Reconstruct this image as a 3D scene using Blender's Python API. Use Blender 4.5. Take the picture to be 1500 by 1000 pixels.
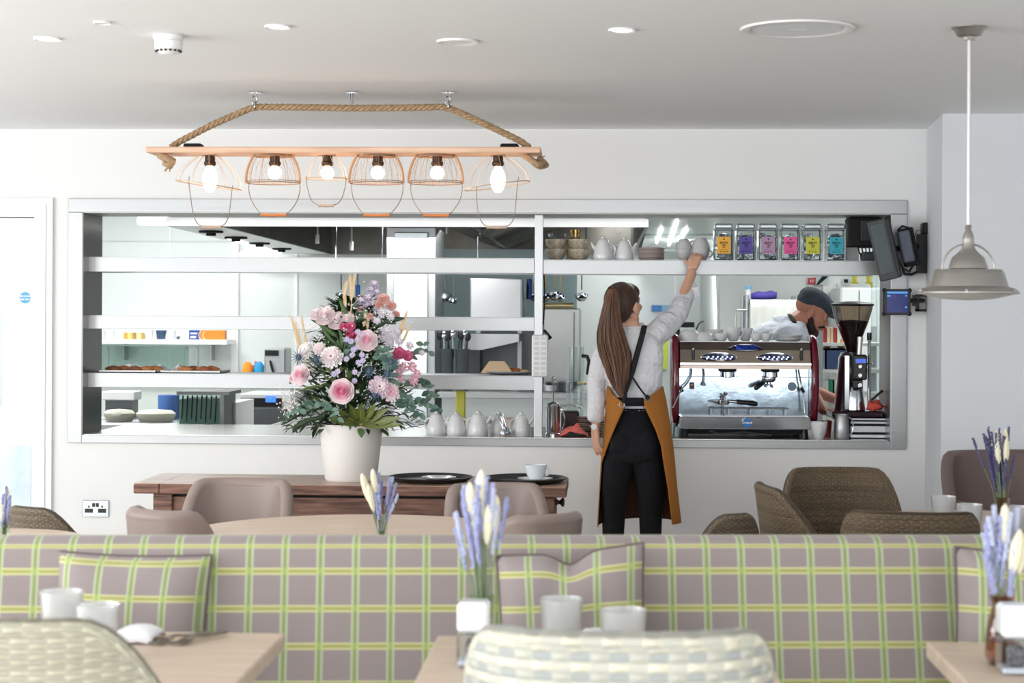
import bpy, math, random
from mathutils import Vector, Matrix, noise
R = math.radians
PI = math.pi
rnd = random.Random(7)
for _o in list(bpy.data.objects): bpy.data.objects.remove(_o)
S = bpy.context.scene
COL = S.collection

# ------------------------------------------------------------------ camera
FPX = 2700.0; EYE = 1.5; HY = 460.0
YAW = R(2.76); ROLL = R(0.28)
f0 = Vector((-math.sin(YAW), math.cos(YAW), 0))
r0 = Vector((math.cos(YAW), math.sin(YAW), 0)); u0 = Vector((0, 0, 1))
CR = r0*math.cos(ROLL) - u0*math.sin(ROLL)*-1
CR = (r0*math.cos(ROLL) + u0*math.sin(ROLL)).normalized()
CU = CR.cross(f0).normalized()
CF = f0
cam = bpy.data.cameras.new('camera'); camo = bpy.data.objects.new('camera', cam); COL.objects.link(camo)
camo.matrix_world = Matrix((( CR.x, CU.x, -CF.x, 0), (CR.y, CU.y, -CF.y, 0), (CR.z, CU.z, -CF.z, EYE), (0, 0, 0, 1)))
cam.sensor_width = 36; cam.lens = 36*FPX/1500; cam.shift_y = -(500-HY)/1500
cam.dof.use_dof = True; cam.dof.focus_distance = 9.5; cam.dof.aperture_fstop = 4.6
cam.clip_start = .05; cam.clip_end = 100
S.camera = camo

# ------------------------------------------------------------------ light
S.view_settings.view_transform = 'Standard'; S.view_settings.look = 'None'
S.view_settings.exposure = 0.14; S.view_settings.gamma = 1.0
S.view_settings.use_curve_mapping = False
try:
    S.cycles.max_bounces = 8; S.cycles.diffuse_bounces = 4; S.cycles.glossy_bounces = 4
    S.cycles.transmission_bounces = 8; S.cycles.transparent_max_bounces = 16
    S.cycles.caustics_reflective = False; S.cycles.caustics_refractive = False
    S.cycles.sample_clamp_indirect = 4; S.cycles.use_denoising = True
except Exception: pass
wd = bpy.data.worlds.new('daylight'); S.world = wd; wd.use_nodes = True
wd.node_tree.nodes['Background'].inputs[0].default_value = (.95, .98, 1, 1)
wd.node_tree.nodes['Background'].inputs[1].default_value = 1.3
def area(name, loc, size, power, aim, color=(1, 1, 1)):
    l = bpy.data.lights.new(name, 'AREA'); l.shape = 'RECTANGLE'; l.size, l.size_y = size
    l.energy = power; l.color = color
    o = bpy.data.objects.new(name, l); COL.objects.link(o); o.location = loc
    d = Vector(aim)-Vector(loc); o.rotation_euler = d.to_track_quat('-Z', 'Y').to_euler(); return o
def point(name, loc, power, color=(1, .8, .6), r=.03):
    l = bpy.data.lights.new(name, 'POINT'); l.energy = power; l.color = color; l.shadow_soft_size = r
    o = bpy.data.objects.new(name, l); COL.objects.link(o); o.location = loc; return o
# daylight through the windows of the room: three behind the camera, three in the left wall
for wx in (-3.7, -1.0, 1.7): area('window_daylight', (wx, -2.93, 1.45), (2.2, 1.9), 82, (wx, 4, 1.6), (.95, .98, 1))
for wy in (0.6, 3.6, 6.6): area('window_daylight', (-5.93, wy, 1.4), (2.2, 1.9), 50 if wy > 6 else 112, (0, wy, 1.75), (.97, .99, 1))
KL = [area('kitchen_ceiling_light', (kx, ky, 2.55), (1.2, .5), kp, (kx, ky, 0), (.98, 1, .99)) for kx, ky, kp in ((-3.9, 11.6, 42), (-3.6, 14.2, 40), (.6, 11.6, 26), (2.3, 11.6, 20))]
area('soffit_light', (.6, 13.6, 1.93), (.4, 1.0), 12, (.3, 15.2, .8), (.98, 1, .99)); area('added_range_fill', (-1.2, 12.6, 2.02), (.8, 1.6), 22, (-1.2, 13, 0), (1, 1, .97)); area('soffit_light', (.2, 15.0, 2.3), (.4, .4), 10, (.2, 15.2, 0), (.98, 1, .99))  # the lamp under the hood is added fill to brighten the range

# ------------------------------------------------------------------ photo pixel -> point in the room
def ray(px, py): return CF + CR*((px-750)/FPX) - CU*((py-HY)/FPX)
def at(px, py, Y):
    d = ray(px, py); return Vector((0, 0, EYE)) + d*(Y/d.y)
def atz(px, py, z):
    d = ray(px, py); return Vector((0, 0, EYE)) + d*((z-EYE)/d.z)

# ------------------------------------------------------------------ materials
def lin(c):
    c = c/255
    return c/12.92 if c <= .04045 else ((c+.055)/1.055)**2.4
def rgb(c): return (lin(c[0]), lin(c[1]), lin(c[2]), 1)
def mat(name, c=(200, 200, 200), rough=.5, metal=0, spec=.5, bump=None, var=None, emit=0, trans=0, alpha=1, sheen=0, coat=0, ior=1.45, stretch=(1, 1, 1), ec=None):
    m = bpy.data.materials.new(name); m.use_nodes = True
    nt = m.node_tree; b = nt.nodes['Principled BSDF']; I = b.inputs
    I['Base Color'].default_value = rgb(c); I['Roughness'].default_value = rough; I['Metallic'].default_value = metal
    I['Specular IOR Level'].default_value = spec; I['IOR'].default_value = ior
    I['Transmission Weight'].default_value = trans; I['Alpha'].default_value = alpha
    I['Sheen Weight'].default_value = sheen; I['Coat Weight'].default_value = coat
    if emit: I['Emission Color'].default_value = rgb(ec or c); I['Emission Strength'].default_value = emit
    if bump or var:
        tc = nt.nodes.new('ShaderNodeTexCoord'); mp = nt.nodes.new('ShaderNodeMapping')
        mp.inputs['Scale'].default_value = stretch; nt.links.new(tc.outputs['Object'], mp.inputs[0])
        if bump:
            n = nt.nodes.new('ShaderNodeTexNoise'); n.inputs['Scale'].default_value = bump[0]; n.inputs['Detail'].default_value = 4
            bp = nt.nodes.new('ShaderNodeBump'); bp.inputs['Strength'].default_value = bump[1]; bp.inputs['Distance'].default_value = bump[2] if len(bump) > 2 else .01
            nt.links.new(mp.outputs[0], n.inputs['Vector']); nt.links.new(n.outputs[0], bp.inputs['Height']); nt.links.new(bp.outputs[0], I['Normal'])
        if var:
            n = nt.nodes.new('ShaderNodeTexNoise'); n.inputs['Scale'].default_value = var[0]; n.inputs['Detail'].default_value = 5
            nt.links.new(mp.outputs[0], n.inputs['Vector'])
            rp = nt.nodes.new('ShaderNodeValToRGB'); rp.color_ramp.elements[0].position = .3; rp.color_ramp.elements[1].position = .7
            rp.color_ramp.elements[0].color = rgb(var[1]); rp.color_ramp.elements[1].color = rgb(c)
            nt.links.new(n.outputs[0], rp.inputs[0]); nt.links.new(rp.outputs[0], I['Base Color'])
    return m
def thin_glass(name, tint=(247, 250, 250), refl=.12, rough=.02):
    m = bpy.data.materials.new(name); m.use_nodes = True; nt = m.node_tree; nt.nodes.clear()
    o = nt.nodes.new('ShaderNodeOutputMaterial'); mx = nt.nodes.new('ShaderNodeMixShader')
    t = nt.nodes.new('ShaderNodeBsdfTransparent'); g = nt.nodes.new('ShaderNodeBsdfGlossy'); fr = nt.nodes.new('ShaderNodeLayerWeight')
    t.inputs[0].default_value = rgb(tint); g.inputs['Roughness'].default_value = rough; fr.inputs[0].default_value = refl
    nt.links.new(fr.outputs['Facing'], mx.inputs[0]); nt.links.new(t.outputs[0], mx.inputs[1]); nt.links.new(g.outputs[0], mx.inputs[2]); nt.links.new(mx.outputs[0], o.inputs[0])
    return m
def ribbed(name, tint=(244, 247, 250), milk=.48):
    m = bpy.data.materials.new(name); m.use_nodes = True; nt = m.node_tree; nt.nodes.clear()
    o = nt.nodes.new('ShaderNodeOutputMaterial'); a = nt.nodes.new('ShaderNodeMixShader'); b = nt.nodes.new('ShaderNodeMixShader'); c = nt.nodes.new('ShaderNodeMixShader')
    t = nt.nodes.new('ShaderNodeBsdfTransparent'); g = nt.nodes.new('ShaderNodeBsdfGlossy'); d = nt.nodes.new('ShaderNodeBsdfDiffuse'); q = nt.nodes.new('ShaderNodeBsdfTranslucent'); fr = nt.nodes.new('ShaderNodeLayerWeight')
    t.inputs[0].default_value = rgb(tint); d.inputs[0].default_value = rgb((255, 255, 255)); q.inputs[0].default_value = rgb((255, 255, 255)); g.inputs['Roughness'].default_value = .12; fr.inputs[0].default_value = .3
    a.inputs[0].default_value = .5; nt.links.new(d.outputs[0], a.inputs[1]); nt.links.new(q.outputs[0], a.inputs[2])
    b.inputs[0].default_value = milk; nt.links.new(t.outputs[0], b.inputs[1]); nt.links.new(a.outputs[0], b.inputs[2])
    nt.links.new(fr.outputs['Facing'], c.inputs[0]); nt.links.new(b.outputs[0], c.inputs[1]); nt.links.new(g.outputs[0], c.inputs[2]); nt.links.new(c.outputs[0], o.inputs[0]); return m
def nmath(nt, op, a, b=None, c=None):
    n = nt.nodes.new('ShaderNodeMath'); n.operation = op
    for i, v in enumerate((a, b, c)):
        if v is None: continue
        if isinstance(v, (int, float)): n.inputs[i].default_value = v
        else: nt.links.new(v, n.inputs[i])
    return n.outputs[0]
def nmix(nt, f, a, b, mode='MIX'):
    n = nt.nodes.new('ShaderNodeMix'); n.data_type = 'RGBA'; n.blend_type = mode
    if isinstance(f, (int, float)): n.inputs[0].default_value = f
    else: nt.links.new(f, n.inputs[0])
    for k, v in ((6, a), (7, b)):
        if isinstance(v, tuple): n.inputs[k].default_value = v
        else: nt.links.new(v, n.inputs[k])
    return n.outputs[2]
def tartan():
    m = mat('tartan_fabric', (152, 137, 138), .9, sheen=.2); nt = m.node_tree; b = nt.nodes['Principled BSDF']
    uv = nt.nodes.new('ShaderNodeUVMap'); sp = nt.nodes.new('ShaderNodeSeparateXYZ'); nt.links.new(uv.outputs[0], sp.inputs[0])
    def dist(c, P): return nmath(nt, 'MULTIPLY', nmath(nt, 'ABSOLUTE', nmath(nt, 'SUBTRACT', nmath(nt, 'FRACT', nmath(nt, 'DIVIDE', c, P)), .5)), P)
    du, dv = dist(sp.outputs[0], .0893), dist(sp.outputs[1], .0935)
    col = rgb((154, 139, 140))
    nz = nt.nodes.new('ShaderNodeTexNoise'); nz.inputs['Scale'].default_value = 400; nt.links.new(uv.outputs[0], nz.inputs[0])
    col = nmix(nt, nz.outputs[0], rgb((158, 147, 147)), rgb((138, 127, 127)))
    lt = lambda d, w: nmath(nt, 'LESS_THAN', d, w)
    col = nmix(nt, nmath(nt, 'MULTIPLY', lt(dv, .0090), .85), col, rgb((206, 202, 150)))
    col = nmix(nt, nmath(nt, 'MULTIPLY', lt(dv, .0042), .9), col, rgb((158, 162, 92)))
    hz = nmath(nt, 'MULTIPLY', lt(dv, .0090), lt(du, .0100))
    col = nmix(nt, nmath(nt, 'MULTIPLY', lt(du, .0100), .8), col, rgb((186, 196, 164)))
    col = nmix(nt, nmath(nt, 'MULTIPLY', lt(du, .0046), .9), col, rgb((136, 150, 94)))
    col = nmix(nt, nmath(nt, 'MULTIPLY', hz, .5), col, rgb((176, 196, 108)))
    nt.links.new(col, b.inputs['Base Color'])
    bp = nt.nodes.new('ShaderNodeBump'); bp.inputs['Strength'].default_value = .2; bp.inputs['Distance'].default_value = .001
    nt.links.new(nz.outputs[0], bp.inputs['Height']); nt.links.new(bp.outputs[0], b.inputs['Normal'])
    return m
def wicker(name, c1, c2, c3, a=.022, h=.011, str_=1.0, band=0):
    m = mat(name, c1, .75); nt = m.node_tree; b = nt.nodes['Principled BSDF']
    uv = nt.nodes.new('ShaderNodeUVMap'); sp = nt.nodes.new('ShaderNodeSeparateXYZ'); nt.links.new(uv.outputs[0], sp.inputs[0])
    u = nmath(nt, 'DIVIDE', sp.outputs[0], a); v = nmath(nt, 'DIVIDE', sp.outputs[1], h)
    row = nmath(nt, 'FLOOR', v); cellu = nmath(nt, 'FLOOR', nmath(nt, 'ADD', u, nmath(nt, 'MULTIPLY', row, 1.0)))
    par = nmath(nt, 'FRACT', nmath(nt, 'MULTIPLY', nmath(nt, 'ADD', nmath(nt, 'FLOOR', u), row), .5))
    par = nmath(nt, 'MULTIPLY', par, 2)
    su = nmath(nt, 'ABSOLUTE', nmath(nt, 'SINE', nmath(nt, 'MULTIPLY', u, PI)))
    sv = nmath(nt, 'ABSOLUTE', nmath(nt, 'SINE', nmath(nt, 'MULTIPLY', v, PI)))
    up = nmath(nt, 'MULTIPLY', su, par)
    hgt = nmath(nt, 'MULTIPLY', nmath(nt, 'ADD', nmath(nt, 'MULTIPLY', up, .7), .3), nmath(nt, 'POWER', sv, .5))
    wn = nt.nodes.new('ShaderNodeTexWhiteNoise'); wn.noise_dimensions = '1D'; nt.links.new(row, wn.inputs['W'])
    nz = nt.nodes.new('ShaderNodeTexNoise'); nz.inputs['Scale'].default_value = 6; nt.links.new(uv.outputs[0], nz.inputs[0])
    col = nmix(nt, nmath(nt, 'ADD', nmath(nt, 'MULTIPLY', wn.outputs[0], .8), nmath(nt, 'MULTIPLY', nz.outputs[0], .3)), rgb(c1), rgb(c2))
    rp_ = nmath(nt, 'MULTIPLY', nmath(nt, 'FRACT', nmath(nt, 'MULTIPLY', row, .5)), 2)
    col = nmix(nt, nmath(nt, 'ADD', nmath(nt, 'MULTIPLY', nmath(nt, 'SUBTRACT', 1, par), .55-band*.35), nmath(nt, 'MULTIPLY', rp_, band*.6)), col, rgb(c3))
    nt.links.new(col, b.inputs['Base Color'])
    bp = nt.nodes.new('ShaderNodeBump'); bp.inputs['Strength'].default_value = str_; bp.inputs['Distance'].default_value = .006
    nt.links.new(hgt, bp.inputs['Height']); nt.links.new(bp.outputs[0], b.inputs['Normal'])
    return m
def wood(name, c1, c2, scale=14, rough=.5, axis=0, bump=.15):
    st = [14, 14, 14]; st[axis] = 1.2
    m = mat(name, c1, rough, var=(scale/14, c2), stretch=tuple(st), bump=(scale/8, bump, .003)); return m

M = {}
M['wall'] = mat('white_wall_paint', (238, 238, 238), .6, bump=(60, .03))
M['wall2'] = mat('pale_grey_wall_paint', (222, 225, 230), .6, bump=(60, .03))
M['ceil'] = mat('white_ceiling_paint', (246, 247, 248), .7)
M['floor'] = wood('oak_floor', (226, 222, 214), (204, 198, 190), 14, .4)
M['gloss'] = mat('white_gloss_paint', (246, 247, 248), .25)
M['steel'] = mat('brushed_steel', (158, 159, 160), .36, 1, bump=(40, .04), stretch=(.03, 1, 1))
M['steel2'] = mat('soft_steel', (186, 188, 191), .42, 1)
M['darksteel'] = mat('dark_steel', (105, 108, 110), .4, 1)
M['hood'] = mat('hood_inner_steel', (120, 118, 112), .35, 1, var=(3, (80, 78, 74)))
M['chrome'] = mat('chrome', (196, 202, 210), .1, 1)
M['nickel'] = mat('brushed_nickel', (186, 183, 179), .3, 1)
M['kwall'] = mat('white_kitchen_cladding', (224, 230, 229), .3)
M['kwall2'] = mat('green_white_cladding', (208, 217, 215), .3)
M['teal'] = mat('teal_cladding', (128, 148, 150), .35)
M['black'] = mat('black_plastic', (22, 22, 24), .35)
M['blackm'] = mat('matt_black', (20, 20, 22), .75)
M['white'] = mat('white_porcelain', (240, 241, 243), .15, coat=.3)
M['whitep'] = mat('white_plastic', (240, 240, 240), .4)
M['glass'] = mat('clear_glass', (255, 255, 255), .02, trans=1, ior=1.45)
M['pane'] = thin_glass('thin_clear_glass')
M['pane2'] = thin_glass('greenish_glass', (226, 238, 234), .2)
M['tartan'] = tartan()
M['led'] = mat('light_diffuser', (255, 255, 255), .5, emit=5)
M['ledk'] = mat('kitchen_tube', (255, 255, 255), .5, emit=3)

# ------------------------------------------------------------------ mesh builder (world coordinates)
def wloc(o):
    v = Vector((0, 0, 0))
    while o: v += o.location; o = o.parent
    return v
class MB:
    def __init__(s): s.v = []; s.f = []; s.uv = {}; s.mi = {}; s.M = None
    def add(s, vs, fs, uv=None, mi=0):
        n = len(s.v)
        if s.M is not None: vs = [s.M @ Vector(p) for p in vs]
        s.v += [tuple(p) for p in vs]
        for f in fs:
            if mi: s.mi[len(s.f)] = mi
            s.f.append([i+n for i in f])
        if uv:
            for i, t in enumerate(uv): s.uv[n+i] = t
        return s
    def box(s, a, b, rot=None, mi=0, ch=0):
        a, b = Vector(a), Vector(b); c = (a+b)/2
        lo = Vector([min(a[i], b[i]) for i in range(3)]); hi = Vector([max(a[i], b[i]) for i in range(3)])
        if ch and min(hi-lo) > 2.2*ch: return s.cbox(lo, hi, ch, rot, mi)
        vs = [Vector((x, y, z)) for x in (lo.x, hi.x) for y in (lo.y, hi.y) for z in (lo.z, hi.z)]
        if rot is not None: vs = [c + rot @ (p-c) for p in vs]
        return s.add(vs, [(0, 1, 3, 2), (4, 6, 7, 5), (0, 4, 5, 1), (2, 3, 7, 6), (0, 2, 6, 4), (1, 5, 7, 3)], mi=mi)
    def cbox(s, lo, hi, ch, rot=None, mi=0):   # box with chamfered edges
        vs = []; idx = {}
        c = (lo+hi)/2
        for i, (sx, X) in enumerate(((1, lo.x), (-1, hi.x))):
            for j, (sy, Y) in enumerate(((1, lo.y), (-1, hi.y))):
                for k, (sz, Z) in enumerate(((1, lo.z), (-1, hi.z))):
                    for ax, p in enumerate(((X, Y+sy*ch, Z+sz*ch), (X+sx*ch, Y, Z+sz*ch), (X+sx*ch, Y+sy*ch, Z))):
                        idx[(i, j, k, ax)] = len(vs); vs.append(Vector(p))
        fs = []
        for i in (0, 1):
            q = [(0, 0), (0, 1), (1, 1), (1, 0)]
            if i: q = q[::-1]
            fs.append([idx[(i, a, b, 0)] for a, b in q]); fs.append([idx[(a, i, b, 1)] for a, b in q[::-1]]); fs.append([idx[(a, b, i, 2)] for a, b in q])
        for a in (0, 1):
            for b in (0, 1):
                e = [[idx[(a, b, 0, 0)], idx[(a, b, 0, 1)], idx[(a, b, 1, 1)], idx[(a, b, 1, 0)]],
                     [idx[(a, 0, b, 0)], idx[(a, 0, b, 2)], idx[(a, 1, b, 2)], idx[(a, 1, b, 0)]],
                     [idx[(0, a, b, 1)], idx[(0, a, b, 2)], idx[(1, a, b, 2)], idx[(1, a, b, 1)]]]
                fs += e
                for k in (0, 1): fs.append([idx[(a, b, k, 0)], idx[(a, b, k, 1)], idx[(a, b, k, 2)]])
        if rot is not None: vs = [c + rot @ (p-c) for p in vs]
        # fix winding outward
        out = []
        for f in fs:
            n = (vs[f[1]]-vs[f[0]]).cross(vs[f[2]]-vs[f[1]]); m_ = sum((vs[i] for i in f), Vector())/len(f)
            out.append(f if n.dot(m_-c) > 0 else f[::-1])
        return s.add(vs, out, mi=mi)
    def frame(s, p0, p1):
        d = (Vector(p1)-Vector(p0)).normalized(); a = Vector((0, 0, 1)) if abs(d.z) < .9 else Vector((1, 0, 0))
        x = d.cross(a).normalized(); return x, x.cross(d).normalized()*-1, d
    def cyl(s, p0, p1, r, r1=None, n=12, cap=True, mi=0):
        r1 = r if r1 is None else r1; p0, p1 = Vector(p0), Vector(p1); x, y, d = s.frame(p0, p1)
        vs = []
        for p, q in ((p0, r), (p1, r1)):
            for k in range(n):
                t = 2*PI*k/n; vs.append(p + x*(q*math.cos(t)) + y*(q*math.sin(t)))
        fs = [(k, (k+1) % n, n+(k+1) % n, n+k) for k in range(n)]
        if cap: fs += [tuple(range(n))[::-1], tuple(range(n, 2*n))]
        return s.add(vs, fs, mi=mi)
    def loft(s, rings, cap=True, closed=False, uv=False, mi=0, ringclosed=True):
        n = len(rings[0]); vs = [p for r in rings for p in r]; fs = []
        m = len(rings); K = n if ringclosed else n-1
        for j in range(m if closed else m-1):
            a, b = j*n, ((j+1) % m)*n
            for k in range(K): fs.append((a+k, a+(k+1) % n, b+(k+1) % n, b+k))
        if cap and not closed: fs += [tuple(range(n))[::-1], tuple((m-1)*n+k for k in range(n))]
        return s.add(vs, fs, mi=mi)
    def tube(s, pts, r, n=6, closed=False, cap=True, mi=0, rad=None):
        pts = [Vector(p) for p in pts]; m = len(pts); rings = []; x = None
        for i, p in enumerate(pts):
            if closed: d = pts[(i+1) % m]-pts[i-1]
            else: d = pts[min(i+1, m-1)]-pts[max(i-1, 0)]
            d = d.normalized() if d.length > 1e-9 else Vector((0, 0, 1))
            if x is None:
                a = Vector((0, 0, 1)) if abs(d.z) < .9 else Vector((1, 0, 0)); x = d.cross(a).normalized()
            x = (x - d*x.dot(d)); x = x.normalized() if x.length > 1e-6 else d.orthogonal().normalized()
            y = d.cross(x); q = rad[i] if rad else r
            if not isinstance(q, tuple): q = (q, q)
            rings.append([p + x*(q[0]*math.cos(2*PI*k/n)) + y*(q[1]*math.sin(2*PI*k/n)) for k in range(n)])
        return s.loft(rings, cap, closed, mi=mi)
    def lathe(s, prof, c=(0, 0, 0), n=24, mi=0, rot=None, cap=False, ell=(1, 1)):
        c = Vector(c); rings = []
        for r, z in prof:
            rr = []
            for k in range(n):
                p = Vector((r*ell[0]*math.cos(2*PI*k/n), r*ell[1]*math.sin(2*PI*k/n), z))
                rr.append(c + (rot @ p if rot is not None else p))
            rings.append(rr)
        return s.loft(rings, cap, mi=mi)
    def ball(s, c, r, n=12, m=8, rot=None, mi=0):
        if not isinstance(r, (tuple, list)): r = (r, r, r)
        c = Vector(c); vs = []; fs = []
        for j in range(1, m):
            t = PI*j/m
            for k in range(n):
                p = Vector((r[0]*math.sin(t)*math.cos(2*PI*k/n), r[1]*math.sin(t)*math.sin(2*PI*k/n), r[2]*math.cos(t)))
                vs.append(c + (rot @ p if rot is not None else p))
        top, bot = Vector((0, 0, r[2])), Vector((0, 0, -r[2]))
        if rot is not None: top, bot = rot @ top, rot @ bot
        vs += [c+top, c+bot]; T, B = len(vs)-2, len(vs)-1
        for j in range(m-2):
            for k in range(n): fs.append((j*n+k, (j+1)*n+k, (j+1)*n+(k+1) % n, j*n+(k+1) % n))
        for k in range(n): fs += [(T, k, (k+1) % n), (B, (m-2)*n+(k+1) % n, (m-2)*n+k)]
        return s.add(vs, fs, mi=mi)
    def grid(s, fn, nu, nv, uvf=None, thick=0, mi=0):   # fn(i,j)->Vector
        P = [[fn(i, j) for i in range(nu+1)] for j in range(nv+1)]
        vs = [p for r in P for p in r]; W = nu+1
        fs = [(j*W+i, j*W+i+1, (j+1)*W+i+1, (j+1)*W+i) for j in range(nv) for i in range(nu)]
        uv = [uvf(i, j) for j in range(nv+1) for i in range(nu+1)] if uvf else None
        return s.add(vs, fs, uv, mi)
    def prism(s, pts, a, b, ax='y', mi=0):   # outline pts in the plane, extruded along an axis from a to b
        def P(p, t): return {'y': (p[0], t, p[1]), 'z': (p[0], p[1], t), 'x': (t, p[0], p[1])}[ax]
        n = len(pts); vs = [P(p, a) for p in pts]+[P(p, b) for p in pts]
        return s.add(vs, [tuple(range(n)), tuple(range(n, 2*n))[::-1]]+[(k, n+k, n+(k+1) % n, (k+1) % n) for k in range(n)], mi=mi)
    def build(s, name, m, parent=None, recalc=True, smooth=False, bevel=0, sub=0, solid=0, remesh=0, smoothit=0):
        vs = [Vector(p) for p in s.v]
        if parent is not None: off = wloc(parent)
        elif vs:
            off = Vector(((min(p.x for p in vs)+max(p.x for p in vs))/2, (min(p.y for p in vs)+max(p.y for p in vs))/2, min(p.z for p in vs)))
        else: off = Vector((0, 0, 0))
        me = bpy.data.meshes.new(name); me.from_pydata([tuple(p-off) for p in vs], [], s.f)
        for mm in (m if isinstance(m, (list, tuple)) else [m]): me.materials.append(mm)
        for i, k in s.mi.items(): me.polygons[i].material_index = k
        if s.uv:
            L = me.uv_layers.new(name='UVMap')
            for lp in me.loops:
                if lp.vertex_index in s.uv: L.data[lp.index].uv = s.uv[lp.vertex_index]
        import bmesh
        if recalc:
            bm = bmesh.new(); bm.from_mesh(me); bmesh.ops.recalc_face_normals(bm, faces=bm.faces); bm.to_mesh(me); bm.free()
        if smooth: 
            for p in me.polygons: p.use_smooth = True
            if smooth != 'all':
                me.update()
                try: me.set_sharp_from_angle(angle=R(40))
                except Exception: pass
        o = bpy.data.objects.new(name, me); COL.objects.link(o)
        if parent is not None: o.parent = parent
        else: o.location = off
        if solid:
            q = o.modifiers.new('solid', 'SOLIDIFY'); q.thickness = solid; q.offset = 0
        if remesh:
            q = o.modifiers.new('remesh', 'REMESH'); q.mode = 'VOXEL'; q.voxel_size = remesh; q.use_smooth_shade = True
            if smoothit: q = o.modifiers.new('smooth', 'SMOOTH'); q.factor = .5; q.iterations = smoothit
        if bevel:
            q = o.modifiers.new('bevel', 'BEVEL'); q.width = bevel; q.segments = 2; q.limit_method = 'ANGLE'; q.angle_limit = R(40)
        if sub:
            q = o.modifiers.new('sub', 'SUBSURF'); q.levels = sub; q.render_levels = sub
        return o
def thing(name, label, cat, loc=(0, 0, 0), group=None):
    o = bpy.data.objects.new(name, None); COL.objects.link(o); o.location = loc; o.empty_display_size = .1
    return tag(o, label, cat, group)
def tag(o, label, cat, group=None, kind=None):
    if label: o['label'] = label
    if cat: o['category'] = cat
    if group: o['group'] = group
    if kind: o['kind'] = kind
    return o
def struct(o): o['kind'] = 'structure'; return o
def one(mb, name, m, label, cat, group=None, **k): return tag(mb.build(name, m, None, **k), label, cat, group)
def copy_tree(o, loc=None, rz=None, label=None, group=None, parent=None):
    c = o.copy(); COL.objects.link(c)
    if parent is not None: c.parent = parent
    for ch in [q for q in bpy.data.objects if q.parent == o]: copy_tree(ch, parent=c)
    if loc is not None: c.location = loc
    if rz is not None: c.rotation_euler = (0, 0, rz)
    if label: c['label'] = label
    if group: c['group'] = group
    return c
def rect(x0, y0, x1, y1, Y):   # photo rectangle on the plane Y -> X0, X1, Z0, Z1
    xm, ym = (x0+x1)/2, (y0+y1)/2
    return at(x0, ym, Y).x, at(x1, ym, Y).x, at(xm, y1, Y).z, at(xm, y0, Y).z
def pbox(mb, x0, y0, x1, y1, Y, D, ch=0, mi=0):
    a, b, c, d = rect(x0, y0, x1, y1, Y); mb.box((a, Y, c), (b, Y+D, d), ch=ch, mi=mi); return mb
def text(s, size, loc, m, parent, name='lettering', rx=PI/2, bold=0, rz=0, wx=1):
    cu = bpy.data.curves.new(name, 'FONT'); cu.body = s; cu.size = size; cu.align_x = 'CENTER'; cu.align_y = 'CENTER'; cu.extrude = .0004; cu.offset = bold
    t = bpy.data.objects.new(name+'_c', cu); COL.objects.link(t); bpy.context.view_layer.update()
    me = bpy.data.meshes.new_from_object(t.evaluated_get(bpy.context.evaluated_depsgraph_get()))
    bpy.data.objects.remove(t); me.materials.clear(); me.materials.append(m)
    o = bpy.data.objects.new(name, me); COL.objects.link(o); o.parent = parent
    o.location = Vector(loc)-wloc(parent); o.rotation_euler = (rx, 0, rz); o.scale = (wx, 1, 1); return o
# ================================================================== the room
WY = 9.8; WT = .37; CEIL = 2.485
OX0, OX1 = at(121, 480, WY).x, at(1305, 480, WY).x
OZ0, OZ1 = at(700, 641, WY).z, at(700, 312, WY).z
FX0, FX1 = at(100, 480, WY).x, at(1328, 480, WY).x
FZ0, FZ1 = at(700, 653, WY).z, at(700, 292, WY).z
CX = at(1357, 300, WY).x
RX, RY = at(1380, 300, 9.06).x, 9.06
DX0, DX1 = at(-60, 450, WY).x, at(52, 450, WY).x      # door opening
DZ1 = at(20, 318, WY).z
# wall with the hatch
w = MB()
w.box((-6, WY, DZ1), (DX1, WY+WT, CEIL+.2)); w.box((DX1, WY, OZ1), (CX, WY+WT, CEIL+.2)); w.box((-6, WY, 0), (DX0, WY+WT, DZ1))
w.box((DX1, WY, 0), (OX0, WY+WT, OZ1)); w.box((OX0, WY, 0), (OX1, WY+WT, OZ0)); w.box((OX1, WY, 0), (CX, WY+WT, OZ1))
struct(w.build('wall_back', M['wall']))
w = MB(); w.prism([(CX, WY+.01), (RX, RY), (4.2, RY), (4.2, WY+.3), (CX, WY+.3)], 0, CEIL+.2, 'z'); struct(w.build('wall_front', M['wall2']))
w = MB()
w.box((-6.15, -3, 0), (-6, WY, .45)); w.box((-6.15, -3, 2.35), (-6, WY, CEIL+.2))
for a, b in ((-3, -.5), (1.7, 2.5), (4.7, 5.5), (7.7, WY)): w.box((-6.15, a, .45), (-6, b, 2.35))
struct(w.build('wall_left', M['wall']))
w = MB(); w.box((4.2, -3, 0), (4.35, 16, CEIL+.2)); struct(w.build('wall_right', M['wall']))
w = MB(); w.box((-6.15, -3.15, 0), (4.35, -3, .45)); w.box((-6.15, -3.15, 2.4), (4.35, -3, CEIL+.2))
for a, b in ((-6.15, -4.8), (-2.6, -2.1), (.1, .6), (2.8, 4.35)): w.box((a, -3.15, .45), (b, -3, 2.4))
struct(w.build('wall_rear', M['wall']))
nwin = 0
def window(p0, p1, ax):
    global nwin; nwin += 1
    o = MB(); a, b = p0, p1; t = .06
    def B(u0, u1, z0, z1):
        if ax == 'x': o.box((u0, -3.12, z0), (u1, -3.05, z1))
        else: o.box((-6.12, u0, z0), (-6.05, u1, z1))
    z0, z1 = .45, 2.4 if ax == 'x' else 2.35
    B(a, a+t, z0, z1); B(b-t, b, z0, z1); B(a, b, z0, z0+t); B(a, b, z1-t, z1); B((a+b)/2-.03, (a+b)/2+.03, z0, z1)
    struct(o.build('window_%d' % nwin, M['gloss']))
for a, b in ((-4.8, -2.6), (-2.1, .1), (.6, 2.8)): window(a, b, 'x')
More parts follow.
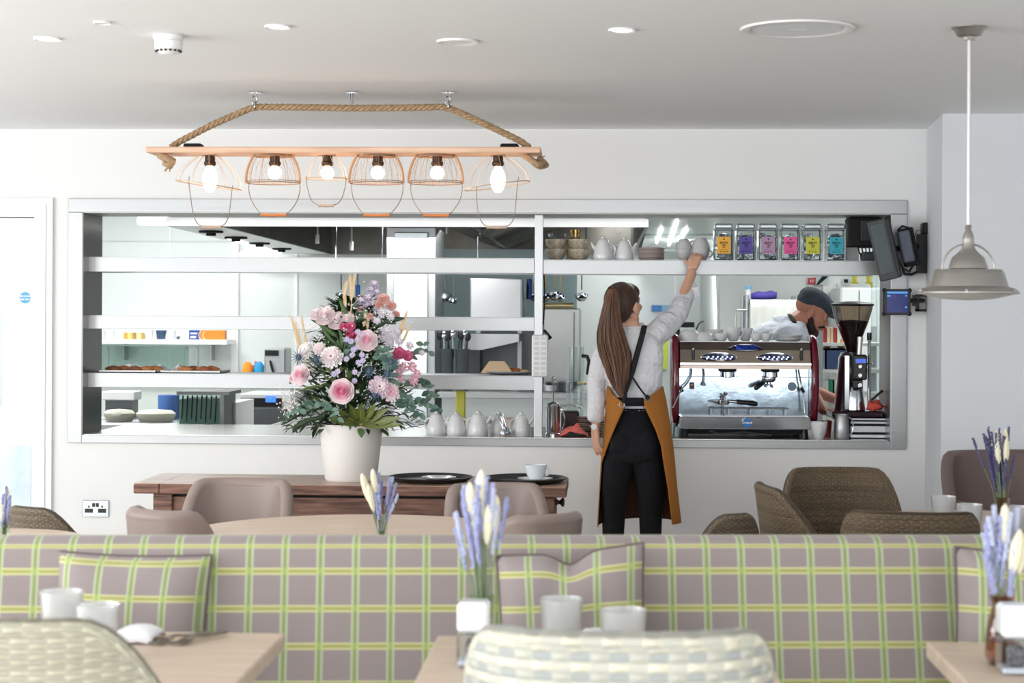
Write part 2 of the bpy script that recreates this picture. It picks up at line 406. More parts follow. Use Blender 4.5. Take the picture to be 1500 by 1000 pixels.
for a, b in ((-.5, 1.7), (2.5, 4.7), (5.5, 7.7)): window(a, b, 'y')
f = MB(); f.box((-6.15, -3.15, -.1), (4.35, 16.2, 0)); struct(f.build('floor', M['floor']))
c = MB(); c.box((-6.15, -3.15, CEIL), (4.35, WY+.2, CEIL+.1)); struct(c.build('ceiling', M['ceil']))
b = MB(); b.box((DX1+.12, WY-.018, 0), (CX, WY, .12)); struct(b.build('baseboard_back', M['gloss']))
b = MB(); b.box((RX, RY-.018, 0), (4.2, RY, .12)); struct(b.build('baseboard_front', M['gloss']))

# panelled door at the left
d = MB()
tx = at(78, 450, WY).x; tz = at(20, 290, WY).z
for k, (e, y) in enumerate(((0, .022), (.035, .030))):   # moulded architrave
    d.box((DX1, WY-y, 0), (tx-e, WY, DZ1)); d.box((DX0-.12+e, WY-y, DZ1), (tx-e, WY, tz-e)); d.box((DX0-.12+e, WY-y, 0), (DX0, WY, DZ1))
struct(d.build('trim_1', M['gloss']))
d = MB(); DY = WY+.02
dl, dr = DX0+.004, DX1-.004; g = at(12, 450, WY).x
def drect(y0, y1): return at(5, y1, DY).z, at(5, y0, DY).z
pz = [drect(345, 425), drect(455, 600)]
xl, xr = dl+.10, at(10, 450, DY).x
d.box((dl, DY, .02), (xl, DY+.04, DZ1-.004)); d.box((xr, DY, .02), (dr, DY+.04, DZ1-.004))
zs = [.02, pz[1][0], pz[1][1], pz[0][0], pz[0][1], DZ1-.004]
for i in (0, 2, 4): d.box((xl, DY, zs[i]), (xr, DY+.04, zs[i+1]))
for lo, hi in pz:
    t = .022
    for q in (0, t*.6):
        d.box((xl+q, DY+.003+q*.5, lo+q), (xr-q, DY+.014+q*.5, lo+q+.012)); d.box((xl+q, DY+.003+q*.5, hi-q-.012), (xr-q, DY+.014+q*.5, hi-q))
        d.box((xl+q, DY+.003+q*.5, lo+q+.012), (xl+q+.012, DY+.014+q*.5, hi-q-.012)); d.box((xr-q-.012, DY+.003+q*.5, lo+q+.012), (xr-q, DY+.014+q*.5, hi-q-.012))
d.box((xl, DY+.018, pz[0][0]), (xr, DY+.03, pz[0][1]))
door = struct(d.build('door_1', M['gloss']))
d = MB(); d.box((xl, DY+.016, pz[1][0]), (xr, DY+.022, pz[1][1])); d.build('glass_pane', mat('frosted_door_glass', (205, 215, 228), .25), door)
d = MB(); a = rect(-50, 652, 45, 800, DY-.002); d.box((a[0], DY-.002, .25), (a[1], DY, a[3])); kp = d.build('kick_plate', mat('scuffed_steel_plate', (168, 178, 186), .3, .9, var=(6, (140, 152, 160))), door)
d = MB()
for x in (a[0]+.02, a[1]-.02):
    for z in (a[3]-.02, .27, .55): d.cyl((x, DY-.002, z), (x, DY-.006, z), .004)
d.build('screw', M['chrome'], kp)
st = at(37, 436, DY); d = MB(); d.cyl((st.x, DY, st.z), (st.x, DY-.0015, st.z), .031, n=32); sk = d.build('door_sticker', mat('sky_blue_sticker', (90, 175, 222), .4), door)
text('FIRE DOOR', .0125, (st.x, DY-.0022, st.z+.008), M['whitep'], sk, bold=.0006); text('KEEP SHUT', .0125, (st.x, DY-.0022, st.z-.009), M['whitep'], sk, bold=.0006)
d = MB(); hp = Vector((dl+.06, DY, 1.0)); d.cyl(hp, hp+Vector((0, -.05, 0)), .01); d.cyl(hp+Vector((0, -.05, 0)), hp+Vector((.11, -.05, 0)), .009); d.build('door_handle', M['chrome'], door)

# steel surround of the hatch
h = MB(); FY = WY-.012
h.box((FX0, FY, OZ1-.0), (FX1, WY, FZ1)); sur = None
t = thing('steel_hatch_surround', 'brushed steel surround lining the long kitchen serving hatch', 'hatch frame', ((FX0+FX1)/2, WY, FZ0))
h.build('top_band', M['steel'], t, bevel=.002)
h = MB(); h.box((FX0, FY, FZ0), (OX0, WY, OZ1-.001)); h.build('side_band', M['steel'], t, bevel=.002)
h = MB(); h.box((OX1, FY, FZ0), (FX1, WY, OZ1-.001)); h.build('side_band', M['steel'], t, bevel=.002)
h = MB(); h.box((OX0, FY, FZ0), (OX1, WY, OZ0)); h.build('sill_band', M['steel'], t, bevel=.002)
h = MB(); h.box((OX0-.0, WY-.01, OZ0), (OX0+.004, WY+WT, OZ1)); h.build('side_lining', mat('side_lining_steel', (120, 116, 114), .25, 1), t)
h = MB(); h.box((OX1-.004, WY-.01, OZ0), (OX1, WY+WT, OZ1)); h.build('side_lining', M['steel'], t)
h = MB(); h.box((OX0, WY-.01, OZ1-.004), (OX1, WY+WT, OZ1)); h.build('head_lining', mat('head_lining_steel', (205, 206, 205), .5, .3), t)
h = MB(); h.box((OX0+.01, WY+.0, OZ0-.02), (OX1-.01, 10.75, OZ0+.003)); h.build('worktop', mat('worktop_steel', (215, 213, 210), .25, 1), t)
TOP = OZ0+.003
# support post
px0, px1 = at(783, 480, 9.9).x, at(795, 480, 9.9).x
h = MB(); h.box((px0, 9.88, TOP), (px1, 9.93, OZ1-.004)); one(h, 'shelf_post', M['steel2'], 'upright square steel post standing on the hatch worktop between the shelves', 'post', bevel=.002)
def shelf(name, x0, x1, yt, yb, label, Y=9.9, D=.3, xr=None):
    a, b = at(x0, (yt+yb)/2, Y).x, at(x1, (yt+yb)/2, Y).x; xm = (x0+x1)/2
    zt, zb = at(xm, yt, Y).z, at(xm, yb, Y).z
    T = thing(name, label, 'shelf', ((a+b)/2, Y+D/2, zb), 'steel shelves across the hatch')
    s = MB(); s.box((a, Y, zb), (b, Y+.004, zt-.001)); s.build('front_lip', M['steel'], T, bevel=.0015)
    s = MB(); s.box((a, Y, zt-.004), (b, Y+D, zt)); s.box((a, Y+D-.004, zb), (b, Y+D, zt)); s.box((a, Y+.004, zb), (b, Y+.02, zb+.003)); s.build('shelf_board', M['steel2'], T)
    return zt
xpl = 783
z1 = shelf('steel_shelf', 122.5, 782.5, 377, 399, 'top steel shelf left of the post, empty above the flowers')
z2 = shelf('steel_shelf', 122.5, 782.5, 463, 483, 'middle steel shelf left of the post, crossing behind the flower arrangement')
z3 = shelf('steel_shelf', 122.5, 782.5, 548, 569, 'lower steel shelf left of the post, carrying the pastry trays')
zr = shelf('steel_shelf', 795.5, 1290, 381, 402, 'steel shelf right of the post, carrying bowls, teapots and tea jars')

# downlights and other things on the ceiling
def disc(px, py, r, name, label, cat, group=None, lit=True):
    p = atz(px, py, CEIL); T = thing(name, label, cat, (p.x, p.y, CEIL-.012), group)
    m = MB(); m.lathe([(r*.72, CEIL-.001), (r*.74, CEIL-.004), (r*.98, CEIL-.008), (r, CEIL-.004), (r, CEIL-.0005)], (p.x, p.y, 0), 32); m.build('trim_ring', M['whitep'], T, smooth=True)
    m = MB(); m.cyl((p.x, p.y, CEIL-.0005), (p.x, p.y, CEIL-.004), r*.72, n=32); m.build('diffuser', M['led'] if lit else M['whitep'], T)
    if lit:
        l = bpy.data.lights.new('downlight_beam', 'SPOT'); l.energy = 14; l.spot_size = R(100); l.spot_blend = 1; l.shadow_soft_size = .05
        lo = bpy.data.objects.new('downlight_beam', l); COL.objects.link(lo); lo.location = (p.x, p.y, CEIL-.02)
    return T
disc(911, 43, .047, 'recessed_downlight', 'small round downlight in the ceiling beside the large speaker grille', 'ceiling light', 'recessed downlights')
disc(407, 38, .045, 'recessed_downlight', 'small round downlight in the ceiling above the left half of the rope lamp', 'ceiling light', 'recessed downlights')
disc(70, 56, .05, 'recessed_downlight', 'faint round downlight left of the smoke detector', 'ceiling light', 'recessed downlights')
disc(670, 60, .075, 'ceiling_disc', 'plain white unlit round plate in the ceiling above the right end of the rope lamp', 'ceiling plate', lit=False)
disc(150, 32, .03, 'ceiling_disc', 'tiny white sensor disc in the ceiling above and left of the smoke detector', 'sensor', lit=False)
p = atz(1168, 41, CEIL); T = thing('ceiling_speaker', 'large white round speaker grille flush in the ceiling', 'speaker', (p.x, p.y, CEIL-.01))
m = MB(); m.lathe([(.155, CEIL-.003), (.165, CEIL-.009), (.192, CEIL-.008), (.196, CEIL-.001)], (p.x, p.y, 0), 48); m.build('rim', M['whitep'], T, smooth=True)
m = MB(); m.cyl((p.x, p.y, CEIL-.001), (p.x, p.y, CEIL-.006), .155, n=48); m.build('grille', mat('speaker_mesh', (235, 238, 240), .6, bump=(500, .3, .002)), T)
m = MB(); m.box((p.x-.03, p.y-.004, CEIL-.008), (p.x+.03, p.y+.004, CEIL-.006)); m.build('badge', mat('pale_grey_badge', (190, 194, 198), .4), T)
# smoke detector
p = atz(247, 52, CEIL); T = thing('smoke_detector', 'white domed smoke detector on the ceiling', 'smoke detector', (p.x, p.y, CEIL-.06))
m = MB(); m.lathe([(0, CEIL-.02), (.048, CEIL-.02), (.054, CEIL-.012), (.054, CEIL-.0005), (0, CEIL-.0005)], (p.x, p.y, 0), 32); m.build('base', M['whitep'], T, smooth=True)
m = MB(); m.lathe([(0, CEIL-.068), (.03, CEIL-.066), (.04, CEIL-.058), (.048, CEIL-.05), (.05, CEIL-.021), (0, CEIL-.021)], (p.x, p.y, 0), 32); hd = m.build('sensor_head', M['whitep'], T, smooth=True)
m = MB()
for k in range(16):
    a = 2*PI*k/16; m.box((p.x+.043*math.cos(a)-.004, p.y+.043*math.sin(a)-.004, CEIL-.059), (p.x+.043*math.cos(a)+.004, p.y+.043*math.sin(a)+.004, CEIL-.053))
m.build('vent_slot', M['blackm'], hd)

# double socket
p0 = rect(121, 732, 160, 757, WY); T = thing('wall_socket', 'polished chrome double socket low on the wall by the door', 'socket', ((p0[0]+p0[1])/2, WY, p0[2]))
m = MB(); m.box((p0[0], WY-.008, p0[2]), (p0[1], WY, p0[3]), ch=.003); m.build('face_plate', M['chrome'], T)
m = MB(); cx, cz = (p0[0]+p0[1])/2, (p0[2]+p0[3])/2
for s_ in (-1, 1):
    x = cx+s_*.036
    m.box((x-.004, WY-.0095, cz+.005), (x+.004, WY-.008, cz+.016)); m.box((x-.016, WY-.0095, cz-.016), (x-.008, WY-.008, cz-.010)); m.box((x+.008, WY-.0095, cz-.016), (x+.016, WY-.008, cz-.010))
    m.box((x-.022, WY-.0092, cz-.022), (x+.022, WY-.008, cz+.0)); 
    m.box((cx+s_*.010-.007, WY-.013, cz+.01), (cx+s_*.010+.007, WY-.008, cz+.03))
m.build('switch', M['black'], T)

# pendant lamp at the right
P = atz(1420, 40, CEIL); X, Y = P.x, P.y; sc = FPX/Y
zz = lambda y: at(1421, y, Y).z
T = thing('pendant_lamp', 'brushed nickel dome pendant lamp hanging on a white rod', 'pendant lamp', (X, Y, zz(438)))
m = MB(); m.lathe([(.061, CEIL-.0005), (.061, CEIL-.003), (.05, CEIL-.012), (.042, CEIL-.028), (.036, CEIL-.032), (.024, CEIL-.034), (.02, CEIL-.044), (0, CEIL-.046)], (X, Y, 0), 32); m.build('ceiling_rose', M['nickel'], T, smooth=True)
m = MB(); m.cyl((X, Y, CEIL-.044), (X, Y, zz(332)), .0065, n=12); m.build('rod', mat('pale_rod', (225, 222, 224), .3, .2), T, smooth=True)
z = [zz(q) for q in (330, 336, 345, 352, 363, 366, 372, 380, 388, 393)]
m = MB(); m.lathe([(.0, z[0]+.004), (.009, z[0]+.002), (.012, z[0]-.006), (.009, z[1]), (.018, z[2]), (.02, z[3]), (.022, z[4]), (.024, z[4]-.004), (.036, z[5]-.01), (.055, z[7]+.006), (.064, z[8]), (.067, z[9])], (X, Y, 0), 40); m.build('socket_housing', M['nickel'], T, smooth=True)
za, zb_, zc = zz(394), zz(398), zz(427)
m = MB(); m.lathe([(.0, za+.003), (.067, za), (.113, za-.002), (.118, zb_), (.122, zb_-.008), (.135, zb_-.05), (.158, zc+.01), (.171, zc-.001), (.172, zc-.007), (.166, zc-.009), (.15, zc+.002), (.128, zb_-.05), (.112, zb_-.012), (0, zb_-.012)], (X, Y, 0), 56); m.build('shade', M['nickel'], T, smooth=True)
m = MB(); m.lathe([(.164, zc-.006), (.13, zc-.016), (.08, zc-.026), (.0, zc-.03)], (X, Y, 0), 48); m.build('lens', mat('pearl_glass_lens', (225, 222, 215), .3), T, smooth=True)
m = MB(); m.tube([(X+.088*math.cos(t), Y, za+.0+.086*math.sin(t)) for t in [PI*k/24 for k in range(25)]], .0035, 8); m.build('hoop', M['nickel'], T, smooth=True)
m = MB()
for k in range(6):
    a = k*PI/3+.3; q = Vector((X+.167*math.cos(a), Y+.167*math.sin(a), zc+.0)); m.cyl(q, q+Vector((math.cos(a)*.012, math.sin(a)*.012, .003)), .004)
m.build('thumb_screw', M['chrome'], T)
# ================================================================== kitchen beyond the hatch
KY = 15.6; KX0 = -5.2; KX1 = 3.2; KC = 2.6; PX = at(1055, 440, 13.0).x
w = MB(); w.box((KX0, KY, 0), (PX+.02, KY+.1, KC)); struct(w.build('wall_kitchen', M['kwall']))
w = MB(); w.box((PX, 13.0, 0), (KX1, KY+.1, KC)); struct(w.build('wall_partition', mat('bright_cladding', (236, 241, 240), .35)))
w = MB(); w.box((KX0-.1, WY+WT, 0), (KX0, KY, KC)); struct(w.build('wall_kitchen_left', M['kwall']))
w = MB(); w.box((KX1, WY+WT, 0), (KX1+.1, KY, KC)); struct(w.build('wall_kitchen_right', M['kwall']))
w = MB(); w.box((KX0, WY+WT, KC), (KX1, KY, KC+.1)); struct(w.build('ceiling_kitchen', M['ceil']))
# cover strips between the cladding sheets
for i, (x0, x1, t) in enumerate(((340, 350, .03), (432, 436, .012), (248, 250, .006), (988, 990, .006))):
    a, b = at(x0, 440, KY).x, at(x1, 440, KY).x; m = MB(); m.box((a, KY-t, 0), (b, KY, KC)); struct(m.build('trim_%d' % (i+2), M['gloss']))
for i, y in enumerate((353, 377)):
    z = at(250, y, KY).z; m = MB(); m.box((KX0, KY-.008, z-.006), (at(420, y, KY).x, KY, z+.006)); struct(m.build('trim_%d' % (i+7), M['kwall2']))
# sloping panelled soffit at the far right of the cooker hood
so = MB(); xa, xb = at(952, 340, 12).x, at(1060, 340, 12).x
za, zb = at(1000, 316, 12).z, at(1000, 379, 15.5).z
so.prism([(12, za), (15.58, zb), (15.58, za+.2), (12, za+.2)], xa, xb+.9, 'x'); struct(so.build('ceiling_soffit', M['kwall2']))
for i, q in enumerate((.36, .74)):
    z = za+(zb-za)*q-.006; y = 12+3.58*q; m = MB(); m.box((xa, y-.02, z-.004), (xb+.9, y+.02, z+.02)); struct(m.build('trim_%d' % (i+9), mat('soffit_strip', (175, 190, 188), .4)))
for k, (x0, y0, x1, y1) in enumerate(((969, 333, 962, 352), (992, 322, 980, 356), (1006, 334, 994, 352))):
    m = MB()
    def onslope(px, py):
        d = ray(px, py); s_ = (zb-za)/3.5; t = (za-EYE-12*s_)/(d.z-d.y*s_); return Vector((0, 0, EYE-.014))+d*t
    m.tube([onslope(x0, y0), onslope(x1, y1)], .012, 6); one(m, 'tube_light', M['ledk'], ['short thin tube light on the sloping soffit above the plate stack', 'longest thin tube light on the sloping soffit, between two shorter tubes', 'thin tube light on the sloping soffit nearest to the stacked grey cups'][k], 'tube light', 'thin tube lights on the soffit')
for k, (x0, x1, y0, y1, Y) in enumerate(((200, 243, 317, 329, 12.0), (350, 405, 369, 377, 15.3))):
    m = MB(); a = rect(x0, y0, x1, y1, Y); m.box((a[0], Y, a[2]), (a[1], Y+.12, a[3]), ch=.01)
    one(m, 'ceiling_batten', M['ledk'], ['white light batten close behind the hatch left of the hood fascia', 'white light batten on the far kitchen wall behind the top steel shelf'][k], 'strip light')

# extraction hood
HZ = at(500, 331.5, 10.55).z; HZ1 = HZ+.45
hx0, hx1 = at(243, 325, 10.55).x, at(950, 325, 10.55).x
T = thing('extraction_hood', 'large stainless steel extraction hood hanging over the cooking line', 'cooker hood', ((hx0+hx1)/2, 13, HZ))
bx0 = at(410, 375, 15.4).x
m = MB(); zt = at(500, 319, 10.55).z
m.prism([(hx0, 10.55), (hx1, 10.55), (hx1, 10.57), (hx0, 10.57)], HZ, zt, 'z'); m.build('front_rail', mat('bright_hood_rail', (240, 240, 238), .35, .6), T)
m = MB(); m.prism([(hx0+.02, 10.575), (hx1-.02, 10.575), (hx1-.02, 10.59), (hx0+.02, 10.59)], HZ, KC-.01, 'z'); m.build('fascia', M['steel2'], T)
m = MB(); m.prism([(hx1-.02, 10.6), (hx1, 10.6), (hx1, 15.55), (hx1-.02, 15.55)], HZ, KC-.01, 'z')
m.prism([(hx0, 15.53), (hx1, 15.53), (hx1, 15.55), (hx0, 15.55)], HZ, KC-.01, 'z'); m.build('side_panel', M['hood'], T)
m = MB(); m.prism([(hx0+.30, 10.6), (hx0+.32, 10.6), (bx0+.42, 15.5), (bx0+.40, 15.5)], HZ+.0, KC-.02, 'z'); m.build('side_panel', M['hood'], T)
rim = MB(); rim.prism([(hx0, 10.57), (hx0+.30, 10.57), (bx0+.40, 15.5), (bx0, 15.5)], HZ, HZ+.03, 'z'); rim = rim.build('rim', mat('white_hood_rim', (225, 232, 232), .3), T)
for q in (.12, .3, .5, .72):
    m = MB(); x = hx0+.15+(bx0+.2-hx0-.15)*q; m.cyl((x, 10.57+4.93*q, HZ-.012), (x, 10.57+4.93*q, HZ), .075, n=20); m.cyl((x, 10.57+4.93*q, HZ-.03), (x, 10.57+4.93*q, HZ-.012), .03, n=16); m.build('ceiling_vent', M['blackm'], rim)
m = MB(); m.prism([(hx0+.02, 12.2), (hx0+.05, 12.2), (bx0+.05, 15.2), (bx0+.02, 15.2)], HZ-.012, HZ, 'z'); m.build('light_strip', M['ledk'], rim)
m = MB(); m.box((hx0+.3, 10.6, KC-.05), (hx1-.02, 15.5, KC-.03)); m.build('inner_roof', M['hood'], T)
# filter banks: two slopes meeting in a valley
fx = at(725, 378, 14).x
m = MB()
for s_, xo in ((-1, -1.15), (1, 1.0)):
    m.add([(fx, 10.9, HZ+.06), (fx+xo, 10.9, HZ+.5), (fx+xo, 15.4, HZ+.5), (fx, 15.4, HZ+.06)], [(0, 1, 2, 3)])
fb = m.build('filter_bank', M['darksteel'], T, solid=.02)
m = MB()
for k in range(26):
    y = 10.95+k*.17
    for xo in (-1.1, .95): m.cyl((fx+xo*.03, y, HZ+.055), (fx+xo, y, HZ+.48), .022, n=6)
m.build('baffle', M['hood'], fb)
m = MB(); m.tube([(fx-1.1, 11.5, HZ+.3), (fx-1.1, 11.5, HZ+.12), (fx-1.6, 11.5, HZ+.12), (fx-1.6, 11.5, HZ+.3)], .012, 6); m.tube([(hx0+.75, 11.2, HZ+.35), (hx0+.6, 11.2, HZ+.08), (hx0+1.2, 11.4, HZ+.04), (hx0+1.2, 11.4, HZ+.35)], .01, 6); m.build('gas_pipe', M['nickel'], T, smooth=True)
for k, (px, py, Y) in enumerate(((465, 350, 12.5), (515, 360, 12.5), (655, 336, 12.5))):
    m = MB(); q = at(px, py, Y); m.cyl(q, (q.x, q.y, HZ+.5), .006); m.cyl(q-Vector((0, 0, .03)), q+Vector((0, 0, .03)), .015); m.build('sprinkler_head', M['nickel'], T)

# tall stainless refrigerator behind the flowers
a = rect(565, 333, 637, 700, 12.6); T = thing('refrigerator', 'tall bright stainless steel refrigerator behind the flower arrangement', 'refrigerator', ((a[0]+a[1])/2, 12.95, 0))
br = mat('bright_fridge_steel', (222, 228, 232), .3, .85)
m = MB(); m.box((a[0], 12.62, .1), (a[1], 13.3, a[3])); m.build('body', M['steel2'], T, bevel=.004)
m = MB(); dl_, dr_ = at(577, 400, 12.6).x, at(627, 400, 12.6).x; zt = at(600, 340, 12.6).z; m.box((dl_, 12.59, .3), (dr_, 12.618, zt)); dd = m.build('door', br, T, bevel=.006)
m = MB(); m.tube([(dl_+.03, 12.59, 1.0), (dl_+.03, 12.55, 1.02), (dl_+.03, 12.55, 1.28), (dl_+.03, 12.59, 1.3)], .008, 6); m.build('handle', M['chrome'], dd, smooth=True)
m = MB()
for x in (a[0]+.04, a[1]-.04):
    for y in (12.68, 13.24): m.cyl((x, y, 0), (x, y, .1), .02)
for_leg = m
for x in (a[0]+.04, a[1]-.04):
    for y in (12.68, 13.24): q = MB(); q.cyl((x, y, 0), (x, y, .1), .02); q.build('foot', M['black'], T)
# dark teal wall panel behind the cooking line
a = rect(637, 395, 860, 560, 14.2); m = MB(); m.box((a[0], 14.2, 0), (at(845, 440, 14.2).x, 14.25, 2.0)); struct(m.build('wall_splashback', M['teal']))

# cooking line
def bench(name, x0, x1, yt, Y, D, label, cat, m_=M['steel2'], front=None):
    a, b = at(x0, yt, Y).x, at(x1, yt, Y).x; zt = at((x0+x1)/2, yt, Y).z
    T = thing(name, label, cat, ((a+b)/2, Y+D/2, 0))
    m = MB(); m.box((a, Y, zt-.04), (b, Y+D, zt)); m.build('worktop', m_, T, bevel=.004)
    m = MB(); m.box((a+.03, Y+.03, .12), (b-.03, Y+D-.03, zt-.041)); m.build('cabinet_body', front or m_, T)
    for x in (a+.06, b-.06):
        for y in (Y+.08, Y+D-.08): q = MB(); q.cyl((x, y, 0), (x, y, .12), .02); q.build('foot', M['black'], T)
    return zt
zr_ = bench('cooking_range', 640, 872, 575, 12.35, .75, 'long steel range with pans on it behind the right part of the hatch', 'cooker', M['steel2'], mat('range_front', (205, 212, 212), .35, .3))
a = rect(688, 407, 765, 468, 12.9)
T = thing('salamander_grill', 'square stainless steel grill cabinet on legs above the range', 'grill', ((a[0]+a[1])/2, 13.1, a[2]-.25))
m = MB(); m.box((a[0], 12.9, a[2]-.02), (a[1], 13.35, a[3])); m.build('body', M['steel2'], T, bevel=.012)
b_ = rect(684, 489, 760, 500, 12.85); m = MB(); m.prism([(b_[0], b_[2]-.06), (b_[0], b_[3]), (b_[1], b_[3]), (b_[1], b_[2]), (b_[0]+.1, b_[2]-.06)], 12.85, 13.3); m.build('drip_tray', M['steel2'], T)
for x in (a[0]+.02, a[1]-.05): q = MB(); q.box((x, 13.3, zr_), (x+.03, 13.34, a[2])); q.build('leg', M['steel2'], T)
m = MB(); m.box((b_[0], 13.0, b_[2]-.3), (b_[0]+.08, 13.3, b_[2]-.06)); m.build('control_box', M['darksteel'], T)
m = MB(); c_ = rect(768, 408, 776, 438, 12.95); m.grid(lambda i, j: Vector((c_[1]-.01+.012*math.sin(i*.9+j*.3), 12.95+i*.03, c_[3]-(c_[3]-c_[2])*j/8)), 8, 8); one(m, 'blue_cloth', mat('navy_cloth', (44, 66, 130), .9), 'dark blue cloth hanging on the side of the steel grill cabinet', 'cloth', solid=.012, smooth='all')
m = MB(); b2 = rect(700, 486, 795, 552, 13.5); m.box((b2[0], 13.5, 0), (b2[1], 13.9, b2[3])); one(m, 'griddle_splashguard', M['darksteel'], 'dark steel back guard of the range under the grill cabinet', 'splashguard')
for k, (x0, x1) in enumerate(((643, 663), (665, 686))):
    a = rect(x0, 511, x1, 556, 12.5); T = thing('gastro_bin', ['tall dark grey food bin beside the bright refrigerator', 'tall dark grey food bin beside the grill cabinet leg'][k], 'food bin', ((a[0]+a[1])/2, 12.6, zr_), 'dark food bins')
    m = MB(); c = ((a[0]+a[1])/2, 12.6, 0); q = (a[1]-a[0])/2; m.lathe([(0, zr_+.001), (q*.85, zr_+.001), (q*.97, a[3]-.01), (q, a[3]-.008), (q, a[3]), (q*.9, a[3]), (q*.8, zr_+.02), (0, zr_+.02)], c, 20); m.build('bin_body', mat('dark_grey_bin%d' % k, (84, 92, 94), .4), T, smooth=True)
rk = random.Random(3)
for k in range(9):   # utensils leaning in the bins
    px = 646+k*4.6; p0 = at(px, 512, 12.6); p1 = at(px+rk.uniform(-4, 6), 490+rk.uniform(-2, 4), 12.62); m = MB(); m.tube([p0-Vector((0, 0, .05)), p1], .006, 6); m.ball(p1, (.022, .01, .032)); one(m, 'serving_spoon', [M['black'], M['chrome'], M['black']][k % 3], ['black', 'shiny steel', 'black'][k % 3]+' serving spoon, '+['nearest the refrigerator', 'second from the refrigerator', 'third from the refrigerator', 'fourth from the refrigerator', 'in the middle between the two bins', 'fourth from the grill leg', 'third from the grill leg', 'second from the grill leg', 'nearest the grill leg'][k]+' in the food bins', 'spoon', 'serving spoons in the food bins', smooth=True)
# tall steel cabinet
a = rect(795, 445, 850, 600, 13.2); T = thing('steel_cabinet', 'tall brushed steel cabinet under the hanging ladles', 'cabinet', ((a[0]+a[1])/2, 13.5, 0))
m = MB(); m.box((a[0], 13.2, .1), (a[1], 13.8, a[3]-.03), ch=.01); m.build('body', mat('cabinet_steel', (172, 174, 172), .35, .9), T)
m = MB(); m.box((at(840, 500, 13.2).x, 13.19, .15), (at(841.5, 500, 13.2).x, 13.2, a[3]-.06)); m.build('door_gap', M['darksteel'], T)
m = MB(); m.cyl((a[0], 13.22, a[3]-.01), (a[1]-.05, 13.22, a[3]-.01), .018); m.build('brass_rail', mat('warm_brass', (222, 200, 150), .3, .8), T, smooth=True)
for x in (a[0]+.05, a[1]-.05): q = MB(); q.box((x-.02, 13.25, 0), (x+.02, 13.75, .1)); q.build('foot', M['black'], T)
# pans on the range
for k, (px, py, r, l) in enumerate(((812, 566, .10, 40), (822, 571, .11, 26), (760, 570, .09, -20))):
    p = at(px, py, 12.6); p.z = zr_; T = thing('frying_pan', ['steel frying pan with a pale handle on the range near the grey cabinet', 'dark frying pan with a long handle on the range beside the french press', 'small steel pan on the range under the grill cabinet'][k], 'pan', p, 'pans on the range')
    m = MB(); m.lathe([(0, p.z+.004), (r*.8, p.z+.004), (r, p.z+.045+.02*k), (r*.97, p.z+.045+.02*k), (r*.78, p.z+.01), (0, p.z+.01)], (p.x, p.y, 0), 24); m.build('pan_body', [M['steel2'], M['darksteel'], M['steel2']][k], T, smooth=True)
    m = MB(); m.tube([p+Vector((r*.9 if l > 0 else -r*.9, 0, .05)), p+Vector((math.copysign(r+.2, l), -.02, .07))], .009, 6); m.build('handle', [mat('pale_wood_handle', (215, 190, 130), .5), M['black'], M['black']][k], T, smooth=True)

# hanging rail with ladles
rz_ = at(700, 398, 13.3).z
T = thing('utensil_rail', 'steel utensil rail fixed above the cooking line', 'rail', (at(700, 398, 13.3).x, 13.3, rz_))
m = MB(); m.cyl((at(490, 398, 13.3).x, 13.3, rz_), (at(860, 398, 13.3).x, 13.3, rz_), .009); m.build('bar', M['chrome'], T, smooth=True)
for px in (492, 560, 700, 858): q = MB(); x = at(px, 398, 13.3).x; q.cyl((x, 13.3, rz_), (x, 13.3, HZ+.5), .006); q.build('hanger', M['chrome'], T)
def ladle(px, py, r=.045, label='', Y=13.28, tilt=0.0, mm=None, blue=False):
    p = at(px, py, Y); T = thing('ladle', label, 'ladle', (p.x, Y, rz_-.3), 'ladles hanging over the range')
    m = MB(); m.tube([Vector((p.x+tilt, Y, rz_+.012)), Vector((p.x+tilt+.012, Y, rz_+.0)), Vector((p.x+tilt, Y-.012, rz_-.015)), Vector((p.x+tilt, Y-.012, rz_-.04)), Vector((p.x, Y-.01, p.z+r))], .0055, 6); m.build('handle', mm or M['steel2'], T, smooth=True)
    m = MB(); m.M = Matrix.Translation((p.x, Y-.04, p.z)) @ Matrix.Rotation(R(25), 4, 'X')
    m.lathe([(0, -r*.8), (r*.6, -r*.62), (r*.92, -r*.2), (r, r*.15), (r*.95, r*.15), (r*.86, -r*.15), (r*.5, -r*.52), (0, -r*.68)], (0, 0, 0), 20); m.build('bowl', M['chrome'], T, smooth=True)
    return T
brass = mat('aged_brass_handle', (190, 165, 115), .35, .8)
ladle(652, 434, .052, 'large steel ladle hanging beside the bright refrigerator', tilt=-.01)
ladle(664, 440, .036, 'small steel ladle hanging next to the large one beside the refrigerator')
ladle(782, 434, .04, 'steel ladle hanging just left of the hatch post')
ladle(799, 435, .045, 'steel ladle hanging behind the black cable', mm=brass)
ladle(813, 432, .05, 'steel ladle with a brass handle, larger of the close pair right of the cable', mm=brass)
ladle(821, 436, .042, 'steel ladle with a brass handle, lower of the close pair right of the cable', Y=13.2, mm=brass)
ladle(852, 434, .046, 'steel ladle hanging alone against the pale wall by the ponytail', mm=M['darksteel'])
ladle(500, 432, .038, 'dark handled ladle hanging above the flowers', mm=M['darksteel'])
m = MB(); q = at(524, 425, 13.28); m.box((q.x-.015, 13.26, q.z-.05), (q.x+.018, 13.29, q.z+.04), ch=.006); m.tube([(q.x, 13.28, q.z+.04), (q.x, 13.28, rz_)], .005, 6); one(m, 'scraper', mat('blue_plastic', (40, 88, 160), .4), 'blue plastic scraper hanging behind the wheat ears', 'scraper')

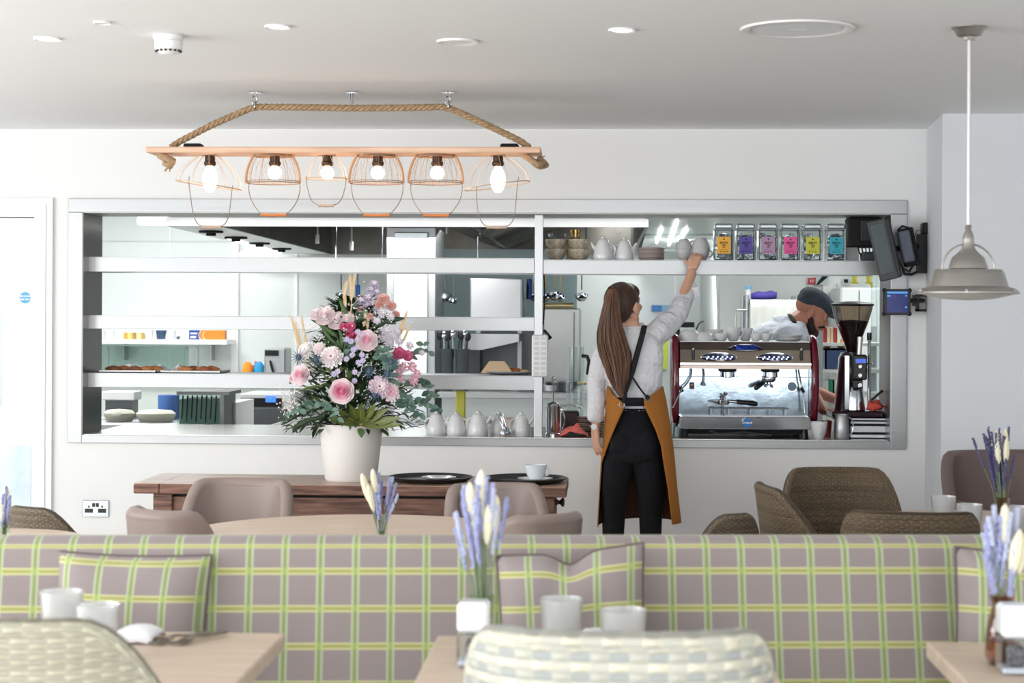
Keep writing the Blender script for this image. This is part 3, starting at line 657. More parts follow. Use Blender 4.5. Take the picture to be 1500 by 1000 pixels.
# far left: prep counter, wall shelf and display case
zc_ = bench('back_counter', 120, 430, 556, 14.85, .7, 'long white counter along the far kitchen wall', 'counter', M['gloss'], M['kwall2'])
a = rect(150, 497, 332, 504, 15.2); T = thing('wall_shelf', 'long white wall shelf at the far left of the kitchen', 'shelf', ((a[0]+a[1])/2, 15.4, a[2]))
m = MB(); m.box((a[0]-.2, 15.2, a[2]), (a[1], 15.59, a[3])); m.build('shelf_board', M['gloss'], T)
for x in (a[0]+.1, a[1]-.2): q = MB(); q.box((x, 15.45, a[2]-.14), (x+.02, 15.59, a[2])); q.build('bracket', M['steel2'], T)
zs_ = a[3]
cols = [((228, 170, 60), 'orange lidded'), ((238, 214, 110), 'yellow'), ((170, 140, 70), 'brown'), ((236, 226, 150), 'pale yellow'), ((190, 150, 80), 'tan')]
for k, (c_, n_) in enumerate(cols):
    p = at(184+k*6.5, 497, 15.3); T = thing('spice_jar', 'small %s jar on the far white wall shelf' % n_, 'jar', (p.x, 15.3, zs_), 'spice jars on the far shelf')
    m = MB(); m.cyl((p.x, 15.3, zs_), (p.x, 15.3, zs_+.055), .016); m.build('jar_body', mat('spice_%d' % k, c_, .4), T, smooth=True)
    m = MB(); m.cyl((p.x, 15.3, zs_+.055), (p.x, 15.3, zs_+.068), .017); m.build('lid', M['whitep'], T)
for k, (px, wd_, h_, c_, n_) in enumerate(((160, .05, .065, (225, 228, 230), 'wide pale tub at the left end'), (218, .04, .075, (240, 240, 240), 'white tapered tub beside the navy one'), (236, .045, .075, (60, 82, 112), 'navy blue tapered tub'), (251, .04, .072, (236, 238, 238), 'white tapered tub right beside the small dark pot'), (261, .016, .025, (90, 95, 98), 'small dark pot'))):
    p = at(px, 497, 15.3); m = MB(); m.lathe([(0, zs_+.001), (wd_*.75, zs_+.001), (wd_, zs_+h_), (wd_*.92, zs_+h_), (wd_*.7, zs_+.008), (0, zs_+.008)], (p.x, 15.3, 0), 20)
    one(m, 'plastic_tub', mat('tub_%d' % k, c_, .4), n_+' on the far white wall shelf', 'tub', 'tubs on the far shelf', smooth=True)
a = rect(277, 484, 329, 498, 15.25); T = thing('film_box', 'long blue and orange catering film box on the far wall shelf', 'box', ((a[0]+a[1])/2, 15.28, zs_))
xm = a[0]+(a[1]-a[0])*.3
m = MB(); m.box((xm, 15.25, zs_), (a[1], 15.34, zs_+.078)); m.build('carton', mat('orange_carton', (240, 140, 50), .5), T)
m = MB(); m.box((a[0], 15.249, zs_), (xm, 15.34, zs_+.078)); m.build('carton_end', mat('blue_carton', (36, 76, 160), .5), T)
m = MB()
m.box((a[0]+.012, 15.246, zs_+.045), (xm-.02, 15.249, zs_+.058)); m.box((a[0]+.012, 15.246, zs_+.012), (xm-.03, 15.249, zs_+.03)); m.build('label_stripe', M['whitep'], T)
m = MB(); cc = Vector((xm+.02, 15.248, zs_+.035))
for q in (0, .035): m.tube([cc+Vector((q-.0-.028*math.cos(t), 0, .034*math.sin(t))) for t in [R(d) for d in range(-70, 71, 14)]], .004, 5)
m.build('printed_arc', mat('cream_print', (255, 225, 190), .5), T)
# glass screen
T = thing('glass_screen', 'greenish glass screen on the far left counter above the pastries', 'glass screen', (at(230, 520, 14.9).x, 14.92, zc_))
a = rect(147, 507, 275, 548, 14.9); m = MB(); m.box((a[0]-.3, 14.9, zc_), (a[1], 14.908, a[3])); m.build('pane', M['pane2'], T)
m = MB(); m.box((a[0]-.3, 14.88, a[3]), (a[1]+.09, 14.93, a[3]+.012)); m.build('top_rail', mat('grey_green_rail', (120, 140, 138), .4, .5), T)
for px in (158, 275, 290): q = MB(); x = at(px, 525, 14.9).x; q.box((x-.005, 14.895, zc_), (x+.005, 14.915, a[3])); q.build('upright', mat('grey_upright', (130, 150, 148), .4, .5), T)
# water boiler and small things on the counter
a = rect(387, 510, 418, 560, 15.0); T = thing('water_boiler', 'pale steel water boiler with a dark screen beside the flowers', 'water boiler', ((a[0]+a[1])/2, 15.1, zc_))
m = MB(); m.box((a[0], 15.0, zc_), (a[1], 15.3, a[3]), ch=.01); m.build('body', M['steel2'], T)
m = MB(); s2 = rect(388, 513, 408, 521, 14.99); m.box((s2[0], 14.99, s2[2]), (s2[1], 15.0, s2[3])); m.build('screen', M['black'], T)
m = MB(); q = at(397, 538, 14.98); m.tube([q+Vector((-.01, .02, .05)), q+Vector((.0, -.01, .03)), q+Vector((.02, -.01, -.04))], .01, 6); m.build('tap', M['black'], T, smooth=True)
for k, (px, py, c_, n_) in enumerate(((363, 540, (245, 150, 50), 'crumpled orange cloth'), (378, 537, (60, 160, 215), 'crumpled light blue cloth'), (374, 544, (190, 70, 70), 'small red cloth'))):
    q = at(px, py, 15.0); m = MB(); m.ball((q.x, 15.0+.03*k, zc_+.075), (.045, .03, .075), 10, 8)
    m.v = [tuple(Vector(v)+Vector((noise.noise(Vector(v)*30), 0, noise.noise(Vector(v)*30+Vector((5, 5, 5)))))*.02) for v in m.v]
    one(m, 'cloth', mat('cloth_%d' % k, c_, .9), n_+' on the far counter beside the water boiler', 'cloth', smooth='all')
# prep table with trays, blue roll and mixing bowls
zp = bench('prep_table', 90, 300, 622, 11.6, .9, 'steel prep table just behind the left end of the hatch', 'table')
for k, (x0, x1) in enumerate(((140, 186), (188, 247))):
    a = rect(x0, 604, x1, 617, 11.75); m = MB(); cx_ = (a[0]+a[1])/2; q = (a[1]-a[0])/2
    m.lathe([(0, zp+.001), (q*.8, zp+.001), (q*.98, zp+.035), (q, zp+.055), (q*.8, zp+.075), (0, zp+.082)], (cx_, 11.95, 0), 32, ell=(1, .7))
    one(m, 'dough_tray', mat('cream_lid_%d' % k, (232, 230, 214), .5), ['cream lidded round tray at the left end of the prep table', 'wide cream lidded round tray beside the blue paper roll'][k], 'tray', 'cream lidded trays', smooth=True)
p = at(247, 600, 12.3); T = thing('blue_paper_roll', 'blue paper roll standing on the prep table', 'paper roll', (p.x, 12.3, zp))
rr_ = .07; m = MB(); m.lathe([(.02, zp), (rr_, zp), (rr_*1.02, zp+.16), (.02, zp+.16)], (p.x, 12.3, 0), 28); m.build('paper', mat('blue_paper', (88, 128, 200), .85, bump=(30, .4, .01)), T, smooth=True)
p = at(187, 593, 12.3); m = MB(); m.lathe([(0, zp), (.05, zp), (.058, zp+.06), (.054, zp+.06), (.045, zp+.006), (0, zp+.006)], (p.x, 12.2, 0), 24); one(m, 'white_bowl', M['white'], 'small white bowl on the prep table behind the cream trays', 'bowl', smooth=True)
a = rect(150, 573, 198, 586, 12.3); T = thing('scale', 'white box shaped counter appliance behind the cream trays', 'appliance', ((a[0]+a[1])/2, 12.35, zp))
m = MB(); m.box((a[0], 12.28, a[2]), (a[1], 12.48, a[3]), ch=.006); m.build('top_housing', M['gloss'], T); m = MB(); m.box((a[0]+.02, 12.3, zp), (a[1]-.02, 12.46, a[2])); m.build('base', M['darksteel'], T)
# display case
a = rect(259, 578, 322, 650, 11.2); T = thing('display_case', 'glass fronted display case with added dark strips standing for reflections behind the hatch sill', 'display case', ((a[0]+a[1])/2, 11.4, .0))
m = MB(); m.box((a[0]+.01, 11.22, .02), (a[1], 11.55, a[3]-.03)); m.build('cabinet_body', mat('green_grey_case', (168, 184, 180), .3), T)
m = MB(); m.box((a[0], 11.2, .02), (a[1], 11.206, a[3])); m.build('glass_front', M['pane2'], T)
for k in range(8):  # added dark strips imitate streaky reflections in the glass
    x = a[0]+.035+(a[1]-a[0]-.06)*k/7; q = MB(); q.tube([(x, 11.212, a[3]-.005), (x-.004, 11.212, a[3]-.09), (x-.008, 11.212, a[3]-.15-.02*(k % 2))], .012, 8, rad=[(.016, .004), (.014, .004), (.007, .003)]); q.build('reflection_strip', mat('dark_reflection_%d' % k, (66, 76, 76), .4), T, smooth=True)
m = MB(); m.box((a[0], 11.19, a[3]), (a[1]+.06, 11.56, a[3]+.02)); m.build('top_frame', M['darksteel'], T); m = MB(); m.box((a[1], 11.2, 0), (a[1]+.025, 11.56, a[3])); m.build('side_frame', M['darksteel'], T)
m = MB(); a = rect(326, 590, 348, 650, 11.5); m.box((a[0], 11.5, 0), (a[1]-.01, 12.1, a[3])); one(m, 'low_cabinet', M['gloss'], 'low white cabinet beside the glass display case', 'cabinet', bevel=.004)
# dishwasher
a = rect(350, 577, 426, 650, 13.4); T = thing('dishwasher', 'dark fronted dishwasher with a small blue light', 'dishwasher', ((a[0]+a[1])/2, 13.7, 0))
m = MB(); m.box((a[0], 13.42, 0), (a[1], 14.0, a[3]), ch=.006); m.build('body', M['gloss'], T)
m = MB(); m.box((a[0]+.01, 13.4, .1), (a[1]-.03, 13.418, a[3]-.11)); m.build('door', mat('dark_grey_door', (104, 108, 110), .35, .5), T)
m = MB(); m.box((a[0]+.01, 13.4, a[3]-.095), (a[1]-.07, 13.418, a[3]-.03)); cp = m.build('control_panel', M['black'], T)
m = MB(); q = at(398, 584, 13.4); m.box((q.x-.045, 13.396, q.z-.025), (q.x+.03, 13.4, q.z+.02)); m.ball((q.x, 13.394, q.z), .012); m.build('indicator_light', mat('blue_indicator', (60, 110, 230), .4, emit=1.5), cp)
# steel container by the flowers
a = rect(368, 622, 470, 640, 11.0); T = thing('steel_bain_marie', 'low steel serving container with a sloping lid behind the flowers', 'serving container', ((a[0]+a[1])/2, 11.3, TOP))
m = MB(); m.prism([(a[0], TOP-.8), (a[0], a[2]+.015), (a[0]+.12, a[3]), (a[1], a[3]+.03), (a[1], TOP-.8)], 11.0, 11.7); m.build('lid', M['steel2'], T)

# right part of the kitchen
a = rect(955, 447, 986, 456, KY-.06); T = thing('glove_dispenser', 'blue glove box on the far wall by the reaching sleeve', 'dispenser', ((a[0]+a[1])/2, KY-.05, a[2]))
m = MB(); m.box((a[0], KY-.08, a[2]), (a[0]+(a[1]-a[0])*.45, KY, a[3])); m.build('box', mat('strong_blue', (30, 120, 205), .4), T)
m = MB(); m.box((a[0]+(a[1]-a[0])*.46, KY-.08, a[2]), (a[1], KY, a[3])); m.build('box_end', mat('light_blue', (130, 190, 230), .4), T)
zz_ = bench('side_counter', 965, 1052, 520, 14.9, .65, 'pale counter against the far wall behind the coffee machine', 'counter', M['gloss'], M['kwall2'])
a = rect(996, 470, 1019, 498, 15.0); T = thing('till_printer', 'pale grey printer with a dark top behind the coffee machine', 'printer', ((a[0]+a[1])/2, 15.15, zz_))
m = MB(); m.box((a[0], 15.0, zz_), (a[1], 15.25, a[3]-.05), ch=.01); m.build('body', mat('pale_grey_case', (205, 215, 215), .4), T); m = MB(); m.box((a[0]+.02, 15.0, a[3]-.049), (a[1]-.01, 15.24, a[3]-.01)); m.build('lid', M['blackm'], T)
m = MB(); q = at(1032, 487, 15.0); m.tube([Vector((q.x+.05*math.cos(t)-.02, 15.05, q.z+.09*math.sin(t)+.02*math.cos(t))) for t in [R(d) for d in range(0, 361, 30)]], .007, 6); one(m, 'coiled_cable', M['darksteel'], 'looped dark cable behind the cups on the coffee machine', 'cable', smooth=True)
a = rect(984, 482, 997, 500, 14.9); m = MB(); m.box((a[0], 15.0, zz_), (a[1], 15.2, a[3]), ch=.01); one(m, 'black_case', M['blackm'], 'black case on the far counter under the raised sleeve', 'case')
m = MB(); q = at(984, 500, 14.88); m.tube([q+Vector((.02, 0, .09)), q+Vector((-.03, -.02, .05)), q+Vector((-.05, -.02, -.1)), q+Vector((-.06, 0, -.22))], .02, 6, rad=[(.012, .03)]*4); one(m, 'hi_vis_strap', mat('hi_vis_yellow_green', (205, 225, 90), .7), 'yellow green strap hanging over the far counter beside the apron', 'strap', smooth=True)
# covered trolley
a = rect(1088, 432, 1178, 640, 12.2); T = thing('covered_trolley', 'tall trolley under a loose translucent white cover behind the chef', 'trolley', ((a[0]+a[1])/2, 12.45, 0))
def sheet(i, j): 
    u = i/24; v = j/24
    x = a[0]+.05+(a[1]-a[0]-.05)*u; z = a[3]-.03-(a[3]-.35)*v
    return Vector((x, 12.2+.02*math.sin(u*15+v*4)+.025*math.sin(v*9-u*5)*v+.035*math.exp(-((u-.2)**2+(v-.12)**2)*90), z))
m = MB(); m.grid(sheet, 24, 24); m.build('cover', mat('translucent_cover', (228, 230, 224), .35), T, smooth='all', solid=.004)
m = MB(); m.box((a[0]+.05, 12.24, a[3]-.06), (a[1], 12.65, a[3]-.03)); m.build('top_tray', M['steel2'], T)
for x in (a[0]+.03, a[1]-.03):
    for y in (12.24, 12.62): q = MB(); q.cyl((x, y, 0), (x, y, a[3]), .014); q.build('post', M['steel2'], T, smooth=True)
m = MB(); m.tube([(a[0]+.03, 12.22, a[3]-.1), (a[0]-.04, 12.2, a[3]-.1), (a[0]-.05, 12.2, a[3]-.13), (a[0]-.05, 12.2, a[3]-.33)], .008, 6); m.build('handle', M['steel2'], T, smooth=True)
zt_ = a[3]-.03
m = MB(); q = at(1125, 430, 12.3)
m.tube([Vector((at(x, 430, 12.35).x, 12.35, zt_+.02+dz)) for x, dz in ((1100, 0), (1110, .006), (1120, .002), (1130, .012), (1138, .008))], .02, 8, rad=[(.01, .02), (.025, .03), (.02, .03), (.022, .03), (.01, .02)]); one(m, 'purple_gloves', mat('purple_nitrile', (84, 72, 165), .6), 'pile of purple gloves on top of the covered trolley', 'gloves', smooth='all')
p = at(1096, 432, 12.35); T = thing('spray_bottle', 'small white bottle with a pale blue cap on the covered trolley', 'bottle', (p.x, 12.35, zt_))
m = MB(); m.cyl((p.x, 12.35, zt_), (p.x, 12.35, zt_+.07), .018); m.build('body', M['whitep'], T, smooth=True); m = MB(); m.cyl((p.x, 12.35, zt_+.07), (p.x, 12.35, zt_+.09), .022); m.build('cap', mat('pale_blue_cap', (120, 185, 225), .4), T)
# wall notices and cabinet by the partition
a = rect(1184, 407, 1195.5, 416, 12.98); m = MB(); m.box((a[0], 12.975, a[2]), (a[1], 12.998, a[3])); T = one(m, 'red_sign', mat('sign_red', (196, 58, 62), .5), 'small red call point sign high on the kitchen partition', 'sign')
m = MB(); xm = (a[0]+a[1])/2; zm = (a[2]+a[3])/2
for q in (-.012, .0, .012): m.box((xm+q-.004, 12.973, zm-.01), (xm+q+.003, 12.975, zm+.01))
m.build('printed_symbol', mat('sign_pink', (240, 190, 190), .5), T)
a = rect(1183, 417, 1204, 440, 12.98); m = MB(); m.box((a[0], 12.98, a[2]), (a[1], 12.999, a[3])); one(m, 'grey_notice', mat('pale_grey_board', (205, 203, 200), .6), 'pale grey notice board below the red sign', 'notice')
a = rect(1195, 403, 1214, 417, 12.96); m = MB(); m.box((a[0], 12.96, a[2]), (a[1], 12.97, a[3]));T = one(m, 'clipboard', mat('grey_document', (200, 210, 212), .5), 'grey document beside the red sign', 'notice')
m = MB(); m.add([(a[0], 12.955, a[2]), (a[0]+.02, 12.955, a[2]), (a[1], 12.955, a[3]-.005), (a[1], 12.955, a[3]), (a[1]-.04, 12.955, a[3])], [(0, 1, 2, 3, 4)]); m.build('dark_band', M['blackm'], T, solid=.003)
a = rect(1205, 418, 1228, 440, 12.97); m = MB(); m.box((a[0], 12.97, a[2]), (a[1], 12.998, a[3])); one(m, 'paper_notice', M['whitep'], 'blank looking white paper notice behind the chef cap', 'notice')
a = rect(1231, 421, 1296, 500, 12.4); T = thing('ice_machine', 'tall white cabinet behind the coffee grinder hopper', 'cabinet', ((a[0]+a[1])/2, 12.7, 0))
m = MB(); m.box((a[0], 12.4, 0), (a[1], 12.95, a[3]), ch=.012); m.build('body', mat('pale_white_cabinet', (226, 230, 230), .35), T)
m = MB(); m.box((at(1258, 430, 12.4).x, 12.396, .4), (at(1259, 430, 12.4).x, 12.4, a[3]-.02)); m.build('door_gap', M['darksteel'], T)
zi = a[3]
q = rect(1236, 409, 1242, 414, 12.98); m = MB(); m.box((q[0]-.01, 12.98, q[2]-.01), (q[1]+.01, 12.999, q[3]+.01)); T = one(m, 'wall_switch', M['whitep'], 'white wall switch with a black rocker above the white cabinet', 'switch'); m = MB(); m.box((q[0], 12.972, q[2]), (q[1], 12.98, q[3])); m.build('rocker', M['black'], T)
for k, px in enumerate((1252, 1273)):
    m = MB(); q = at(px, 404, 12.9)
    m.tube([(q.x, 12.93, q.z+.08), (q.x, 12.91, q.z), (q.x, 12.9, q.z-.045)], .01, 6, rad=[(.012, .015), (.018, .018), (.022, .014)]); m.ball((q.x, 12.9, q.z-.048), (.03, .015, .007))
    if k: m.tube([(q.x+.008, 12.9, q.z-.05), (q.x+.022, 12.9, q.z-.07), (q.x+.018, 12.9, q.z-.095)], .009, 6)
    one(m, 'yellow_tool_grip', mat('olive_yellow_%d' % k, (196, 188, 40), .5), ['olive yellow grip hanging nearer the wall switch', 'olive yellow grip with a curled tail hanging nearer the screens'][k], 'tool', smooth=True)
a = rect(1222, 424, 1230, 442, 12.8); T = thing('soap_dispenser', 'black pump dispenser on the partition beside the white cabinet', 'dispenser', ((a[0]+a[1])/2, 12.85, a[2]))
m = MB(); m.box((a[0], 12.8, a[2]), (a[1], 12.998, a[3]), ch=.005); m.build('body', M['black'], T); m = MB(); m.cyl(((a[0]+a[1])/2, 12.85, a[3]), ((a[0]+a[1])/2, 12.85, a[3]+.04), .01); m.build('pump', M['chrome'], T)
# rack at the right with crates, bread and bags
xa, xb = at(1197, 540, 11.6).x, at(1300, 540, 11.6).x
T = thing('storage_rack', 'grey steel storage rack between the coffee machine and the grinder', 'rack', ((xa+xb)/2, 11.8, 0))
for x in (xa, xb-.035):
    for y in (11.6, 12.05): q = MB(); q.box((x, y, 0), (x+.035, y+.03, at(1200, 478, 11.6).z)); q.build('post', mat('grey_post', (160, 165, 168), .45), T)
rsh = []
for y in (502, 541, 577, 612):
    z = at(1220, y, 11.6).z; rsh.append(z); q = MB(); q.box((xa, 11.61, z-.02), (xb, 12.07, z)); q.build('shelf_board', mat('pale_shelf', (225, 226, 222), .45), T)
for k, (px, c_, n_) in enumerate(((1208, (150, 40, 44), 'dark red'), (1213, (214, 190, 160), 'beige'), (1218, (205, 178, 150), 'tan'), (1223, (160, 50, 50), 'brick red'), (1228, (220, 214, 200), 'cream'))):
    p = at(px, 490, 11.7); m = MB(); m.box((p.x-.009, 11.68, rsh[0]+.001), (p.x+.009, 11.8, rsh[0]+.095)); one(m, 'carton', mat('book_%d' % k, c_, .6), '%s upright packet on the top shelf of the storage rack' % n_, 'packet', 'upright packets on the storage rack')
for k, (px, r_, c_) in enumerate(((1212, .03, (150, 110, 70)), (1233, .037, (176, 124, 66)))):
    p = at(px, 508, 11.7); T = thing('bread_roll', ['small brown bread roll on the blue crate', 'larger golden bread roll on the blue crate nearer the grinder'][k], 'bread', (p.x, 11.72, rsh[1]+.13)); m = MB(); m.ball((p.x, 11.72, rsh[1]+.13+r_*.8), (r_, r_*1.2, r_*.8), 16, 10); m.build('crust', mat('bread_%d' % k, c_, .7, bump=(60, .3, .005)), T, smooth=True)
a = rect(1208, 515, 1246, 541, 11.66); T = thing('blue_crate', 'dark blue plastic crate on the storage rack', 'crate', ((a[0]+a[1])/2, 11.8, rsh[1]))
m = MB(); zq = rsh[1]+.001; h_ = .128
m.box((a[0], 11.64, zq), (a[1], 11.65, zq+h_)); m.box((a[0], 11.95, zq), (a[1], 11.96, zq+h_)); m.box((a[0], 11.64, zq), (a[0]+.01, 11.96, zq+h_)); m.box((a[1]-.01, 11.64, zq), (a[1], 11.96, zq+h_)); m.box((a[0], 11.64, zq+h_-.01), (a[1], 11.96, zq+h_)); m.build('crate_body', mat('slate_blue_plastic', (62, 84, 128), .4, bump=(40, .3, .01)), T)
for k, (px, c_) in enumerate(((1208, (235, 238, 236)), (1217, (40, 150, 110)), (1223, (236, 240, 238)))):
    p = at(px, 570, 11.7); m = MB(); m.box((p.x-.018, 11.66, rsh[2]+.001), (p.x+.018, 11.8, rsh[2]+.085)); one(m, 'milk_carton', mat('carton_%d' % k, c_, .5), ['white carton beside the rack post', 'green carton between two white ones', 'white carton nearer the grinder'][k]+' on the storage rack', 'carton', 'cartons on the storage rack')
for k, px in enumerate((1210, 1224)):
    p = at(px, 590, 11.7); m = MB(); m.ball((p.x, 11.75, rsh[3]+.075), (.035, .05, .075), 14, 10); m.v = [tuple(Vector(v)+Vector((noise.noise(Vector(v)*25), 0, noise.noise(Vector(v)*22)))*.018) for v in m.v]
    one(m, 'flour_bag', mat('white_bag_%d' % k, (228, 230, 224), .6), ['crumpled white bag against the rack post', 'crumpled white bag beside the grinder body'][k], 'bag', 'crumpled bags on the storage rack', smooth='all')
# clear strip curtain
m = MB(); a = rect(1283, 440, 1300, 630, 10.9)
for k in range(4):
    x = a[0]-.03+k*.035; m.grid(lambda i, j: Vector((x+.036*i/4, 10.9+.012*math.sin(i*.9+k)+.008*math.sin(j*.8), a[3]+.25-(a[3]+.2-.1)*j/20)), 4, 20)
one(m, 'strip_curtain', thin_glass('clear_pvc', (222, 232, 230), .35, .1), 'clear plastic strip curtain just inside the right end of the hatch', 'strip curtain', smooth='all')
# ================================================================== things on the hatch shelves and worktop
SY = 10.02
ORD = ['lowest', 'second', 'third', 'fourth', 'fifth', 'sixth', 'seventh', 'eighth', 'topmost ninth']
spk = mat('speckled_stoneware', (202, 194, 176), .35, var=(60, (150, 136, 112)))
grayw = mat('grey_porcelain', (205, 205, 206), .2)
def bowl(p, r, h, m_, label, group, name='bowl'):
    m = MB(); m.lathe([(0, .002), (r*.45, .0), (r*.62, h*.12), (r*.92, h*.5), (r, h), (r*.95, h), (r*.86, h*.5), (r*.5, h*.14), (0, h*.12)], p, 28)
    return one(m, name, m_, label, 'bowl', group, smooth=True)
for k, (px, r, lo) in enumerate(((814.5, .058, 'nearest the post'), (849, .062, 'beside the first teapot'))):
    x = at(px, 370, SY).x
    bowl((x, SY, zr), r, .062, spk, 'lower speckled bowl of the stack '+lo, 'speckled bowls on the right shelf')
    bowl((x, SY, zr+.056), r*1.0, .058, spk, 'upper speckled bowl of the stack '+lo, 'speckled bowls on the right shelf')
x = at(816, 370, SY).x; m = MB(); m.lathe([(0, 0), (.03, .0), (.048, .012), (.05, .03), (.047, .03), (.043, .014), (0, .006)], (x, SY, zr+.115), 24); m.v = m.v; one(m, 'glass_dish', M['pane'], 'clear glass dish on top of the bowl stack nearest the post', 'dish', smooth=True)
x = at(843, 350, SY).x
for k, dx in enumerate((-.02, 0, .018)):
    m = MB(); m.lathe([(0, 0), (.01, 0), (.006, .012), (.009, .03), (.011, .052), (0, .054)], (x+dx, SY+.1, zr+.118), 12); 
    one(m, 'brass_pepper_pot', mat('brass_pot_%d' % k, [(120, 90, 50), (190, 165, 110), (110, 84, 46)][k], .25, 1), ['dark brass pot above the second bowl stack, nearest the post', 'pale brass pot between two dark ones above the bowls', 'dark brass pot above the second bowl stack, nearest the teapots'][k], 'pot', smooth=True)
m = MB(); m.box((x-.05, SY+.06, zr), (x+.05, SY+.14, zr+.118), ch=.004); one(m, 'wooden_block', mat('pale_box', (190, 170, 120), .6), 'pale wooden box hidden behind the second bowl stack', 'box')
def teapot(name, base, s, label, group, flip=1, m_=None):
    m_ = m_ or M['white']; T = thing(name, label, 'teapot', base, group); b = Vector(base)
    m = MB(); m.lathe([(0, .003*s), (.052*s, .0), (.056*s, .01*s), (.05*s, .05*s), (.038*s, .085*s), (.033*s, .094*s), (.028*s, .094*s), (0, .09*s)], b, 30); bd = m.build('pot_body', m_, T, smooth=True)
    m = MB(); m.lathe([(.034*s, .094*s), (.031*s, .104*s), (.018*s, .115*s), (.011*s, .118*s), (.012*s, .126*s), (0, .13*s)], b, 24); m.build('lid', m_, T, smooth=True)
    m = MB(); m.tube([b+Vector((-flip*.036*s, 0, .055*s)), b+Vector((-flip*.052*s, 0, .072*s)), b+Vector((-flip*.062*s, 0, .09*s)), b+Vector((-flip*.07*s, 0, .098*s))], .01, 10, rad=[.013*s, .01*s, .007*s, .006*s]); m.build('spout', m_, T, smooth=True)
    m = MB(); m.tube([b+Vector((flip*(.034+.030*math.sin(t))*s, 0, (.056-.034*math.cos(t))*s)) for t in [PI*k/12 for k in range(13)]], .0055*s, 8); m.build('handle', m_, T, smooth=True)
    return T
def bz(px, Y, z): return (at(px, 470, Y).x, Y, z)
teapot('teapot', bz(883, SY, zr), 1.02, 'white teapot on the right shelf beside the speckled bowls', 'white teapots on the right shelf')
teapot('teapot', bz(914, SY+.03, zr), .98, 'white teapot on the right shelf beside the plate stack', 'white teapots on the right shelf', flip=-1)
x = at(955, 370, SY).x
for k in range(9):
    m = MB(); z = zr+.0075*k; m.lathe([(0, .0), (.045, 0), (.066, .004), (.072, .009), (.07, .010), (.06, .006), (0, .004)], (x+rk.uniform(-.001, .001), SY+.02, z+.001), 36)
    one(m, 'side_plate', mat('plate_pinkish_%d' % (k % 3), [(206, 190, 182), (190, 174, 168), (214, 202, 196)][k % 3], .35), ORD[k]+' pinkish grey side plate counting up the stack on the right shelf', 'plate', 'side plates stacked on the right shelf', smooth=True)
def cup(name, base, r, h, label, group=None, m_=None, ang=0, inv=False, handle=True, cat='cup'):
    m_ = m_ or M['white']; T = thing(name, label, cat, base, group); b = Vector(base)
    pf = [(0, .004), (r*.5, .0), (r*.58, h*.06), (r*.8, h*.35), (r*.96, h*.75), (r, h), (r*.95, h), (r*.88, h*.7), (r*.7, h*.3), (r*.4, h*.1), (0, h*.08)]
    if inv: pf = [(q, h-z) for q, z in pf]
    m = MB(); m.lathe(pf, b, 26); m.build('cup_body', m_, T, smooth=True)
    if handle:
        m = MB(); c_, s_ = math.cos(ang), math.sin(ang); mid = h*.58 if not inv else h*.42
        m.tube([b+Vector(((r*.82+r*.42*math.sin(t))*c_, (r*.82+r*.42*math.sin(t))*s_, mid-h*.28*math.cos(t))) for t in [PI*k/10 for k in range(11)]], r*.09, 8); m.build('handle', m_, T, smooth=True)
    return T
cup('stacked_cup', bz(1001, SY, zr), .042, .062, 'lower grey bowl shaped cup at the raised hand', 'grey cups on the right shelf', grayw, inv=False, ang=2.5)
cup('stacked_cup', bz(1001, SY, zr+.063), .042, .055, 'upside down grey cup on top of the small cup stack', 'grey cups on the right shelf', grayw, inv=True, ang=2.5)
cup('stacked_cup', bz(1026, SY, zr), .05, .066, 'lower grey cup held by the reaching hand', 'grey cups on the right shelf', grayw, ang=0)
cup('stacked_cup', bz(1026, SY, zr+.067), .05, .058, 'upside down grey cup above the reaching hand', 'grey cups on the right shelf', grayw, inv=True, ang=2.8)
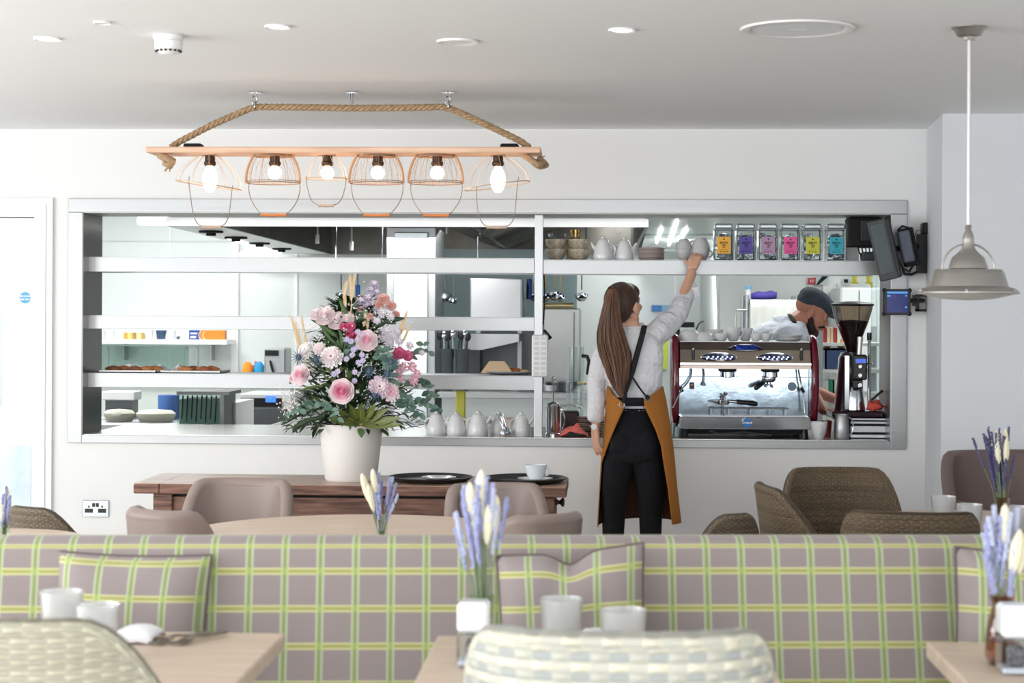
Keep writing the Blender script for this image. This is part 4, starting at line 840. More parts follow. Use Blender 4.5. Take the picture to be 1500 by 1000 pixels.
# tea jars
silver = mat('silver_sachets', (196, 200, 210), .25, .7, bump=(45, 1, .02))
for k, (px, c_, n_) in enumerate(((1060, (250, 184, 70), 'orange'), (1092.5, (98, 84, 170), 'violet'), (1125, (190, 152, 186), 'lilac'), (1157.5, (240, 100, 165), 'pink'), (1190, (214, 214, 76), 'yellow green'), (1224.5, (64, 182, 202), 'turquoise'))):
    x = at(px, 355, SY-.04).x; w_ = .052; y0 = SY-.06; h_ = .17
    T = thing('tea_jar', 'square glass tea jar with a %s label' % n_, 'jar', (x, y0+w_, zr), 'square tea jars on the right shelf')
    m = MB(); m.box((x-w_, y0, zr+.001), (x+w_, y0+2*w_, zr+h_), ch=.008); m.build('glass_body', thin_glass('jar_glass_%d' % k, (244, 248, 248), .35), T)
    m = MB()
    for sx in (-1, 1):
        for yy in (y0+.004, y0+2*w_-.004): m.cyl((x+sx*(w_-.004), yy, zr+.003), (x+sx*(w_-.004), yy, zr+h_), .0035, n=6)
    m.tube([(x-w_+.004, y0+.004, zr+.006), (x+w_-.004, y0+.004, zr+.006), (x+w_-.004, y0+2*w_-.004, zr+.006), (x-w_+.004, y0+2*w_-.004, zr+.006)], .004, 6, closed=True)
    m.build('glass_edge', mat('dark_glass_edge_%d' % k, (90, 102, 104), .1, .3), T, smooth=True)
    m = MB(); m.box((x-w_*.93, y0+.004, zr+h_+.001), (x+w_*.93, y0+2*w_-.004, zr+h_+.028), ch=.008); ld = m.build('lid', mat('grey_glass_lid_%d' % k, (172, 180, 182), .12, .4), T)
    m = MB(); m.box((x-w_*.96, y0+.002, zr+h_-.004), (x+w_*.96, y0+2*w_-.002, zr+h_+.002)); m.box((x-w_*.8, y0+.012, zr+h_+.027), (x+w_*.8, y0+2*w_-.012, zr+h_+.031)); m.build('seal_ring', M['darksteel'], ld)
    m = MB(); rr2 = random.Random(k)
    for q in range(26):
        c = Vector((x+rr2.uniform(-.034, .034), y0+w_+rr2.uniform(-.03, .03), zr+.012+q*.0052)); m.box(c-Vector((.016, .014, .006)), c+Vector((.016, .014, .006)), rot=Matrix.Rotation(rr2.uniform(0, 3), 3, 'Z') @ Matrix.Rotation(rr2.uniform(-.8, .8), 3, 'X'))
    tag(m.build('tea_sachets', silver, T), None, None, kind='stuff')
    m = MB(); m.box((x-.036, y0-.0012, zr+.037), (x+.036, y0-.0002, zr+.128)); lb = m.build('paper_label', mat('label_%d' % k, c_, .6), T)
    dk = mat('label_ink_%d' % k, tuple(int(q*.3) for q in c_), .6)
    for s_, sz, dz in (('BREW', .0165, .090), ('TEA', .0135, .077), ('CO', .010, .066)): text(s_, sz, (x, y0-.0016, zr+dz+.006), dk, lb, bold=.0004)
    m = MB(); m.ball((x, y0-.0016, zr+.115), (.004, .0006, .005), 8, 6); m.box((x-.02, y0-.0016, zr+.058), (x+.02, y0-.0014, zr+.059))
    for q in (-.016, 0, .016): m.box((x+q-.005, y0-.0016, zr+.046), (x+q+.004, y0-.0014, zr+.05))
    m.build('printed_ornament', dk, lb)
# pastry trays on the lower left shelf
for k, (x0, x1) in enumerate(((146, 232), (236, 326))):
    a, b = at(x0, 545, 9.97).x, at(x1, 545, 9.97).x
    m = MB(); m.box((a, 9.93, z3+.001), (b, 10.17, z3+.005)); m.box((a, 9.93, z3+.001), (b, 9.936, z3+.014)); m.box((a, 10.164, z3+.001), (b, 10.17, z3+.014)); m.box((a, 9.93, z3+.001), (a+.006, 10.17, z3+.014)); m.box((b-.006, 9.93, z3+.001), (b, 10.17, z3+.014))
    one(m, 'baking_tray', M['whitep'], ['flat white pastry tray nearer the steel side lining', 'flat white pastry tray nearer the flowers'][k], 'tray', 'pastry trays on the lower shelf')
def croissant(c, L, m_, label, rz=0):
    m = MB(); m.M = Matrix.Translation(c) @ Matrix.Rotation(rz, 4, 'Z')
    pts, rad = [], []
    for i in range(25):
        t = -1+2*i/24; pts.append((t*L, .25*L*t*t, L*.3)); base = (1-abs(t)**1.8)*.30*L+.004; rad.append((base*(1+.12*abs(math.sin(i*1.4))), base*(.9+.12*abs(math.sin(i*1.4)))))
    m.tube(pts, .01, 12, rad=rad)
    return one(m, 'croissant', m_, label, 'croissant', 'croissants on the lower shelf', smooth='all')
pas = [mat('croissant_%d' % k, c_, .6, var=(40, d_)) for k, (c_, d_) in enumerate((((188, 112, 66), (130, 74, 40)), ((206, 140, 88), (160, 96, 56)), ((150, 92, 60), (104, 62, 40))))]
pl = [(166, 10.03, 2, 'darkest'), (181, 10.06, 0, 'second'), (196, 10.02, 2, 'third'), (214, 10.03, 1, 'golden'), (226, 10.06, 1, 'pale'), (270, 10.02, 1, ''), (282, 10.07, 0, ''), (298, 10.02, 0, ''), (309, 10.06, 1, '')]
lb_ = ['croissant at the steel lining end of the first pastry tray', 'croissant second from the steel lining on the first tray', 'dark croissant in the middle of the first pastry tray', 'golden croissant wrapped in striped paper on the first tray', 'pale croissant at the flower end of the first tray', 'golden croissant at the near end of the second tray, beside the striped paper', 'croissant second in the row on the second tray', 'browner croissant third in the row on the second tray', 'croissant nearest the flowers on the second tray']
for k, (px, y_, mi, _) in enumerate(pl): croissant(Vector((at(px, 540, y_).x, y_, z3+.006)), .047, pas[mi], lb_[k], rz=.3*math.sin(k*2.3))
m = MB()
for k, (x0, x1) in enumerate(((168, 210), (222, 242), (252, 268), (288, 322))):
    a, b = at(x0, 545, 10.1).x, at(x1, 545, 10.1).x
    pp = MB(); pp.grid(lambda i, j: Vector((a+(b-a)*i/12, 10.1+.05*j/6+.0, z3+.006+.035*math.sin(PI*min(1, i/12))*(.6+.4*j/6)+.008*noise.noise(Vector((i*.7+k*5, j*.6, 0))))), 12, 6)
    one(pp, 'wrapping_paper', mat('baking_paper_%d' % k, (240, 238, 234), .6), ['crumpled white paper behind the dark croissants', 'crumpled white paper at the end of the first pastry tray', 'crumpled white paper at the start of the second pastry tray', 'crumpled white paper behind the last croissants by the flowers'][k], 'paper', 'baking papers on the trays', smooth='all', solid=.0015)
# plate with folded card and pastry on the lower shelf
c = bz(746, SY, z3); T = thing('serving_plate', 'grey oval serving plate on the lower shelf near the post', 'plate', c)
m = MB(); m.lathe([(0, .006), (.09, .004), (.10, .003), (.145, .014), (.15, .018), (.145, .020), (.10, .010), (0, .010)], c, 40, ell=(1, .6)); m.build('plate_body', mat('grey_plate', (178, 180, 184), .3), T, smooth=True)
zt3 = z3+.011; q0 = at(705, 540, SY).x; q1 = at(752, 540, SY).x; q2 = at(722, 530, SY).x; q3 = at(739, 530, SY).x; zt_c = at(720, 529, SY).z
m = MB(); m.add([(q0, SY-.05, zt3), (q1, SY-.05, zt3), (q3, SY-.0, zt_c), (q2-.02, SY, zt_c), (q0+.02, SY+.05, zt3), (q1+.01, SY+.05, zt3)], [(0, 1, 2, 3), (3, 2, 5, 4)]); one(m, 'folded_card', mat('tan_card', (228, 200, 164), .7), 'folded tan card tent on the grey serving plate', 'card', solid=.002)
croissant(Vector((at(753, 540, SY).x, SY, zt3)), .045, pas[0], 'single croissant beside the folded card on the grey plate')
m = MB(); m.lathe([(0, .0), (.02, .0), (.024, .008), (.018, .014), (0, .016)], (at(768, 545, SY).x, SY, zt3+.002), 20); one(m, 'biscuit', mat('pale_biscuit', (222, 196, 150), .7), 'pale round biscuit on the rim end of the grey plate', 'biscuit', smooth=True)

# sill worktop: white teapots, spoons, jars
TY = 9.98
for k, (px, s_, n_) in enumerate(((640, 1.0, 'nearest the flowers'), (669, .98, 'second from the flowers'), (701, 1.02, 'directly under the folded card'), (731, .96, 'behind the bundle of spoons'), (764, .98, 'beside the hatch post'))):
    teapot('teapot', bz(px, TY+(.08 if k == 3 else 0), TOP), s_, 'white teapot on the sill, '+n_, 'white teapots on the sill', flip=1 if k % 2 else -1)
a = rect(668, 572, 682, 613, 10.35); m = MB(); T = thing('oil_bottle', 'tall yellow oil bottle behind the teapots on the sill', 'bottle', ((a[0]+a[1])/2, 10.35, TOP)); w_ = (a[1]-a[0])/2
m.box((a[0], 10.35-w_, TOP), (a[1], 10.35+w_, a[3]), ch=.006); m.build('body', mat('yellow_oil', (224, 220, 90), .2), T); m = MB(); m.cyl(((a[0]+a[1])/2-.01, 10.35, a[3]), ((a[0]+a[1])/2-.01, 10.35, a[3]+.012), .009); m.build('cap', M['darksteel'], T)
c = bz(748, 10.06, TOP); m = MB(); m.lathe([(0, .003), (.055, .0), (.058, .02), (.06, .085), (.062, .088), (.056, .088), (.054, .02), (0, .01)], c, 28); one(m, 'glow_tinted_pot', mat('glow_tinted_glaze', (232, 208, 196), .3), 'pot tinted with painted pink glow on the sill behind the spoons', 'pot', smooth=True)  # pink of the lamp glow is put into the pot's colour
for k in range(12):
    t = k/11; x0 = at(741+rk.uniform(-8, 10), 634, TY-.06).x; x1 = at(728+rk.uniform(-3, 10), 602+rk.uniform(0, 8), TY-.05).x
    m = MB(); y0 = TY-.09+.05*(k % 4)/4; p0 = Vector((x0, y0, TOP+.008+.003*(k % 3))); p1 = Vector((x1, y0+.02, TOP+.105+.004*(k % 5)))
    m.tube([p0, p0.lerp(p1, .5), p1], .0022, 6); m.M = Matrix.Translation(p0) @ (p1-p0).to_track_quat('Z', 'Y').to_matrix().to_4x4(); m.ball((0, 0, .012), (.013, .004, .02), 10, 6); m.M = None
    one(m, 'teaspoon', M['chrome'], 'steel teaspoon in the leaning bundle before the glow tinted pot', 'spoon', 'teaspoons bundled on the sill', smooth=True)
# power strip on the post with cables
a = rect(779, 490, 803, 552, 9.86); T = thing('power_strip', 'white power strip fixed upright on the hatch post', 'power strip', ((a[0]+a[1])/2, 9.87, a[2]))
m = MB(); m.box((a[0], 9.845, a[2]), (a[1], 9.879, a[3]), ch=.008); m.build('housing', M['whitep'], T)
for k in range(8):
    z = a[2]+.02+(a[3]-a[2]-.04)*k/7
    for sx in (-1, 1): m = MB(); x = (a[0]+a[1])/2+sx*.018; m.box((x-.013, 9.843, z-.008), (x+.013, 9.846, z+.008), ch=.001); m.build('socket_outlet', mat('pale_grey_socket_%d' % k, (216, 218, 220), .4), T)
m = MB(); X_ = lambda px, py: at(px, py, 9.9)
m.tube([X_(794, 403), X_(793, 430), X_(794, 455), X_(791, 478), X_(788, 490)], .004, 6); one(m, 'power_cable', M['black'], 'black cable running down into the top of the power strip', 'cable', smooth=True)
m = MB(); m.tube([X_(797, 403)+Vector((0, .01, 0)), X_(798, 430), X_(797, 460), X_(796, 475)], .004, 6); one(m, 'hanging_cable', M['black'], 'second black cable hanging beside the post', 'cable', smooth=True)
m = MB(); m.tube([X_(797, 483), X_(801, 488), X_(807, 496)], .01, 8, rad=[.007, .011, .013]); one(m, 'plug', M['black'], 'black plug sticking out beside the power strip', 'plug', smooth=True)

# french press
c = Vector(bz(811, 9.98, TOP)); T = thing('french_press', 'polished steel french press on the sill beside the post', 'coffee press', c); r_ = .038
zt = at(811, 594, 9.98).z-TOP
m = MB(); m.lathe([(0, .001), (r_*1.12, .001), (r_*1.12, .012), (r_, .016), (r_, zt-.01), (r_*1.08, zt-.006), (r_*1.08, zt), (0, zt)], c, 32); m.build('body', M['chrome'], T, smooth=True)
m = MB(); m.lathe([(r_*1.05, zt), (r_*.9, zt+.012), (r_*.3, zt+.018), (.006, zt+.022), (0, zt+.022)], c, 28); m.build('lid', M['chrome'], T, smooth=True)
m = MB(); m.cyl(c+Vector((0, 0, zt+.02)), c+Vector((0, 0, zt+.135)), .003, n=8); m.ball(c+Vector((0, 0, zt+.145)), .0125, 16, 10); m.build('plunger', M['chrome'], T, smooth=True)
m = MB(); m.tube([c+Vector((r_*.9+.028*math.sin(t), .02, zt*.5-zt*.36*math.cos(t))) for t in [PI*k/12 for k in range(13)]], .004, 8); m.build('handle', M['chrome'], T, smooth=True)
# coral cloths
def crumple(name, pxs, Y, z0, c_, label, sd=1, D=.06):
    a, b = at(pxs[0], 630, Y).x, at(pxs[1], 630, Y).x; h = pxs[2]; m = MB()
    def fn(i, j):
        u, v = i/18, j/10; e = math.sin(PI*u)**.8*math.sin(PI*min(1, .12+v*.76))
        return Vector((a+(b-a)*u, Y-D+2*D*v, z0+.003+max(0, h*e*(.65+.5*noise.noise(Vector((u*4+sd, v*3, sd)))))))
    m.grid(fn, 18, 10); return one(m, name, mat(name+'_%d_mat' % sd, c_, .9), label, 'cloth', smooth='all', solid=.003)
crumple('coral_cloth', (820, 862, .085), 9.95, TOP, (238, 120, 112), 'coral pink cloth on the sill between the french press and the waitress', 2)
for k in range(8):
    m = MB(); x = at(864, 620, 10.1).x; z = TOP+.012*k
    m.lathe([(0, .001), (.05, .001), (.08, .006), (.085, .011), (.08, .011), (.05, .006), (0, .005)], (x+.01, 10.12, z), 32); one(m, 'brown_saucer', mat('brown_saucer_%d' % (k % 2), [(188, 146, 126), (120, 86, 70)][k % 2], .4), ORD[k]+' brown saucer counting up the stack beside the coral cloth', 'saucer', 'brown saucers stacked on the sill', smooth=True)
m = MB(); a = rect(822, 603, 848, 634, 10.25); m.box((a[0], 10.25, TOP), (a[1], 10.4, a[3]), ch=.01); one(m, 'dark_box', mat('dark_brown_box', (66, 54, 50), .6), 'dark brown box on the worktop behind the coral cloth', 'box')
m = MB(); c = bz(836, 10.32, a[3]); m.M = Matrix.Translation(c); m.grid(lambda i, j: Vector((-.07+.14*i/10, -.05+.1*j/8, .01+.03*abs(noise.noise(Vector((i*.5, j*.6, 3))))+.02*math.sin(PI*i/10))), 10, 8); one(m, 'crumpled_foil', mat('pale_foil', (214, 222, 220), .35, .3), 'crumpled pale plastic bag on the dark brown box', 'bag', smooth='all', solid=.003)
m = MB(); a = rect(858, 519, 863, 552, 10.4); q = at(856, 523, 10.3)
m.tube([at(853, 521, 10.35), at(860, 522, 10.33), at(863, 530, 10.33), at(861, 548, 10.35)], .011, 8); T = thing('water_jug', 'tall clear jug with a thick black handle beside the waitress', 'jug', bz(840, 10.4, TOP)); m.build('handle', M['black'], T, smooth=True)
cj = Vector(bz(843, 10.4, TOP)); zt = at(843, 508, 10.4).z-TOP
m = MB(); m.lathe([(0, .001), (.05, .001), (.052, .02), (.05, zt), (.046, zt), (.046, .01), (0, .01)], cj, 28); m.build('jug_body', M['pane'], T, smooth=True)
# drinking glasses near the machine
for k, px in enumerate((982, 991)):
    m = MB(); c = bz(px, 9.93+.04*k, TOP); m.lathe([(0, .002), (.024, .001), (.031, .075), (.029, .075), (.022, .008), (0, .008)], c, 24); one(m, 'small_glass', thin_glass('tumbler_clear_%d' % k, (236, 240, 240), .4), ['small clear glass between the apron and the coffee machine', 'small clear glass touching the coffee machine foot'][k], 'glass', 'small glasses by the machine', smooth=True)

# ------------------------------------------------------------------ espresso machine
MY = 9.93
def mx(px): return at(px, 570, MY).x
def mz(py): return at(1090, py, MY).z
XL, XR = mx(996), mx(1187)
T = thing('espresso_machine', 'two group chrome espresso machine with burgundy side panels', 'coffee machine', ((XL+XR)/2, MY+.25, TOP))
burg = mat('burgundy_lacquer', (110, 14, 38), .12, coat=.8)
cham = mat('champagne_metal', (190, 176, 160), .3, 1, stretch=(.02, 1, 1), bump=(60, .03))
for side, s_ in ((XL, -1), (XR, 1)):
    prof = []   # side silhouette in Y-Z, bulging toward the front
    for zq, yq in ((mz(634)+.01, MY+.05), (mz(610), MY-.0), (mz(590), MY-.035), (mz(560), MY-.05), (mz(530), MY-.035), (mz(505), MY+.0), (mz(491), MY+.05), (mz(488), MY+.09)): prof.append((yq, zq))
    prof += [(MY+.5, mz(494)), (MY+.55, mz(520)), (MY+.55, mz(620)), (MY+.5, mz(632))]
    m = MB(); r1 = []; n_ = len(prof)
    cy, cz = MY+.25, mz(560)
    for off, sc_ in ((0, .985), (.012*s_, 1.0), (.030*s_, .99), (.046*s_, .93), (.052*s_, .80)):
        r1.append([Vector((side+off, cy+(y-cy)*sc_, cz+(z-cz)*sc_)) for y, z in prof])
    m.loft(r1); m.build('side_panel', burg, T, smooth=True, sub=1)
m = MB(); m.box((XL, MY+.12, mz(612)), (XR, MY+.50, mz(505))); m.build('housing', M['steel2'], T)
m = MB(); m.prism([(MY-.03, mz(535)), (MY-.03, mz(531)), (MY+.005, mz(512)), (MY+.30, mz(512)), (MY+.30, mz(535))], XL, XR, 'x'); fp = m.build('control_fascia', cham, T, bevel=.002)
m = MB(); m.prism([(MY+.004, mz(512)), (MY+.03, mz(501.5)), (MY+.46, mz(501.5)), (MY+.46, mz(512))], XL, XR, 'x'); tp = m.build('top_fascia', mat('grey_brown_metal', (120, 110, 104), .3, 1), T)
m = MB(); m.box((XL, MY-.028, mz(540)), (XR, MY+.2, mz(535.3))); m.build('lower_trim', mat('trim_bronze', (150, 138, 130), .3, 1), T)
m = MB(); m.box((XL, MY-.034, mz(534)), (XR, MY-.029, mz(531.5))); m.build('chrome_trim', M['chrome'], T)
# cup tray with rail
m = MB(); m.box((XL, MY+.03, mz(501)), (XR, MY+.46, mz(501)+.004)); m.build('cup_tray', M['steel2'], T)
TZ = mz(501)+.004
m = MB(); m.box((XL+.0, MY+.085, mz(612)), (XR, MY+.12, mz(540))); m.build('splash_plate', mat('polished_splash_plate', (150, 164, 176), .12, 1, bump=(5, .12, .01)), T)
m = MB(); m.box((XL, MY+.083, mz(553)), (XR, MY+.086, mz(552.2))); m.build('panel_seam', M['darksteel'], T)
navy = mat('navy_lens', (20, 26, 70), .1, coat=1); bl = mat('blue_display', (70, 105, 220), .3, emit=.5)
def oval(px, py, rx, ry, y0, y1, m_, name, par):
    c = Vector((mx(px), 0, mz(py))); q = MB(); n_ = 40
    q.loft([[Vector((c.x+rx*k_*math.cos(2*PI*i/n_), yy, c.z+ry*k_*math.sin(2*PI*i/n_))) for i in range(n_)] for yy, k_ in ((y0, 1), (y1, 1), (y1-.002, .93))]); return q.build(name, m_, par, smooth=True)
for px in (1052, 1134):
    y_ = MY-.012
    oval(px, 523.5, .098, .029, y_+.01, y_-.006, M['chrome'], 'button_bezel', T); o_ = oval(px, 523.5, .092, .0245, y_, y_-.011, navy, 'button_panel', T)
    q = MB()
    for i in range(6):
        x = mx(px)+(-.062+.025*i)
        for dx, dz in ((0, -.006), (.008, .004)): q.ball((x+dx, y_-.014, mz(523.5)+dz), (.0048, .002, .0048), 8, 6)
    q.build('lit_button', mat('blue_white_light', (190, 205, 255), .3, emit=1.6), o_)
o_ = oval(1091.5, 509, .092, .018, MY+.02, MY-.004, navy, 'display_bezel', T)
q = MB(); q.box((mx(1078), MY-.006, mz(512.5)), (mx(1107), MY-.003, mz(505))); q.build('display', bl, o_)
for px in (1015, 1173):
    q = MB(); q.box((mx(px)-.008, MY-.03, mz(527)), (mx(px)+.008, MY-.012, mz(511)), ch=.004); kn = q.build('steam_lever', M['black'], T); q = MB(); q.ball((mx(px), MY-.024, mz(511.5)), .008); q.build('lever_cap', M['chrome'], kn, smooth=True)
# groups and portafilters
for px in (1067, 1130):
    c = Vector((mx(px), MY+.04, mz(541))); q = MB(); q.lathe([(0, 0), (.044, 0), (.042, -.012), (.036, -.016), (.036, -.04), (.030, -.044), (0, -.044)], c, 28); gr = q.build('brew_group', M['chrome'], T, smooth=True)
    q = MB(); q.lathe([(.045, .004), (.0465, .0), (.0465, -.01), (.044, -.013), (.03, -.013)], c, 28); q.build('group_collar', M['blackm'], gr, smooth=True)
def portafilter(c, ang, name_l, tilt=0):
    c = Vector(c); P_ = MB(); P_.lathe([(0, .014), (.031, .014), (.034, .01), (.034, -.004), (.03, -.012), (.02, -.018), (0, -.02)], c, 24)
    d = Vector((math.cos(ang), math.sin(ang), tilt)); P_.cyl(c+d*.03, c+d*.075, .007); P_.tube([c+Vector((0, 0, -.018)), c+Vector((0, 0, -.03))], .008, 8)
    P_.tube([c+Vector((-.018, 0, -.048)), c+Vector((-.013, 0, -.034)), c+Vector((0, 0, -.03)), c+Vector((.013, 0, -.034)), c+Vector((.018, 0, -.048))], .005, 8)
    pf_ = P_.build('portafilter', M['chrome'], T, smooth=True)
    H = MB(); H.tube([c+d*.07, c+d*.085, c+d*.12, c+d*.16, c+d*.178, c+d*.182], .01, 10, rad=[.007, .012, .0115, .0135, .012, .004]); H.build('handle', M['black'], pf_, smooth=True)
portafilter((mx(1128), MY+.04, mz(541)-.05), -PI/2-.5, 'x', -.25)
# drip tray, lying portafilter, feet
m = MB(); m.box((XL-.002, MY-.035, mz(628)), (XR-.0, MY+.1, mz(610)), ch=.004); dt = m.build('drip_tray', M['chrome'], T)
m = MB()
for k in range(22): x = XL+.02+(XR-XL-.04)*k/21; m.box((x-.004, MY-.025, mz(610)), (x+.004, MY+.085, mz(610)+.003))
for y in (MY-.025, MY+.03, MY+.08): m.box((XL+.015, y-.002, mz(610)), (XR-.015, y+.002, mz(610)+.004))
m.build('drip_grate', M['steel2'], dt)
z_ = mz(610)+.004
m = MB(); m.tube([(mx(1040), MY+.0, z_+.04), (mx(1155), MY+.0, z_+.04)], .004, 6); 
for px in (1042, 1068, 1100, 1128, 1152): m.tube([(mx(px), MY, z_+.04), (mx(px), MY, z_)], .003, 6)
m.build('cup_rail', M['steel2'], T, smooth=True)
c = Vector((mx(1060), MY+.01, mz(589))); P_ = MB(); P_.lathe([(0, -.014), (.027, -.014), (.031, -.008), (.031, .01), (.026, .012), (0, .01)], c, 24); P_.cyl(c+Vector((.03, 0, .004)), c+Vector((.075, 0, .0)), .007); P_.tube([c+Vector((0, 0, .012)), c+Vector((.0, 0, .03))], .012, 8); P_.tube([c+Vector((-.008, 0, .045)), c+Vector((.0, 0, .03)), c+Vector((.016, 0, .042)), c+Vector((.02, 0, .05))], .006, 8); P_.tube([c+Vector((-.03, 0, .0)), c+Vector((-.06, 0, .004)), c+Vector((-.075, 0, .0))], .006, 6, rad=[.012, .006, .003])
pf_ = P_.build('portafilter', M['chrome'], T, smooth=True); H = MB(); H.tube([c+Vector((.07, 0, .0)), c+Vector((.085, 0, -.001)), c+Vector((.13, 0, -.004)), c+Vector((.165, 0, -.008)), c+Vector((.182, 0, -.009))], .01, 10, rad=[.008, .0125, .012, .015, .010]); H.build('handle', M['black'], pf_, smooth=True)
P_ = MB(); P_.cyl((c.x, c.y, z_-.002), (c.x, c.y, c.z-.014), .004); P_.build('filter_prop', M['chrome'], pf_)
for px in (1003, 1180):
    q = MB(); q.cyl((mx(px), MY+.04, TOP), (mx(px), MY+.04, mz(628)), .022, .017); q.build('foot', M['black'], T); q = MB(); q.cyl((mx(px), MY+.42, TOP), (mx(px), MY+.42, mz(612)), .022, .017); q.build('foot', M['black'], T)
m = MB(); m.box((XL+.04, MY+.06, TOP+.015), (XR-.04, MY+.45, mz(612))); m.build('under_tray', M['blackm'], T)
m = MB(); m.tube([(mx(1040), MY-.005, TOP+.035), (mx(1055), MY, TOP+.02), (mx(1090), MY, TOP+.03), (mx(1130), MY, TOP+.014)], .006, 6); m.build('hose', M['darksteel'], T, smooth=True)
# badge
c = Vector((mx(1094), MY-.0355, mz(618.5))); q = MB(); q.cyl(c, c+Vector((0, -.003, 0)), .029, n=36); bd = q.build('badge_rim', M['chrome'], T); q = MB(); q.cyl(c+Vector((0, -.003, 0)), c+Vector((0, -.0045, 0)), .025, n=36); b2_ = q.build('badge', mat('badge_blue', (20, 125, 200), .25), bd)
text('Carimali', .0155, (c.x, c.y-.0052, c.z), M['whitep'], bd, bold=.0008)
# gauge, switch, steam wands
q = MB(); c = Vector((mx(1162), MY+.08, mz(566))); q.cyl(c, c+Vector((0, -.012, 0)), .031, n=28); g_ = q.build('pressure_gauge', M['chrome'], T, smooth=True); q = MB(); q.cyl(c+Vector((0, -.012, 0)), c+Vector((0, -.014, 0)), .024, n=28); q.build('dial', mat('dial_blue_grey', (90, 125, 145), .3), g_)
q = MB(); c = Vector((mx(1014.5), MY+.085, mz(566))); q.box(c-Vector((.013, .008, .018)), c+Vector((.013, 0, .018)), ch=.003); s2_ = q.build('power_switch', M['black'], T); q = MB(); q.box(c-Vector((.005, .010, -.002)), c+Vector((.005, -.007, .008))); q.build('switch_light', mat('amber_light', (220, 110, 50), .4, emit=.5), s2_)
for pts in (((1013, 541), (1012, 552), (1005, 563), (998, 570), (985, 597)), ((1170, 541), (1172, 555), (1175, 570), (1178, 603))):
    q = MB(); q.tube([Vector((mx(x), MY+.02-.02*i, mz(y))) for i, (x, y) in enumerate(pts)], .0045, 8); wd_ = q.build('steam_wand', M['chrome'], T, smooth=True)
    q = MB(); i = 2 if pts[0][0] < 1100 else 2; x, y = pts[i+ (1 if i == 2 and pts[0][0] < 1100 else 0)]; q.tube([Vector((mx(x)-.008, MY-.03, mz(y)+.012)), Vector((mx(x)+.006, MY-.03, mz(y)-.014))], .009, 8); q.build('rubber_grip', M['black'], wd_, smooth=True)
q = MB(); q.tube([Vector((mx(1031), MY+.04, mz(541))), Vector((mx(1032), MY+.03, mz(550))), Vector((mx(1031), MY+.02, mz(560)))], .004, 8); q.lathe([(.006, .0), (.013, -.018), (.010, -.02), (0, -.012)], (mx(1031), MY+.02, mz(560)), 16); q.build('hot_water_spout', M['chrome'], T, smooth=True)
# cups on top of the machine
def onTop(px, dy): return (at(px, 490, MY+dy).x, MY+dy, TZ)
tops = [(1010, .12, .066, .062, True, 'big upturned white cup at the burgundy end near the waitress'), (1032, .10, .05, .05, True, 'round upturned white cup, second on the machine from the waitress'), (1057, .09, .036, .042, False, 'small white cup in front of the tall one on the machine'), (1074, .14, .042, .075, False, 'tallest white cup in the middle of the machine top'), (1092, .2, .04, .07, False, 'white cup half hidden behind the tallest cup'), (1107, .09, .03, .038, False, 'little espresso cup right of the tall cups'), (1122, .1, .03, .042, False, 'little espresso cup beside the saucer stack'), (1048, .26, .045, .062, False, 'white cup at the back of the machine top')]
for k, (px, dy, r, h, inv, lb2) in enumerate(tops): cup('coffee_cup', onTop(px, dy), r, h, lb2, 'white cups on the coffee machine', inv=inv, ang=(.2, .4, 3.0, -.1, .3, .2, .3, 2)[k])
for k in range(4):
    m = MB(); c = Vector(onTop(1155, .15)); m.lathe([(0, .001), (.05, .001), (.075, .006), (.08, .011), (.076, .011), (.05, .006), (0, .005)], c+Vector((0, 0, .008*k)), 36); one(m, 'saucer', M['white'], ORD[k]+' white saucer counting up the low stack on the coffee machine', 'saucer', 'saucers stacked on the coffee machine', smooth=True)

# ------------------------------------------------------------------ grinder, jug, knock box, cup
GY = 10.02
def gx(px): return at(px, 560, GY).x
def gz(py): return at(1250, py, GY).z
a = (gx(1242), gx(1297), TOP, gz(611)); T = thing('knock_box_drawer', 'ribbed steel knock out drawer under the coffee grinder', 'drawer', ((a[0]+a[1])/2, GY, TOP))
m = MB(); m.box((a[0], GY-.07, TOP+.002), (a[1], GY+.2, a[3])); m.build('case', M['blackm'], T)
zz0 = a[3]-TOP
for k, (u, v) in enumerate(((.04, .2), (.30, .62), (.72, .84), (.9, 1.0))): q = MB(); q.box((a[0]+.004, GY-.078, TOP+zz0*u), (a[1]-.004, GY-.07, TOP+zz0*v), ch=.002); q.build('steel_band', M['steel2'], T)
GB = a[3]+.001
T = thing('coffee_grinder', 'chrome and black coffee grinder with a conical bean hopper', 'coffee grinder', (gx(1250), GY, GB))
plum = mat('dark_plum_lacquer', (44, 22, 34), .12, coat=.8)
m = MB(); m.box((gx(1217), GY-.075, GB), (gx(1292), GY+.19, gz(601)), ch=.008); m.build('base', plum, T)
m = MB(); rg = []
for z, x0, x1, y0 in ((gz(602), 1226, 1272, .05), (gz(580), 1228, 1268, .04), (gz(550), 1230, 1266, .03), (gz(524), 1232, 1268, .03), (gz(517), 1236, 1262, .04)):
    xa_, xb_ = gx(x0), gx(x1); rg.append([Vector(((xa_+xb_)/2+(xb_-xa_)/2*abs(math.cos(t))**.6*math.copysign(1, math.cos(t)), GY+y0+.06+.075*abs(math.sin(t))**.6*math.copysign(1, math.sin(t)), z)) for t in [2*PI*k/24+.01 for k in range(24)]])
m.loft(rg); m.build('body', plum, T, smooth=True)
m = MB(); rg = []
for z, r in ((gz(600), .055), (gz(585), .052), (gz(573), .046), (gz(566), .036)): rg.append([Vector((gx(1252)+r*math.cos(t), GY+.02+r*.9*math.sin(t), z)) for t in [2*PI*k/24 for k in range(24)]])
m.loft(rg); m.build('chrome_chute', M['chrome'], T, smooth=True)
m = MB(); m.box((gx(1236), GY-.02, gz(600)), (gx(1244), GY+.03, gz(520)), ch=.003); m.build('chrome_trim', M['chrome'], T)
